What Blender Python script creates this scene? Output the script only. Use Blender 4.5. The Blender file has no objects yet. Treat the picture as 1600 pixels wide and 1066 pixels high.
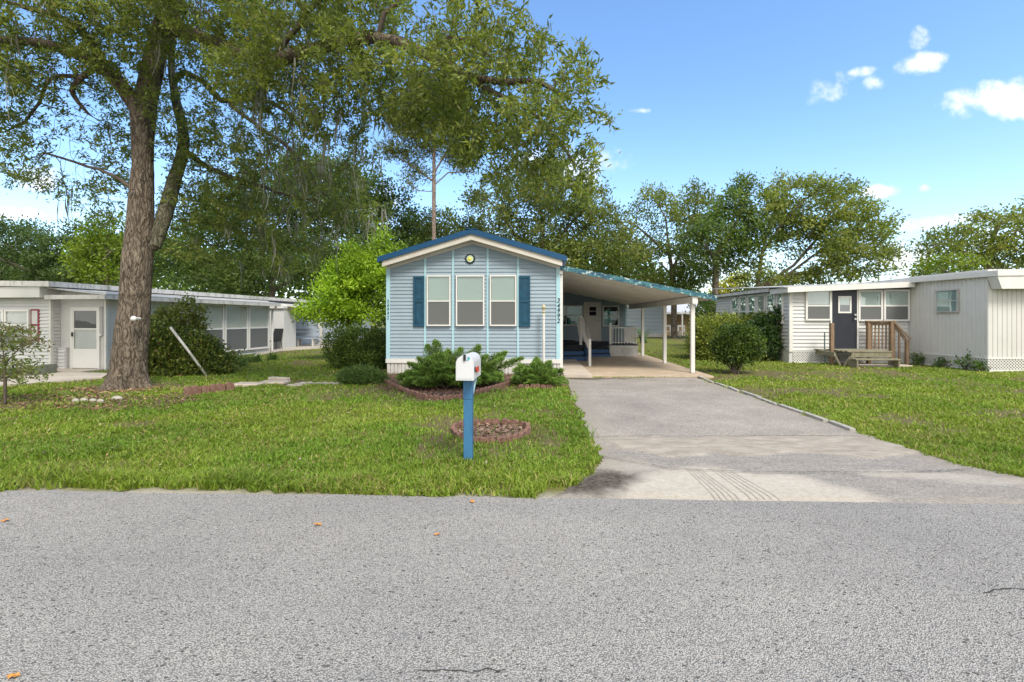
import bpy, math, random
import numpy as np
random.seed(7)
rng = np.random.default_rng(7)
R = math.radians
S = bpy.context.scene
COL = S.collection

# ------------------------------------------------------------------ camera
F = 755.0; HOR = 498.0; YAW = R(2.2); H = 1.5
cy_, sy_ = math.cos(YAW), math.sin(YAW)
cam = bpy.data.cameras.new('camera')
cam.sensor_width = 36; cam.lens = F * 36 / 1600; cam.shift_y = -(533 - HOR) / 1600
cam.clip_end = 3000; cam.clip_start = 0.05
co = bpy.data.objects.new('camera', cam); COL.objects.link(co)
co.location = (0, 0, H); co.rotation_euler = (R(90), 0, YAW)
S.camera = co

def ray(px, py):
    u = (px - 800) / F; v = (HOR - py) / F
    return u * cy_ - sy_, cy_ + u * sy_, v
def P(px, py, Y):                 # survey of the photograph: the point seen at (px, py) that stands at depth Y
    dx, dy, v = ray(px, py); t = Y / dy
    return (dx * t, Y, H + v * t)
def PXX(px, py, X):
    dx, dy, v = ray(px, py); t = X / dx
    return (X, dy * t, H + v * t)
def G(px, py, z=0.0):
    dx, dy, v = ray(px, py); t = (z - H) / v
    return (dx * t, dy * t, z)
def mpp(Y): return Y / F          # metres per photo pixel at depth Y (about)

# ------------------------------------------------------------------ scene graph
ROOTS = {}
def tag(o, label=None, cat=None, group=None, kind=None):
    if label: o['label'] = label
    if cat: o['category'] = cat
    if group: o['group'] = group
    if kind: o['kind'] = kind
    return o
def thing(name, label, cat, loc, rz=0.0, group=None):
    o = bpy.data.objects.new(name, None); COL.objects.link(o)
    o.location = loc; o.rotation_euler = (0, 0, rz); o.empty_display_size = 0.2
    return tag(o, label, cat, group)
def base_of(o):
    while o.parent: o = o.parent
    return o

class MB:
    def __init__(s, fn=None): s.v = []; s.f = []; s.fn = fn
    def add(s, vs, fs):
        n = len(s.v)
        s.v.extend([s.fn(*p) for p in vs] if s.fn else [tuple(p) for p in vs])
        s.f.extend([tuple(i + n for i in f) for f in fs]); return s
    def box(s, a0, a1, b0, b1, c0, c1):
        vs = [(a0,b0,c0),(a1,b0,c0),(a1,b1,c0),(a0,b1,c0),(a0,b0,c1),(a1,b0,c1),(a1,b1,c1),(a0,b1,c1)]
        return s.add(vs, [(0,3,2,1),(4,5,6,7),(0,1,5,4),(1,2,6,5),(2,3,7,6),(3,0,4,7)])
    def rbox(s, a0, a1, b0, b1, c0, c1, r):       # box with chamfered edges in every direction
        vs = []; xs = (a0, a1); ys = (b0, b1); zs = (c0, c1)
        sg = (1, -1); idx = {}
        for i in (0,1):
            for j in (0,1):
                for k in (0,1):
                    x, y, z = xs[i], ys[j], zs[k]
                    idx[i,j,k,0] = len(vs); vs.append((x, y + sg[j]*r, z + sg[k]*r))
                    idx[i,j,k,1] = len(vs); vs.append((x + sg[i]*r, y, z + sg[k]*r))
                    idx[i,j,k,2] = len(vs); vs.append((x + sg[i]*r, y + sg[j]*r, z))
        fs = []
        for i in (0,1):
            fs.append([idx[i,0,0,0], idx[i,1,0,0], idx[i,1,1,0], idx[i,0,1,0]][:: 1 if i else -1])
            fs.append([idx[0,i,0,1], idx[0,i,1,1], idx[1,i,1,1], idx[1,i,0,1]][:: 1 if i else -1])
            fs.append([idx[0,0,i,2], idx[1,0,i,2], idx[1,1,i,2], idx[0,1,i,2]][:: 1 if i else -1])
        for j in (0,1):
            for k in (0,1):
                fs.append([idx[0,j,k,1], idx[1,j,k,1], idx[1,j,k,2], idx[0,j,k,2]])
                fs.append([idx[j,0,k,0], idx[j,1,k,0], idx[j,1,k,2], idx[j,0,k,2]])
                fs.append([idx[j,k,0,0], idx[j,k,1,0], idx[j,k,1,1], idx[j,k,0,1]])
        for i in (0,1):
            for j in (0,1):
                for k in (0,1): fs.append([idx[i,j,k,0], idx[i,j,k,1], idx[i,j,k,2]])
        return s.add(vs, fs)
    def quad(s, *p): return s.add(p, [tuple(range(len(p)))])
    def beam(s, p0, p1, w, h, up=(0,0,1)):         # rectangular bar from p0 to p1
        p0 = np.array(p0, float); p1 = np.array(p1, float); d = p1 - p0; d /= np.linalg.norm(d)
        u = np.array(up, float); sd = np.cross(d, u)
        if np.linalg.norm(sd) < 1e-5: sd = np.cross(d, (0, 1, 0))
        sd /= np.linalg.norm(sd); u = np.cross(sd, d)
        vs = []
        for p in (p0, p1):
            for a, b in ((-1,-1),(1,-1),(1,1),(-1,1)): vs.append(tuple(p + sd*a*w/2 + u*b*h/2))
        return s.add(vs, [(0,1,2,3),(7,6,5,4),(0,4,5,1),(1,5,6,2),(2,6,7,3),(3,7,4,0)])
    def tube(s, pts, rad, n=8, caps=True):
        pts = np.array(pts, float); m = len(pts)
        if np.isscalar(rad): rad = [rad]*m
        d = np.gradient(pts, axis=0); d /= (np.linalg.norm(d, axis=1, keepdims=True) + 1e-9)
        ref = np.array((0.31, 0.17, 0.93)) if abs(d[0][2]) < 0.9 else np.array((1.0, 0.1, 0.0))
        a = np.cross(d[0], ref); a /= np.linalg.norm(a)
        vs = []
        ang = np.linspace(0, 2*math.pi, n, endpoint=False)
        for i in range(m):
            a = a - d[i]*np.dot(a, d[i]); a /= (np.linalg.norm(a) + 1e-9); b = np.cross(d[i], a)
            ring = pts[i] + rad[i]*(np.cos(ang)[:,None]*a + np.sin(ang)[:,None]*b)
            vs.extend(map(tuple, ring))
        fs = []
        for i in range(m-1):
            for k in range(n):
                k2 = (k+1) % n
                fs.append((i*n+k, i*n+k2, (i+1)*n+k2, (i+1)*n+k))
        if caps: fs.append(tuple(range(n))[::-1]); fs.append(tuple((m-1)*n + k for k in range(n)))
        return s.add(vs, fs)
    def lathe(s, c, prof, n=20):                    # prof: (r, z)
        vs = []; fs = []
        for r, z in prof:
            for k in range(n):
                a = 2*math.pi*k/n; vs.append((c[0] + r*math.cos(a), c[1] + r*math.sin(a), c[2] + z))
        for i in range(len(prof)-1):
            for k in range(n):
                k2 = (k+1) % n; fs.append((i*n+k, i*n+k2, (i+1)*n+k2, (i+1)*n+k))
        fs.append(tuple(range(n))[::-1]); fs.append(tuple((len(prof)-1)*n + k for k in range(n)))
        return s.add(vs, fs)
    def prism(s, poly, d):                          # poly: 3-D points, extruded by vector d
        n = len(poly); vs = [tuple(p) for p in poly] + [tuple(np.add(p, d)) for p in poly]
        fs = [tuple(range(n)), tuple(range(2*n-1, n-1, -1))]
        for i in range(n): fs.append((i, (i+1) % n, n + (i+1) % n, n + i))
        return s.add(vs, fs)
    def build(s, name, m, parent=None, smooth=False, loc=None):
        v = np.array(s.v, float).reshape(-1, 3)
        return link_mesh(name, v, s.f, m, parent, smooth, loc)

def to_local(v, parent, loc):
    if parent is not None:
        b = base_of(parent); v = v - np.array(b.location)
        a = -b.rotation_euler[2]
        if abs(a) > 1e-9:
            c, s_ = math.cos(a), math.sin(a)
            v = np.stack([v[:,0]*c - v[:,1]*s_, v[:,0]*s_ + v[:,1]*c, v[:,2]], 1)
    elif loc is not None: v = v - np.array(loc)
    return v
def link_mesh(name, v, f, m, parent=None, smooth=False, loc=None):
    v = to_local(v, parent, loc)
    me = bpy.data.meshes.new(name); me.from_pydata(v.tolist(), [], [list(x) for x in f]); me.validate(verbose=False); me.update()
    if smooth: me.polygons.foreach_set('use_smooth', [True]*len(me.polygons))
    me.materials.append(m)
    o = bpy.data.objects.new(name, me); COL.objects.link(o)
    if parent is not None: o.parent = parent
    elif loc is not None: o.location = loc
    return o
def fast_mesh(name, v, faces, m, parent=None, col=None, smooth=False, loc=None):   # faces: (n,k) array
    v = to_local(np.asarray(v, float), parent, loc)
    me = bpy.data.meshes.new(name); n, k = faces.shape
    me.vertices.add(len(v)); me.vertices.foreach_set('co', v.astype(np.float32).ravel())
    me.loops.add(n*k); me.loops.foreach_set('vertex_index', faces.astype(np.int32).ravel())
    me.polygons.add(n); me.polygons.foreach_set('loop_start', np.arange(0, n*k, k, dtype=np.int32))
    if smooth: me.polygons.foreach_set('use_smooth', np.ones(n, bool))
    me.update(calc_edges=True)
    if col is not None:
        for nm, c in (col.items() if isinstance(col, dict) else [('Col', col)]):
            if c.ndim == 1:
                at = me.attributes.new(nm, 'FLOAT', 'POINT'); at.data.foreach_set('value', c.astype(np.float32))
            else:
                at = me.attributes.new(nm, 'FLOAT_COLOR', 'POINT')
                at.data.foreach_set('color', np.concatenate([c, np.ones((len(c),1))], 1).astype(np.float32).ravel())
    me.materials.append(m)
    o = bpy.data.objects.new(name, me); COL.objects.link(o)
    if parent is not None: o.parent = parent
    elif loc is not None: o.location = loc
    return o

# ------------------------------------------------------------------ noise in numpy
def _hash(ix, iy, iz, seed):
    h = (ix*374761393 + iy*668265263 + iz*2147483647 + seed*1274126177) & 0xffffffff
    h = ((h ^ (h >> 13))*1274126177) & 0xffffffff
    return ((h ^ (h >> 16)) & 0xffff)/65535.0
def vnoise(p, scale, seed=0):
    p = np.asarray(p, float)*scale
    if p.shape[1] == 2: p = np.concatenate([p, np.zeros((len(p),1))], 1)
    i = np.floor(p).astype(np.int64); f = p - i; f = f*f*(3-2*f); out = 0
    for dx in (0,1):
        for dy in (0,1):
            for dz in (0,1):
                w = (f[:,0] if dx else 1-f[:,0])*(f[:,1] if dy else 1-f[:,1])*(f[:,2] if dz else 1-f[:,2])
                out = out + w*_hash(i[:,0]+dx, i[:,1]+dy, i[:,2]+dz, seed)
    return out
def fnoise(p, scale, seed=0, o=3):
    a = 0; w = 0
    for k in range(o): a = a + vnoise(p, scale*2**k, seed+k)*0.5**k; w += 0.5**k
    return a/w
def in_poly(pts, poly):
    x, y = pts[:,0], pts[:,1]; r = np.zeros(len(pts), bool); n = len(poly)
    for i in range(n):
        x0, y0 = poly[i][:2]; x1, y1 = poly[(i+1) % n][:2]
        c = ((y0 > y) != (y1 > y))
        with np.errstate(divide='ignore', invalid='ignore'):
            xi = (x1-x0)*(y-y0)/(y1-y0 + 1e-12) + x0
        r ^= c & (x < xi)
    return r
def poly_sd(pts, poly):           # signed distance, positive inside
    n = len(poly); d = np.full(len(pts), 1e9)
    for i in range(n):
        a = np.array(poly[i][:2]); b = np.array(poly[(i+1) % n][:2]); ab = b-a
        t = np.clip(((pts-a)@ab)/(ab@ab + 1e-12), 0, 1)
        d = np.minimum(d, np.linalg.norm(pts - a - t[:,None]*ab, axis=1))
    return np.where(in_poly(pts, poly), d, -d)
def sstep(x, a, b):
    t = np.clip((x-a)/(b-a), 0, 1); return t*t*(3-2*t)

# ------------------------------------------------------------------ materials
def nt(name):
    m = bpy.data.materials.new(name); m.use_nodes = True
    t = m.node_tree; t.nodes.clear(); out = t.nodes.new('ShaderNodeOutputMaterial')
    return m, t, out
class N:
    def __init__(s, t): s.t = t
    def __call__(s, kind, inputs=None, **kw):
        n = s.t.nodes.new('ShaderNode' + kind)
        for k, v in kw.items(): setattr(n, k, v)
        for k, v in (inputs or {}).items():
            sock = n.inputs[k]
            if isinstance(v, bpy.types.NodeSocket): s.t.links.new(v, sock)
            else: sock.default_value = v
        return n
    def link(s, a, b): s.t.links.new(a, b)
    def math(s, op, a, b=0.0, c=None, clamp=False):
        i = {0: a, 1: b}
        if c is not None: i[2] = c
        return s('Math', i, operation=op, use_clamp=clamp).outputs[0]
    def mix(s, fac, a, b, bt='MIX'):
        n = s('Mix', data_type='RGBA', blend_type=bt)
        for sock, v in ((n.inputs[0], fac), (n.inputs[6], a), (n.inputs[7], b)):
            if isinstance(v, bpy.types.NodeSocket): s.t.links.new(v, sock)
            else: sock.default_value = v if not isinstance(v, tuple) else (tuple(v) + (1,))[:4]
        return n.outputs[2]
    def ramp(s, fac, *stops):
        n = s('ValToRGB', {0: fac}); e = n.color_ramp.elements
        while len(e) < len(stops): e.new(0.5)
        for k, (p, c) in enumerate(stops):
            e[k].position = p; e[k].color = (c, c, c, 1) if not isinstance(c, tuple) else tuple(c) + (1,)
        return n.outputs[0]
def c3(c, k=1.0): return tuple(min(1.0, x*k) for x in c)

def mat(name, col, rough=0.6, var=0.12, scale=3.0, bump=0.0, bscale=40.0, metal=0.0, grime=0.0, grime_col=(0.12,0.11,0.08), stretch=(1,1,1), spec=0.4, mode='Object'):
    m, t, out = nt(name); n = N(t)
    tc = n('TexCoord').outputs[mode]
    mp = n('Mapping', {0: tc, 3: stretch}).outputs[0]
    nz = n('TexNoise', {'Vector': mp, 'Scale': scale, 'Detail': 5.0, 'Roughness': 0.62}).outputs[0]
    c = n.mix(n.ramp(nz, (0.3, 0.0), (0.7, 1.0)), c3(col, 1-var), c3(col, 1+var))
    if grime:
        g = n('TexNoise', {'Vector': n('Mapping', {0: tc, 1: (3.1, 7.7, 1.3), 3: (2.2, 2.2, 0.55)}).outputs[0], 'Scale': scale*0.9, 'Detail': 7.0, 'Roughness': 0.7}).outputs[0]
        c = n.mix(n.math('MULTIPLY', n.ramp(g, (0.5, 0.0), (0.72, 1.0)), grime), c, grime_col)
    b = n('BsdfPrincipled', {'Base Color': c, 'Roughness': rough, 'Metallic': metal, 'Specular IOR Level': spec})
    if bump:
        bz = n('TexNoise', {'Vector': mp, 'Scale': bscale, 'Detail': 4.0}).outputs[0]
        n.link(n('Bump', {'Strength': bump, 'Distance': 0.01, 'Height': bz}).outputs[0], b.inputs['Normal'])
    n.link(b.outputs[0], out.inputs[0])
    return m

def leaf_mat(name, trans=0.42, rough=0.5, spec=0.35, gain=1.0, tint=(0.96, 1.0, 1.22)):
    m, t, out = nt(name); n = N(t)
    a = n.mix(1.0, n('Attribute', attribute_name='Col').outputs[0], (gain*tint[0], gain*tint[1], gain*tint[2]), 'MULTIPLY')
    b = n('BsdfPrincipled', {'Base Color': a, 'Roughness': rough, 'Specular IOR Level': spec})
    tr = n('BsdfTranslucent', {'Color': n.mix(1.0, a, (1.5, 1.55, 0.75), 'MULTIPLY')})
    n.link(n('MixShader', {0: trans, 1: b.outputs[0], 2: tr.outputs[0]}).outputs[0], out.inputs[0])
    return m
def glass_mat(name, tint=(0.85,0.9,0.9), base=0.05, amt=0.45):
    m, t, out = nt(name); n = N(t)
    fr = n.math('ADD', n.math('MULTIPLY', n('LayerWeight', {0: 0.35}).outputs[1], amt), base, clamp=True)
    nz = n('TexNoise', {'Vector': n('TexCoord').outputs['Object'], 'Scale': 1.7, 'Detail': 1.0}).outputs[0]
    bp = n('Bump', {'Strength': 0.06, 'Distance': 0.05, 'Height': nz}).outputs[0]
    g = n('BsdfGlossy', {'Color': (1,1,1,1), 'Roughness': 0.015, 'Normal': bp})
    tr = n('BsdfTransparent', {'Color': tint + (1,)})
    n.link(n('MixShader', {0: fr, 1: tr.outputs[0], 2: g.outputs[0]}).outputs[0], out.inputs[0])
    return m
def mesh_screen_mat(name, col, op):
    m, t, out = nt(name); n = N(t)
    d = n('BsdfDiffuse', {'Color': col + (1,)}); tr = n('BsdfTransparent')
    n.link(n('MixShader', {0: op, 1: tr.outputs[0], 2: d.outputs[0]}).outputs[0], out.inputs[0])
    return m
def blind_mat(name, col, pitch):
    m, t, out = nt(name); n = N(t)
    w = n('TexWave', {'Vector': n('TexCoord').outputs['Object'], 'Scale': 2*math.pi/(20*pitch), 'Distortion': 0.0}, bands_direction='Z', wave_profile='SAW').outputs[1]
    c = n.mix(n.ramp(w, (0.0, 0.0), (0.18, 1.0)), c3(col, 0.72), col)
    b = n('BsdfPrincipled', {'Base Color': c, 'Roughness': 0.6})
    n.link(n('Bump', {'Strength': 0.4, 'Distance': 0.004, 'Height': w}).outputs[0], b.inputs['Normal'])
    n.link(b.outputs[0], out.inputs[0]); return m

M = {}
M['siding'] = mat('blue_vinyl', (0.25,0.318,0.372), 0.55, 0.05, 1.2, grime=0.25, grime_col=(0.2,0.25,0.27))
M['trim_blue'] = mat('light_blue_trim', (0.33,0.52,0.58), 0.5, 0.05)
M['roof_blue'] = mat('blue_metal', (0.004,0.058,0.145), 0.45, 0.12, 2.0)
M['shutter'] = mat('teal_shutter', (0.004,0.054,0.098), 0.5, 0.25, 6.0)
M['white'] = mat('white_paint', (0.60,0.59,0.56), 0.5, 0.05, 2.0, grime=0.3, grime_col=(0.42,0.42,0.38))
M['white_clean'] = mat('white_frame', (0.64,0.63,0.60), 0.45, 0.03)
M['white_dirty'] = mat('weathered_white', (0.52,0.51,0.48), 0.6, 0.10, 3.0, grime=0.9, grime_col=(0.16,0.16,0.13))
M['fascia'] = mat('cream_fascia', (0.54,0.51,0.45), 0.6, 0.06, 2.0, grime=0.3, grime_col=(0.4,0.37,0.3))
M['white_siding'] = mat('white_vinyl', (0.53,0.53,0.52), 0.55, 0.05, 1.3, grime=0.25, grime_col=(0.42,0.42,0.38))
M['white_panel'] = mat('white_panel', (0.52,0.515,0.495), 0.55, 0.05, 1.3, grime=0.3, grime_col=(0.42,0.42,0.38))
M['skirt'] = mat('skirting_panel', (0.50,0.49,0.465), 0.6, 0.08, 3.0, grime=0.7, grime_col=(0.28,0.24,0.17))
M['glass'] = glass_mat('window_glass')
M['glass_teal'] = glass_mat('porch_glass', (0.6,0.8,0.78), 0.03, 0.2)
M['glass_low'] = glass_mat('matt_glass', (0.9,0.92,0.92), 0.02, 0.15)
M['screen'] = mesh_screen_mat('insect_screen', (0.17,0.175,0.175), 0.72)
M['blind'] = blind_mat('blind_slats', (0.48,0.52,0.47), 0.03)
M['blind_cream'] = blind_mat('cream_blind', (0.70,0.67,0.58), 0.03)
M['blind_white'] = blind_mat('white_blind', (0.58,0.58,0.54), 0.03)
M['dark'] = mat('dark_room', (0.012,0.013,0.015), 0.8, 0.2)
M['black'] = mat('black_metal', (0.015,0.016,0.02), 0.45, 0.1)
M['door_white'] = mat('door_white', (0.58,0.56,0.50), 0.5, 0.04)
M['door_dark'] = mat('charcoal_door', (0.018,0.021,0.03), 0.4, 0.12, 4.0)
M['step_blue'] = mat('blue_step_paint', (0.02,0.075,0.19), 0.55, 0.2, 5.0)
M['step_top'] = mat('dark_tread', (0.02,0.024,0.032), 0.8, 0.2, 8.0)
M['post_blue'] = mat('blue_post_paint', (0.035,0.135,0.26), 0.5, 0.14, 8.0, bump=0.15, bscale=30, stretch=(4,4,0.6))
M['mail'] = mat('mailbox_white', (0.52,0.53,0.54), 0.35, 0.03, 8.0, grime=0.25, grime_col=(0.5,0.5,0.48))
M['red'] = mat('red_flag', (0.62,0.07,0.03), 0.5, 0.1)
M['cyan'] = mat('cyan_sticker', (0.02,0.32,0.40), 0.4, 0.1)
M['brick'] = mat('red_edging', (0.175,0.092,0.068), 0.9, 0.4, 14.0, bump=0.6, bscale=60, grime=0.6, grime_col=(0.2,0.16,0.11))
M['stone'] = mat('grey_stone', (0.34,0.32,0.28), 0.9, 0.25, 12.0, bump=0.6, bscale=50, grime=0.5)
M['paver'] = mat('pale_paver', (0.42,0.36,0.30), 0.9, 0.15, 8.0, bump=0.4, bscale=60, grime=0.5, grime_col=(0.18,0.14,0.1))
M['wood'] = mat('weathered_wood', (0.20,0.135,0.085), 0.85, 0.35, 5.0, bump=0.5, bscale=25, stretch=(6,6,0.7), grime=0.5, grime_col=(0.09,0.085,0.05))
M['wood_grey'] = mat('mossy_plank', (0.21,0.19,0.13), 0.9, 0.3, 5.0, bump=0.5, bscale=25, stretch=(0.7,6,6), grime=0.7, grime_col=(0.08,0.09,0.04))
M['timber_green'] = mat('mossy_timber', (0.22,0.23,0.17), 0.9, 0.3, 4.0, bump=0.4, bscale=25, grime=0.5)
M['burgundy'] = mat('burgundy_shutter', (0.22,0.03,0.05), 0.5, 0.15)
M['ac'] = mat('grey_appliance', (0.33,0.33,0.32), 0.5, 0.1)
M['metal_roof'] = mat('white_metal_roof', (0.54,0.54,0.54), 0.35, 0.08, 1.0, grime=0.5, grime_col=(0.3,0.3,0.28))
M['roof_grey'] = mat('grey_roll_roof', (0.42,0.42,0.41), 0.7, 0.12, 2.0, grime=0.5, grime_col=(0.2,0.2,0.18))
M['soffit'] = mat('carport_soffit', (0.66,0.64,0.60), 0.6, 0.08, 1.0, grime=0.3, grime_col=(0.38,0.35,0.3))
M['grey_siding'] = mat('grey_blue_siding', (0.33,0.38,0.44), 0.6, 0.06, 1.0)
M['tan'] = mat('tan_wall', (0.28,0.19,0.10), 0.8, 0.2, 1.0)
M['brass'] = mat('old_brass', (0.45,0.39,0.24), 0.4, 0.2, 10.0)
M['yellow'] = mat('yellow_face', (0.70,0.62,0.10), 0.5, 0.15, 9.0)
M['pale_face'] = mat('pale_green_face', (0.5,0.62,0.42), 0.5, 0.1)
M['steel'] = mat('steel', (0.55,0.55,0.53), 0.3, 0.05, metal=0.8)
M['green_post'] = mat('green_grey_post', (0.13,0.19,0.20), 0.5, 0.15)
M['teal_fabric'] = mat('teal_curtain', (0.01,0.25,0.26), 0.8, 0.3, 5.0)
M['curtain'] = mat('pale_curtain', (0.42,0.50,0.47), 0.8, 0.12, 4.0)
M['leaf'] = leaf_mat('leaves', gain=1.25)
M['needle'] = leaf_mat('needles', 0.2, 0.6, gain=1.15)
M['grassblade'] = leaf_mat('grass_blades', 0.3, 0.55, 0.25, gain=1.0, tint=(1.0, 1.0, 0.95))
M['litter'] = leaf_mat('dead_leaves', 0.1, 0.7, 0.2)
M['moss'] = leaf_mat('moss_strands', 0.25, 0.9, 0.1)

def bark_mat(name, dark, light, scale=9.0, zs=0.28, bump=1.0):
    m, t, out = nt(name); n = N(t)
    tc = n('TexCoord').outputs['Object']
    wob = n('TexNoise', {'Vector': tc, 'Scale': 2.5, 'Detail': 3.0}).outputs[1]
    v = n.mix(0.2, tc, wob)
    mp = n('Mapping', {0: v, 3: (1, 1, zs)}).outputs[0]
    vo = n('TexVoronoi', {'Vector': mp, 'Scale': scale*2.6}, feature='DISTANCE_TO_EDGE').outputs[0]
    rg = n('TexNoise', {'Vector': n('Mapping', {0: v, 3: (1, 1, zs*0.55)}).outputs[0], 'Scale': scale*2.4, 'Detail': 5.0, 'Roughness': 0.6}).outputs[0]
    rg = n.ramp(n.math('ABSOLUTE', n.math('SUBTRACT', rg, 0.5)), (0.0, 0.0), (0.16, 1.0))
    nz = n('TexNoise', {'Vector': mp, 'Scale': scale*3, 'Detail': 6.0, 'Roughness': 0.7}).outputs[0]
    h = n.math('ADD', n.math('ADD', n.math('MULTIPLY', n.ramp(vo, (0.0, 0.0), (0.3, 1.0)), 0.4), n.math('MULTIPLY', rg, 0.6)), n.math('MULTIPLY', nz, 0.8))
    c = n.mix(n.ramp(h, (0.45, 0.0), (1.0, 1.0)), dark, light)
    lich = n('TexNoise', {'Vector': tc, 'Scale': 3.0, 'Detail': 6.0, 'Roughness': 0.7}).outputs[0]
    c = n.mix(n.math('MULTIPLY', n.ramp(lich, (0.55, 0.0), (0.75, 1.0)), 0.45), c, c3(light, 1.35))
    b = n('BsdfPrincipled', {'Base Color': c, 'Roughness': 0.95, 'Specular IOR Level': 0.15})
    n.link(n('Bump', {'Strength': bump, 'Distance': 0.035, 'Height': h}).outputs[0], b.inputs['Normal'])
    n.link(b.outputs[0], out.inputs[0]); return m
M['bark'] = bark_mat('oak_bark', (0.05,0.038,0.028), (0.24,0.195,0.15), 9.0, 0.2)
M['bark_moss'] = bark_mat('mossy_bark', (0.055,0.052,0.034), (0.20,0.19,0.13), 9.0, 0.25)
M['bark_far'] = bark_mat('tree_bark', (0.06,0.05,0.04), (0.19,0.16,0.125), 4.0, 0.4, 0.6)
M['bark_pine'] = bark_mat('pine_bark', (0.10,0.075,0.06), (0.27,0.21,0.17), 5.0, 0.5, 0.6)
M['twig'] = mat('twig', (0.10,0.08,0.06), 0.9, 0.25, 6.0)

def lap(mb, fn, a0, a1, z0, z1, pitch=0.1, out=0.014, bounds=None):
    out *= 1.6
    _lap(mb, fn, a0, a1, z0, z1, pitch, out, bounds)
def _lap(mb, fn, a0, a1, z0, z1, pitch, out, bounds):
    """courses of lap siding on the plane given by fn(a, out, z)"""
    z = z0
    while z < z1 - 1e-4:
        zt = min(z + pitch, z1)
        l0, r0 = bounds(z) if bounds else (a0, a1)
        l1, r1 = bounds(zt) if bounds else (a0, a1)
        if r0 - l0 > 0.01:
            zz = z + pitch*0.14
            mb.quad(fn(l0, out, z), fn(r0, out, z), fn(r0, out*1.05, zz), fn(l0, out*1.05, zz))
            mb.quad(fn(l0, out*1.05, zz), fn(r0, out*1.05, zz), fn(r1, 0.0, zt), fn(l1, 0.0, zt))
            mb.quad(fn(l0, 0.0, z), fn(r0, 0.0, z), fn(r0, out, z), fn(l0, out, z))
        z = zt
def fbox(mb, fn, a0, a1, o0, o1, z0, z1):
    vs = [fn(*p) for p in ((a0,o0,z0),(a1,o0,z0),(a1,o1,z0),(a0,o1,z0),(a0,o0,z1),(a1,o0,z1),(a1,o1,z1),(a0,o1,z1))]
    mb.add(vs, [(0,3,2,1),(4,5,6,7),(0,1,5,4),(1,2,6,5),(2,3,7,6),(3,0,4,7)])
def window(root, fn, a0, a1, z0, z1, mid=0.5, fw=0.05, frame='white_clean', blind='blind', blind_to=0.0, screen=True, glass='glass', dep=0.06, vert=None):
    fn_ = fn; fn = lambda a, o, z: fn_(a, o + 0.02, z)
    m = MB()
    fbox(m, fn, a0, a0+fw, 0.0, dep, z0, z1); fbox(m, fn, a1-fw, a1, 0.0, dep, z0, z1)
    fbox(m, fn, a0+fw, a1-fw, 0.0, dep, z1-fw, z1); fbox(m, fn, a0+fw, a1-fw, 0.0, dep+0.012, z0, z0+fw)
    zm = z0 + (z1-z0)*mid
    if mid: fbox(m, fn, a0+fw, a1-fw, 0.012, dep-0.008, zm-fw*0.42, zm+fw*0.42)
    if vert:
        for q in vert: fbox(m, fn, q-fw*0.4, q+fw*0.4, 0.012, dep-0.008, z0+fw, z1-fw)
    w = m.build('window', M[frame], root)
    b = MB(); fbox(b, fn, a0+fw, a1-fw, 0.016, 0.019, z0+fw, z1-fw); b.build('dark_interior', M['dark'], w)
    if blind:
        zb = z0 + fw + (z1-z0-2*fw)*blind_to
        b = MB(); fbox(b, fn, a0+fw+0.008, a1-fw-0.008, 0.022, 0.025, zb, z1-fw); b.build('blind', M[blind], w)
    if screen and mid:
        b = MB(); fbox(b, fn, a0+fw, a1-fw, dep-0.022, dep-0.021, z0+fw, zm-fw*0.42); b.build('screen', M['screen'], w)
    b = MB(); fbox(b, fn, a0+fw, a1-fw, 0.031, 0.034, z0+fw, z1-fw); b.build('pane', M[glass], w)
    return w
def text_part(name, body, m, parent, loc, size, rot=(math.pi/2,0,0), extrude=0.004, space=1.0, xs=1.0, align='CENTER', line=0.9, shear=0.0):
    c = bpy.data.curves.new(name, 'FONT'); c.body = body; c.size = size; c.extrude = extrude; c.offset = 0.003
    c.align_x = align; c.align_y = 'CENTER'; c.space_line = line; c.shear = shear
    c.materials.append(m); o = bpy.data.objects.new(name, c); COL.objects.link(o); o.parent = parent
    b = base_of(parent); o.location = tuple(np.array(loc) - np.array(b.location)); o.rotation_euler = rot; o.scale = (xs, 1, 1)
    bpy.context.view_layer.update()
    me = bpy.data.meshes.new_from_object(o.evaluated_get(bpy.context.evaluated_depsgraph_get())); q = bpy.data.objects.new(name, me); COL.objects.link(q)
    q.parent = parent; q.location = o.location; q.rotation_euler = rot; q.scale = o.scale; bpy.data.objects.remove(o); q.name = name
    return q
# ================================================================== the blue mobile home
HY = 13.0                                    # depth of its street end
hx0 = P(605, 500, HY)[0]; hx1 = P(874, 500, HY)[0]; hcx = (hx0 + hx1)/2
zeave = P(740, 411, HY)[2] + 0.02; zridge = P(736, 371, HY)[2] + 0.05
home = thing('mobile_home', 'light blue sided mobile home with blue metal gable roof and teal shutters', 'mobile home', (hcx, HY, 0))
ff = lambda a, o, z: (a, HY - o, z)          # street end
HL = 14.5
slope = (zridge - zeave)/((hx1 - hx0)/2)
def hb(z):
    if z <= zeave: return hx0, hx1
    k = (z - zeave)/slope; return hx0 + k, hx1 - k
zb = 0.40
m = MB()
m.prism([(hx0, HY, 0.36), (hx1, HY, 0.36), (hx1, HY, zeave), (hcx, HY, zridge), (hx0, HY, zeave)], (0, HL, 0))
lap(m, ff, hx0, hx1, zb, zridge, 0.098, 0.011, hb)
fl = lambda a, o, z: (hx0 - o, a, z); fr_ = lambda a, o, z: (hx1 + o, a, z)
lap(m, fl, HY, HY+HL, zb, zeave, 0.098, 0.011); lap(m, fr_, HY, HY+HL, zb, zeave, 0.098, 0.011)
m.build('wall', M['siding'], home)
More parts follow.
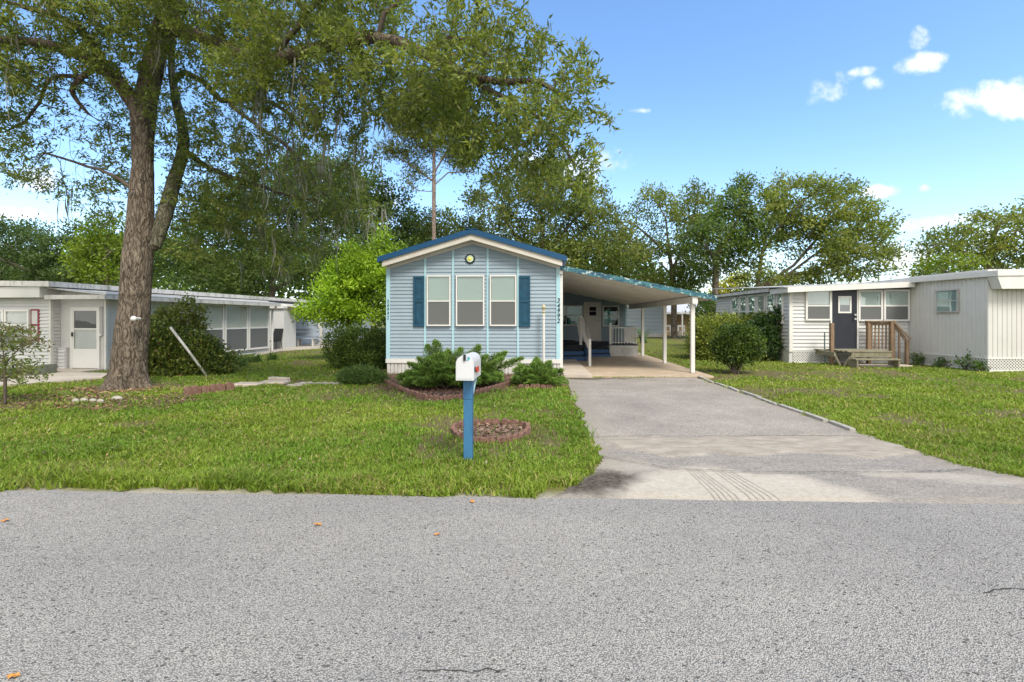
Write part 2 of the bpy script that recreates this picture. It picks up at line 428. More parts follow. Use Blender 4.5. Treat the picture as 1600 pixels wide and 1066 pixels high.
for xa in (hx0 - 0.02, hx1 - 0.085):         # corner posts
    m = MB(); m.box(xa, xa + 0.105, HY - 0.036, HY + 0.1, zb - 0.03, zeave + 0.02); m.build('corner_trim', M['trim_blue'], home)
for px in (664.5, 708, 762, 809.5):          # vertical battens
    x = P(px, 450, HY)[0]; zt = zeave + slope*min(x - hx0, hx1 - x) - 0.0
    m = MB(); m.box(x - 0.027, x + 0.027, HY - 0.03, HY - 0.001, zb - 0.02, zt); m.build('batten', M['trim_blue'], home)
# skirting
m = MB()
m.box(hx0 + 0.02, hx1 - 0.02, HY + 0.01, HY + HL, -0.05, 0.35)
x = hx0
while x < hx1 - 0.02:
    m.box(x + 0.006, min(x + 0.088, hx1), HY - 0.016, HY + 0.012, -0.02, zb - 0.09); x += 0.1
y = HY
while y < HY + HL:
    m.box(hx0 - 0.006, hx0 + 0.025, y + 0.006, y + 0.088, -0.02, zb - 0.09); y += 0.1
m.build('skirting', M['skirt'], home)
m = MB(); m.box(hx0 - 0.03, hx1 + 0.03, HY - 0.045, HY + 0.02, zb - 0.10, zb + 0.012); m.box(hx0-0.03, hx0+0.02, HY+0.02, HY+HL, zb-0.1, zb+0.012)
m.build('skirting_trim', M['white'], home)
# roof with overhang, fascia, soffit
ox = 0.22; oy = 0.34; zr = P(736, 358, HY - oy)[2]; zt_ = P(590, 404, HY - oy)[2] + 0.02
xl = P(589, 405, HY - oy)[0]; xr = P(886, 405, HY - oy)[0]
m = MB()
for (x0, z0, x1, z1) in ((xl, zt_, hcx, zr), (hcx, zr, xr, zt_)):
    m.prism([(x0, HY - oy, z0), (x1, HY - oy, z1), (x1, HY - oy, z1 - 0.12), (x0, HY - oy, z0 - 0.12)], (0, HL + oy + 0.2, 0))
k = 0                                         # raised ribs of the sheets
y = HY - oy + 0.04
while y < HY + HL + 0.1:
    for (x0, z0, x1, z1) in ((xl, zt_, hcx, zr), (hcx, zr, xr, zt_)): m.beam((x0, y, z0 + 0.012), (x1, y, z1 + 0.012), 0.035, 0.026)
    y += 0.3
m.beam((hcx, HY - oy - 0.01, zr + 0.012), (hcx, HY + HL + 0.2, zr + 0.012), 0.3, 0.02)
m.build('roof', M['roof_blue'], home)
m = MB()
for (x0, z0, x1, z1) in ((xl + 0.12, zt_ - 0.085, hcx, zr - 0.121), (hcx, zr - 0.121, xr - 0.12, zt_ - 0.085)):
    m.prism([(x0, HY - oy + 0.045, z0), (x1, HY - oy + 0.045, z1), (x1, HY - oy + 0.045, z1 - 0.15), (x0, HY - oy + 0.045, z0 - 0.15)], (0, 0.03, 0))
m.build('fascia', M['fascia'], home)
m = MB()
for (x0, z0, x1, z1) in ((xl + 0.15, zt_ - 0.19, hcx, zr - 0.245), (hcx, zr - 0.245, xr - 0.15, zt_ - 0.19)):
    m.prism([(x0, HY - oy + 0.08, z0), (x1, HY - oy + 0.08, z1), (x1, HY - oy + 0.08, z1 - 0.02), (x0, HY - oy + 0.08, z0 - 0.02)], (0, oy - 0.1, 0))
    m.prism([(x0, HY - 0.05, z0 - 0.02), (x1, HY - 0.05, z1 - 0.02), (x1, HY - 0.05, z1 - 0.10), (x0, HY - 0.05, z0 - 0.10)], (0, 0.045, 0))
m.build('soffit', M['fascia'], home)
for xs in (hx0 - 0.2, hx1 + 0.02):
    m = MB(); m.box(xs, xs + 0.2, HY - oy + 0.08, HY + HL, zeave + 0.03, zeave + 0.06); m.build('eave_soffit', M['fascia'], home)
# windows and shutters
for a, b in ((667.5, 704.5), (713, 757), (765.5, 807)):
    window(home, ff, P(a, 450, HY)[0], P(b, 450, HY)[0], P(740, 509.5, HY)[2], P(740, 430.5, HY)[2], 0.49, 0.035, dep=0.062)
for a, b in ((646.5, 663.5), (811, 828.5)):
    x0 = P(a, 450, HY)[0]; x1 = P(b, 450, HY)[0]; z0 = P(740, 510.5, HY)[2]; z1 = P(740, 431.5, HY)[2]; zc = (z0+z1)/2
    m = MB()
    fbox(m, ff, x0, x0+0.05, 0.0, 0.06, z0, z1); fbox(m, ff, x1-0.05, x1, 0.0, 0.06, z0, z1)
    for q0, q1 in ((z0, z0+0.06), (zc-0.03, zc+0.03), (z1-0.06, z1)): fbox(m, ff, x0+0.05, x1-0.05, 0.0, 0.06, q0, q1)
    for q0, q1 in ((z0+0.06, zc-0.03), (zc+0.03, z1-0.06)):
        fbox(m, ff, x0+0.05, x1-0.05, 0.0, 0.04, q0, q1); fbox(m, ff, x0+0.085, x1-0.085, 0.04, 0.052, q0+0.04, q1-0.04)
    m.build('shutter', M['shutter'], home)
text_part('house_number', '3\n4\n9\n9\n2', M['black'], home, (hx1 - 0.03, HY - 0.040, P(740, 486, HY)[2]), 0.17, line=0.80, xs=0.9, shear=0.2)
text_part('house_number', '3\n4\n9\n9\n2', M['black'], home, (hx0 + 0.03, HY - 0.040, P(740, 484, HY)[2]), 0.135, line=0.82, xs=0.6, shear=0.2)
# round plaque in the gable
pc = P(734.5, 404.5, HY - 0.03)
pl = thing('wall_plaque', 'small round plaque with a dark rim and yellow face high in the blue gable', 'plaque', (pc[0], HY, pc[2]))
def ydisc(mb, c, prof, n=24):
    mb2 = MB(); mb2.lathe((0,0,0), prof, n); mb.add([(c[0] + v[0], c[1] - v[2], c[2] + v[1]) for v in mb2.v], mb2.f)
m = MB(); ydisc(m, (pc[0], HY - 0.012, pc[2]), [(0.125,0.0),(0.13,0.02),(0.12,0.035),(0.1,0.035),(0.095,0.02),(0.0,0.02)])
for k in range(12):
    a = k*math.pi/6; m.box(pc[0]+0.132*math.cos(a)-0.012, pc[0]+0.132*math.cos(a)+0.012, HY-0.035, HY-0.013, pc[2]+0.132*math.sin(a)-0.012, pc[2]+0.132*math.sin(a)+0.012)
m.build('rim', M['black'], pl)
m = MB(); ydisc(m, (pc[0], HY - 0.034, pc[2]), [(0.098,0.0),(0.09,0.012),(0.0,0.014)]); m.build('face', M['pale_face'], pl)
m = MB(); ydisc(m, (pc[0]-0.012, HY - 0.047, pc[2]-0.005), [(0.042,0.0),(0.038,0.008),(0.025,0.016),(0.0,0.02)])
for k in range(10):
    a = k*math.pi/5; m.quad((pc[0]-0.012+0.04*math.cos(a-0.2), HY-0.05, pc[2]-0.005+0.04*math.sin(a-0.2)), (pc[0]-0.012+0.07*math.cos(a), HY-0.05, pc[2]-0.005+0.07*math.sin(a)), (pc[0]-0.012+0.04*math.cos(a+0.2), HY-0.05, pc[2]-0.005+0.04*math.sin(a+0.2)))
m.build('sun_emblem', M['yellow'], pl)

# ================================================================== carport
cx1 = P(1120, 462, 12.95)[0]; cz0 = P(886, 415, 12.95)[2]; cz1 = P(1120, 463, 12.95)[2]; cx0 = hx1 + 0.02
csl = (cz1 - cz0)/(cx1 - cx0)
cz = lambda x: cz0 + csl*(x - cx0)
BX = 4.36; CYB = 21.5
carport = thing('carport', 'white lean-to carport with a teal edged sloping roof and slim posts beside the blue home', 'carport', (BX, 13.2, 0))
m = MB()
m.prism([(cx0, 12.97, cz0 - 0.02), (cx1 - 0.02, 12.97, cz1 - 0.02), (cx1 - 0.02, 12.97, cz1 - 0.09), (cx0, 12.97, cz0 - 0.09)], (0, CYB - 12.9, 0))
y = 13.1
while y < CYB:                                # pan ribs under the deck
    m.beam((cx0 + 0.01, y, cz0 - 0.10), (cx1 - 0.03, y, cz1 - 0.10), 0.03, 0.02); y += 0.4
m.build('roof_deck', M['soffit'], carport)
def edge_mat():
    m, t, out = nt('worn_teal_edge'); n = N(t)
    tc = n('TexCoord').outputs['Object']
    a = n('TexNoise', {'Vector': n('Mapping', {0: tc, 3: (1.0, 1.0, 2.4)}).outputs[0], 'Scale': 5.5, 'Detail': 5.0, 'Roughness': 0.6}).outputs[0]
    b = n('TexNoise', {'Vector': tc, 'Scale': 13.0, 'Detail': 4.0}).outputs[0]
    c = n.mix(n.ramp(a, (0.44, 0.0), (0.5, 1.0)), (0.006, 0.055, 0.095), (0.03, 0.135, 0.165))
    c = n.mix(n.ramp(b, (0.57, 0.0), (0.63, 1.0)), c, (0.36, 0.43, 0.43))
    p = n('BsdfPrincipled', {'Base Color': c, 'Roughness': 0.5}); n.link(p.outputs[0], out.inputs[0]); return m
M['teal_edge'] = edge_mat()
m = MB()                                      # scalloped edge flashing
nseg = 34
for k in range(nseg):
    x0 = cx0 + (cx1-cx0)*k/nseg; x1 = cx0 + (cx1-cx0)*(k+1)/nseg; d = 0.012*math.sin(k*2.1)
    m.prism([(x0, 12.93, cz(x0) + 0.012 + 0.006*math.sin(k*3.7)), (x1, 12.93, cz(x1) + 0.012 + 0.006*math.sin(k*3.7+3.7)), (x1, 12.93, cz(x1) - 0.115 - d), (x0, 12.93, cz(x0) - 0.115 - d)], (0, 0.036, 0))
m.prism([(cx1 - 0.03, 12.968, cz1 + 0.01), (cx1 + 0.01, 12.968, cz1 + 0.01), (cx1 + 0.01, 12.968, cz1 - 0.11), (cx1 - 0.03, 12.968, cz1 - 0.11)], (0, CYB - 12.9, 0))
m.build('edge_flashing', M['teal_edge'], carport)
m = MB(); zbm = cz(BX) - 0.115
m.box(BX - 0.05, BX + 0.05, 13.0, CYB - 0.1, zbm - 0.17, zbm); m.box(BX - 0.07, BX + 0.07, 12.98, 13.0, zbm - 0.19, zbm + 0.0)
m.build('beam', M['soffit'], carport)
for y in (13.2, 15.9, 19.0):
    m = MB(); m.rbox(BX - 0.052, BX + 0.052, y - 0.052, y + 0.052, 0.0, zbm - 0.17, 0.008); m.box(BX - 0.085, BX + 0.085, y - 0.085, y + 0.085, 0.0, 0.045)
    m.box(BX - 0.058, BX + 0.058, y - 0.03, y + 0.03, zbm - 0.25, zbm - 0.171)
    m.build('post', M['white'], carport)
xp = P(876.5, 500, 13.1)[0]
m = MB(); m.rbox(xp - 0.045, xp + 0.045, 13.02, 13.11, 0.0, cz(xp) - 0.12, 0.008); m.box(xp - 0.06, xp + 0.03, 12.95, 13.019, cz(xp) - 0.22, cz(xp) - 0.13)
m.build('post', M['white'], carport)

# ------------------------------------------------------------------ enclosed porch at the back of the carport
porch = thing('enclosed_porch', 'blue sided porch wall with a cream door at the back of the carport', 'porch', (2.5, CYB, 0))
fp = lambda a, o, z: (a, CYB - o, z)
px1 = P(978, 500, CYB)[0]
m = MB()
m.prism([(hx1 + 0.02, CYB, 0.0), (px1, CYB, 0.0), (px1, CYB, cz(px1) - 0.1), (hx1 + 0.02, CYB, cz(hx1 + 0.02) - 0.1)], (0, 4.5, 0))
def pb(z):
    xx = cx0 + (z + 0.1 - cz0)/csl
    return (hx1 + 0.03, max(hx1 + 0.03, min(px1, xx)))
lap(m, fp, hx1, px1, 0.2, cz0 - 0.1, 0.1, 0.016, pb)
m.build('wall', M['siding'], porch)
m = MB(); m.box(px1 - 0.05, px1 + 0.03, CYB - 0.03, CYB + 0.05, 0.2, cz(px1) - 0.11); m.build('corner_trim', M['trim_blue'], porch)
dx0 = P(912, 500, CYB)[0]; dx1 = P(939, 500, CYB)[0]; dz1 = P(920, 472, CYB)[2]; DZ = 0.50
m = MB(); fbox(m, fp, dx0, dx0 + 0.07, 0, 0.05, DZ, dz1); fbox(m, fp, dx1 - 0.07, dx1, 0, 0.05, DZ, dz1); fbox(m, fp, dx0 + 0.07, dx1 - 0.07, 0, 0.05, dz1 - 0.07, dz1)
m.build('door_frame', M['white'], porch)
m = MB(); fbox(m, fp, dx0 + 0.07, dx1 - 0.07, 0.018, 0.034, DZ + 0.02, dz1 - 0.07); d = m.build('door', M['door_white'], porch)
wx0 = P(919, 500, CYB)[0]; wx1 = P(933, 500, CYB)[0]; wz0 = P(920, 495, CYB)[2]; wz1 = P(920, 478, CYB)[2]; zc = (wz0+wz1)/2
m = MB(); fbox(m, fp, wx0, wx1, 0.034, 0.05, wz1-0.05, wz1); fbox(m, fp, wx0, wx1, 0.034, 0.05, wz0, wz0+0.05)
for a in (wx0, wx1-0.05): fbox(m, fp, a, a+0.05, 0.034, 0.05, wz0+0.05, wz1-0.05)
fbox(m, fp, wx0+0.05, wx1-0.05, 0.034, 0.046, zc-0.015, zc+0.015); m.build('window_frame', M['white'], d)
m = MB(); fbox(m, fp, wx0+0.05, wx1-0.05, 0.035, 0.038, wz0+0.05, wz1-0.05); m.build('pane', M['dark'], d)
m = MB(); kx = dx1 - 0.14; m.tube([(kx, CYB-0.034, 1.42), (kx, CYB-0.075, 1.42)], 0.012); m.lathe((kx, CYB-0.09, 1.39), [(0.01,0),(0.03,0.02),(0.03,0.04),(0.01,0.06)], 12); m.build('handle', M['brass'], d)
w = window(porch, fp, hx1 + 0.06, P(911, 500, CYB)[0], P(900, 509, CYB)[2], P(900, 477, CYB)[2], 0.5, 0.05, blind=None, screen=False, glass='glass_teal', vert=[P(884.5, 500, CYB)[0]], dep=0.08)
m = MB(); x0 = P(887, 500, CYB)[0]; x1 = P(910, 500, CYB)[0]
fbox(m, fp, x0, x1, 0.040, 0.043, P(900, 507, CYB)[2], P(900, 479, CYB)[2]); m.build('curtain', M['curtain'], w)
m = MB(); a, b = P(896, 478, CYB), P(910, 487, CYB)
m.prism([(a[0], CYB-0.0435, a[2]), (b[0], CYB-0.0435, a[2]), (b[0], CYB-0.0435, b[2]), ((a[0]*0.4+b[0]*0.6), CYB-0.0435, b[2]+0.02), (a[0], CYB-0.0435, a[2]-0.12)], (0, -0.003, 0))
m.build('teal_drape', M['teal_fabric'], w); m = MB()
x0, x1 = P(888, 500, CYB)[0], P(905, 500, CYB)[0]; z0 = P(900, 507.5, CYB)[2]
m.prism([(x0, CYB-0.0435, z0), (x1, CYB-0.0435, z0), (x1-0.05, CYB-0.0435, z0+0.2), (x1-0.22, CYB-0.0435, z0+0.33), (x0+0.1, CYB-0.0435, z0+0.26)], (0, -0.003, 0))
m.build('teal_drape', M['teal_fabric'], w)
w = window(porch, fp, P(941, 500, CYB)[0], P(967, 500, CYB)[0], P(950, 510, CYB)[2], P(950, 478, CYB)[2], 0.5, 0.05, blind=None, screen=False, glass='glass_teal', dep=0.08)
m = MB(); x0, x1 = P(943, 500, CYB)[0], P(957, 500, CYB)[0]; zz0 = P(950, 508, CYB)[2]; zz1 = P(950, 482, CYB)[2]
m.prism([(x0, CYB-0.0435, zz0), (x1, CYB-0.0435, zz0), (x1-0.06, CYB-0.0435, zz1-0.25), (x1-0.14, CYB-0.0435, zz1), (x0+0.1, CYB-0.0435, zz1-0.1), (x0, CYB-0.0435, zz1-0.35)], (0,-0.002,0)); m.build('curtain', M['curtain'], w)

# ------------------------------------------------------------------ deck, stairs, railings under the carport
deck = thing('porch_deck', 'low blue and white entry deck with dark treads and white railings under the carport', 'deck', (2.4, 18.5, 0))
xs1 = P(952.5, 540, 18.9)[0]; xd1 = P(997, 540, 18.9)[0]
m = MB(); m.box(hx1 + 0.03, 1.92, 17.3, CYB - 0.03, 0.50, 0.55); m.box(1.92, xs1, 19.3, CYB - 0.03, 0.46, 0.50); m.box(xs1, xd1, 18.88, CYB - 0.03, 0.46, 0.50)
m.build('platform', M['step_top'], deck)
for (x0, x1, y, z0, z1) in ((hx1 + 0.03, 1.9, 17.33, 0.36, 0.5), ):
    m = MB(); m.box(x0, x1, y, y + 0.04, z0, z1); m.build('fascia_board', M['step_top'], deck)
for (x0, x1, y, zt) in ((hx1 + 0.04, 1.88, 17.02, 0.375), (hx1 + 0.04, 1.90, 16.7, 0.21)):
    m = MB(); m.box(x0, x1, y, y + 0.32, zt - 0.16, zt - 0.02); m.build('riser', M['step_blue'], deck)
    m = MB(); m.box(x0, x1 + 0.01, y - 0.02, y + 0.31, zt - 0.019, zt); m.build('tread', M['step_top'], deck)
m = MB(); m.prism([(1.90, 16.6, 0.0), (1.90, 19.2, 0.0), (1.90, 19.2, 0.49), (1.90, 17.3, 0.49), (1.90, 16.6, 0.16)], (0.03, 0, 0)); m.build('stringer', M['step_blue'], deck)
for (y, zt) in ((18.95, 0.32), (18.6, 0.16)):
    m = MB(); m.box(1.94, xs1 - 0.01, y, y + 0.34, zt - 0.16, zt - 0.02); m.build('riser', M['step_blue'], deck)
    m = MB(); m.box(1.94, xs1 - 0.01, y - 0.02, y + 0.33, zt - 0.019, zt); m.build('tread', M['step_top'], deck)
m = MB(); x = xs1
m.box(xs1, xd1, 18.93, 18.96, 0.0, 0.455)
while x < xd1 - 0.02: m.box(x + 0.006, min(x + 0.075, xd1), 18.90, 18.929, 0.02, 0.37); x += 0.082
m.box(xs1, xd1, 18.885, 18.93, 0.371, 0.455); m.build('deck_skirt', M['skirt'], deck)
m = MB()                                       # right railing with thin balusters
xr0 = xs1 + 0.04; xr1 = xd1 - 0.03; zt = P(960, 511.5, 19)[2]
m.rbox(xr0 - 0.045, xr0 + 0.045, 18.95, 19.04, 0.0, zt + 0.18, 0.008)
m.box(xr0, xr1, 18.97, 19.02, zt - 0.04, zt); m.box(xr0, xr1, 18.98, 19.01, 0.56, 0.59)
x = xr0 + 0.1
while x < xr1: m.box(x - 0.011, x + 0.011, 18.985, 19.005, 0.5, zt - 0.03); x += 0.115
m.box(xr1 - 0.03, xr1 + 0.03, 18.96, CYB - 0.2, zt - 0.04, zt)
y = 19.2
while y < CYB - 0.2: m.box(xr1 - 0.011, xr1 + 0.011, y - 0.011, y + 0.011, 0.5, zt - 0.03); y += 0.15
m.build('railing', M['white'], deck)
m = MB()                                       # stair railing
n0 = P(921.5, 575, 14.9); zt0 = P(921.5, 530, 14.9)[2]; pt = P(915.5, 493, 18.2)
m.rbox(n0[0] - 0.04, n0[0] + 0.04, 14.86, 14.94, 0.0, zt0, 0.008)
m.beam((n0[0], 14.9, zt0 - 0.05), (pt[0] - 0.1, 17.6, pt[2] - 0.12), 0.05, 0.10); m.beam((n0[0], 14.9, 0.42), (pt[0] - 0.1, 17.6, 1.0), 0.035, 0.06)
for k in range(1, 8):
    q = k/8; yy = 14.9 + 2.7*q; zz = zt0 + (pt[2] - 0.12 - zt0)*q; m.box(n0[0] - 0.012, n0[0] + 0.012, yy - 0.012, yy + 0.012, 0.42 + 0.58*q, zz - 0.07)
m.rbox(n0[0] - 0.05, n0[0] + 0.05, 17.55, 17.65, 0.0, pt[2], 0.008)
m.build('stair_railing', M['white'], deck)
m = MB(); a = P(905, 495, 18.0); b = P(914.5, 497, 18.0); c = P(914.5, 524, 18.0); e = P(904, 524, 18.0); f_ = P(901.5, 508, 18.0)
m.prism([a, b, c, e, f_], (0, 0.03, 0)); m.build('side_panel', M['white'], deck)

# ------------------------------------------------------------------ finial pole in front of the home
pp = P(849.5, 560, 12.75)
pole = thing('finial_pole', 'slim white pole with a gold finial standing at the right corner of the blue home', 'pole', (pp[0], 12.75, 0))
zt = P(849.5, 493, 12.75)[2]; z0 = P(849.5, 482, 12.75)[2]
m = MB(); m.tube([(pp[0], 12.75, 0), (pp[0], 12.75, zt)], 0.033, 12)
for q in (0.0, 0.08): m.lathe((pp[0], 12.75, zt - 0.1 + q), [(0.033,0),(0.045,0.012),(0.045,0.03),(0.033,0.042)], 12)
m.build('shaft', M['white'], pole)
m = MB(); m.lathe((pp[0], 12.75, zt - 0.01), [(0.03,0),(0.042,0.02),(0.03,0.04),(0.026,0.08),(0.044,0.10),(0.03,0.125),(0.026,0.17),(0.05,0.2),(0.056,0.235),(0.042,0.27),(0.015,0.29),(0.004,0.315)], 14); m.build('finial', M['brass'], pole)

# ================================================================== mailbox
mg = G(732, 720); MY = mg[1]; mx = mg[0]
mbx = thing('mailbox', 'white arched mailbox with a red flag on a blue wooden post', 'mailbox', (mx, MY, 0), R(-3))
cR, sR = math.cos(R(-3)), math.sin(R(-3))
fm = lambda a, b, z: (mx + a*cR - b*sR, MY + a*sR + b*cR, z)
zb0 = P(736, 590, MY)[2]; zt0 = P(736, 553, MY)[2]
m = MB(fm); m.rbox(-0.045, 0.045, -0.045, 0.045, -0.2, zb0 - 0.22, 0.004); m.rbox(-0.047, 0.047, -0.05, 0.046, zb0 - 0.224, zb0 - 0.005, 0.004)
m.build('post', M['post_blue'], mbx)
m = MB(fm); m.beam((0.0, 0.04, zb0 - 0.30), (0.0, 0.22, zb0 - 0.02), 0.03, 0.035); m.beam((0.03, -0.0, zb0 - 0.24), (0.055, 0.14, zb0 - 0.02), 0.018, 0.022); m.build('brace', M['trim_blue'], mbx)
W2 = 0.088; D0, D1 = -0.20, 0.28; hst = (zt0 - zb0) - W2
prof = [(-W2, 0), (-W2, hst)] + [(-W2*math.cos(a), hst + W2*math.sin(a)) for a in np.linspace(0, math.pi, 17)[1:-1]] + [(W2, hst), (W2, 0)]
m = MB(fm); m.prism([(a, D0 + 0.02, zb0 + z) for a, z in prof], (0, D1 - D0 - 0.02, 0)); m.build('box', M['mail'], mbx)
m = MB(fm); s1 = [(a*1.05, D0 - 0.005, zb0 - 0.006 + z*1.025) for a, z in prof]; m.prism(s1, (0, 0.032, 0))
s2 = [(a*0.9, D0 - 0.009, zb0 + 0.012 + z*0.9) for a, z in prof]; m.prism(s2, (0, 0.006, 0)); dr = m.build('door', M['mail'], mbx)
m = MB(fm); m.rbox(-0.012, 0.012, D0 - 0.028, D0 - 0.008, zt0 - zb0 + zb0 - 0.055, zt0 + 0.006, 0.003); m.build('latch', M['black'], dr)
m = MB(fm); zc = zt0 - 0.02
m.prism([(0.018, D0 - 0.0105, zc - 0.036), (0.03, D0 - 0.0105, zc - 0.038), (0.058, D0 - 0.0105, zc - 0.008), (0.04, D0 - 0.0105, zc + 0.004), (0.022, D0 - 0.0105, zc + 0.001), (0.034, D0 - 0.0105, zc - 0.012)], (0, -0.002, 0)); m.build('sticker', M['cyan'], dr)
m = MB(fm); m.box(W2 + 0.001, W2 + 0.012, -0.165, -0.115, zb0 + 0.075, zb0 + 0.125); m.build('flag_bracket', M['black'], mbx)
m = MB(fm); m.box(W2 + 0.012, W2 + 0.017, -0.14, 0.05, zb0 + 0.095, zb0 + 0.117); m.box(W2 + 0.012, W2 + 0.017, -0.06, 0.055, zb0 + 0.06, zb0 + 0.118)
m.build('flag', M['red'], mbx)

# ================================================================== left white home
LA = -R(4.0)
L0 = (-12.32, 13.57)                          # its near right-hand corner (sunroom)
lc, ls = math.cos(LA), math.sin(LA)
fL = lambda a, b, z: (L0[0] + a*lc - b*ls, L0[1] + a*ls + b*lc, z)      # a: to the right, b: away from the street
lh = thing('white_trailer_home', 'white flat roofed home with sunroom windows behind the large oak', 'mobile home', (L0[0], L0[1], 0), LA)
def la_of(px, b):                              # local a of the pixel column on the line b = const
    dx, dy, _ = ray(px, 500)
    # solve fL(a,b) on ray
    A = np.array([[lc, -dx], [ls, -dy]]); rhs = np.array([ -L0[0] + b*ls, -L0[1] - b*lc]); s = np.linalg.solve(A, rhs); return s[0]
def lb_of(px, a):
    dx, dy, _ = ray(px, 500)
    A = np.array([[-ls, -dx], [lc, -dy]]); rhs = np.array([-L0[0] - a*lc, -L0[1] - a*ls]); s = np.linalg.solve(A, rhs); return s[0]
aj = la_of(95, 0.0); bj = -0.28                # jog between the bay and the door wall
Lsun = lb_of(420, 0.0)
zS = 2.12
m = MB(); m.box(-20.0 + 0, 0.0, 0.0, 0.05, 0, 0) if False else None
m = MB(fL); m.box(aj - 5.0, -0.01, 0.01, Lsun, -0.05, 2.3)
m.box(aj - 5.0, aj - 0.02, bj + 0.01, 15.0, -0.05, 2.42)
fS = lambda a, o, z: (a, -o, z)                # door wall
fB = lambda a, o, z: (a, bj - o, z)            # bay wall
fE = lambda a, o, z: (0.0 + o, a, z)           # east sunroom wall, a = b coordinate
fJ = lambda a, o, z: (aj - 0.0 + o, a, z)
lap(m, fB, aj - 5.0, aj - 0.05, 0.15, 2.12, 0.1, 0.016)
lap(m, fJ, bj, 0.0, 0.15, 2.12, 0.1, 0.012)
lap(m, fE, 0.0, Lsun, 0.0, 0.62, 0.1, 0.016)
m.build('wall', M['white_siding'], lh)
for bx in ((aj - 0.06, aj + 0.02, bj - 0.02, bj + 0.06, 0.1, 2.2), (-0.04, 0.03, -0.03, 0.05, 0.0, 2.1), (-0.04, 0.03, Lsun - 0.06, Lsun + 0.02, 0.0, 2.1)):
    m = MB(fL); m.box(*bx); m.build('corner_trim', M['white'], lh)
m = MB(fL); m.box(aj + 0.02, -0.06, -0.02, 0.008, 0.0, 2.1); m.build('door_wall_panel', M['white_panel'], lh)
m = MB(fL); ax = la_of(109, 0); m.box(aj + 0.03, ax, -0.10, -0.022, 0.0, 0.62); lap(m, lambda a, o, z: (a, -0.10 - o, z), aj + 0.03, ax - 0.03, 0.02, 0.6, 0.1, 0.014); m.box(aj + 0.02, ax + 0.01, -0.12, -0.02, 0.62, 0.65); m.build('low_wall', M['white_siding'], lh)
d0 = la_of(112, -0.03); d1 = la_of(157, -0.03); zd0 = 0.05; zd1 = 1.83
m = MB(fL); fbox(m, fS, d0, d0 + 0.05, 0.02, 0.07, zd0, zd1); fbox(m, fS, d1 - 0.05, d1, 0.02, 0.07, zd0, zd1); fbox(m, fS, d0 + 0.05, d1 - 0.05, 0.02, 0.07, zd1 - 0.05, zd1); m.build('door_frame', M['white_clean'], lh)
m = MB(fL); zk = 0.62; zm = 1.2
fbox(m, fS, d0 + 0.05, d1 - 0.05, 0.03, 0.06, zd0 + 0.01, zk); fbox(m, fS, d0 + 0.05, d0 + 0.10, 0.03, 0.06, zk, zd1 - 0.05); fbox(m, fS, d1 - 0.10, d1 - 0.05, 0.03, 0.06, zk, zd1 - 0.05)
fbox(m, fS, d0 + 0.1, d1 - 0.1, 0.03, 0.06, zd1 - 0.1, zd1 - 0.05); fbox(m, fS, d0 + 0.1, d1 - 0.1, 0.03, 0.058, zm - 0.02, zm + 0.02)
dd = m.build('storm_door', M['white_clean'], lh)
m = MB(fL); fbox(m, fS, d0 + 0.1, d1 - 0.1, 0.0215, 0.026, zk, zm); m.build('door_panel', M['white'], dd)
m = MB(fL); fbox(m, fS, d0 + 0.1, d1 - 0.1, 0.0215, 0.026, zm, zd1 - 0.1); m.build('door_screen', M['dark'], dd)
m = MB(fL); fbox(m, fS, d0 + 0.1, d1 - 0.1, 0.042, 0.045, zk, zd1 - 0.1); m.build('pane', M['glass_low'], dd)
m = MB(fL); fbox(m, fS, d0 + 0.055, d0 + 0.085, 0.06, 0.1, 0.98, 1.1); m.build('handle', M['black'], dd)
m = MB(fL); m.box(d0 - 0.3, d1 + 0.2, -0.75, -0.1, 0.0, 0.05); m.build('door_step', M['paver'], lh)
wa = la_of(159.5, 0)
def lwin(fn, a0, a1, z0, z1, **k):
    g = lambda a, o, z: fL(*fn(a, o, z)); return window(lh, g, a0, a1, z0, z1, glass='glass_low', **k)
lwin(fS, wa, -0.07, 1.0, 1.85, mid=0, blind='blind_white', fw=0.05)
def zpx(px, py, b): 
    dx, dy, v = ray(px, py); q = fL(0, b, 0); return H + v*(q[1]/dy)
b0, b1, b2, b3 = lb_of(310, 0), lb_of(348.5, 0), lb_of(386, 0), lb_of(418, 0)
zw0 = zpx(384, 547, b2); zw1 = zpx(384, 477, b2)
for q0, q1 in ((b0, b1 - 0.03), (b1 + 0.03, b2 - 0.03), (b2 + 0.03, b3)):
    lwin(fE, q0, q1, zw0, zw1, mid=0.49, fw=0.07, blind='blind_cream')
q = lb_of(265, 0)
lwin(fE, q - 1.2, q, zw0, zw1, mid=0.49, fw=0.07, blind='blind_cream'); lwin(fE, q + 0.1, b0 - 0.1, zw0, zw1, mid=0.49, fw=0.07, blind='blind_cream')
# bay window and burgundy shutters
s0, s1 = la_of(50, bj), la_of(63, bj)
zz = lambda py: H + (HOR - py)/F*13.9
lwin(fB, la_of(11, bj), la_of(49, bj), zz(533), zz(484), mid=0.5, fw=0.05, blind='blind_white', screen=False, vert=None)
lwin(fB, la_of(-30, bj), la_of(9.5, bj), zz(533), zz(484), mid=0.5, fw=0.05, blind='blind_white', screen=False)
m = MB(fL); fbox(m, fB, s0, s1, 0.0, 0.03, zz(533), zz(483)); sh = m.build('shutter', M['burgundy'], lh)
m = MB(fL); zq = (zz(533) + zz(483))/2
for u0, u1 in ((zz(533) + 0.05, zq - 0.03), (zq + 0.03, zz(483) - 0.05)): fbox(m, fB, s0 + 0.04, s1 - 0.05, 0.03, 0.042, u0, u1)
m.build('shutter_panel', M['white_panel'], sh)
m = MB(fL); u0, u1 = la_of(9, bj), la_of(24, bj); m.box(u0, u1, bj - 0.35, bj - 0.03, zz(533), zz(519))
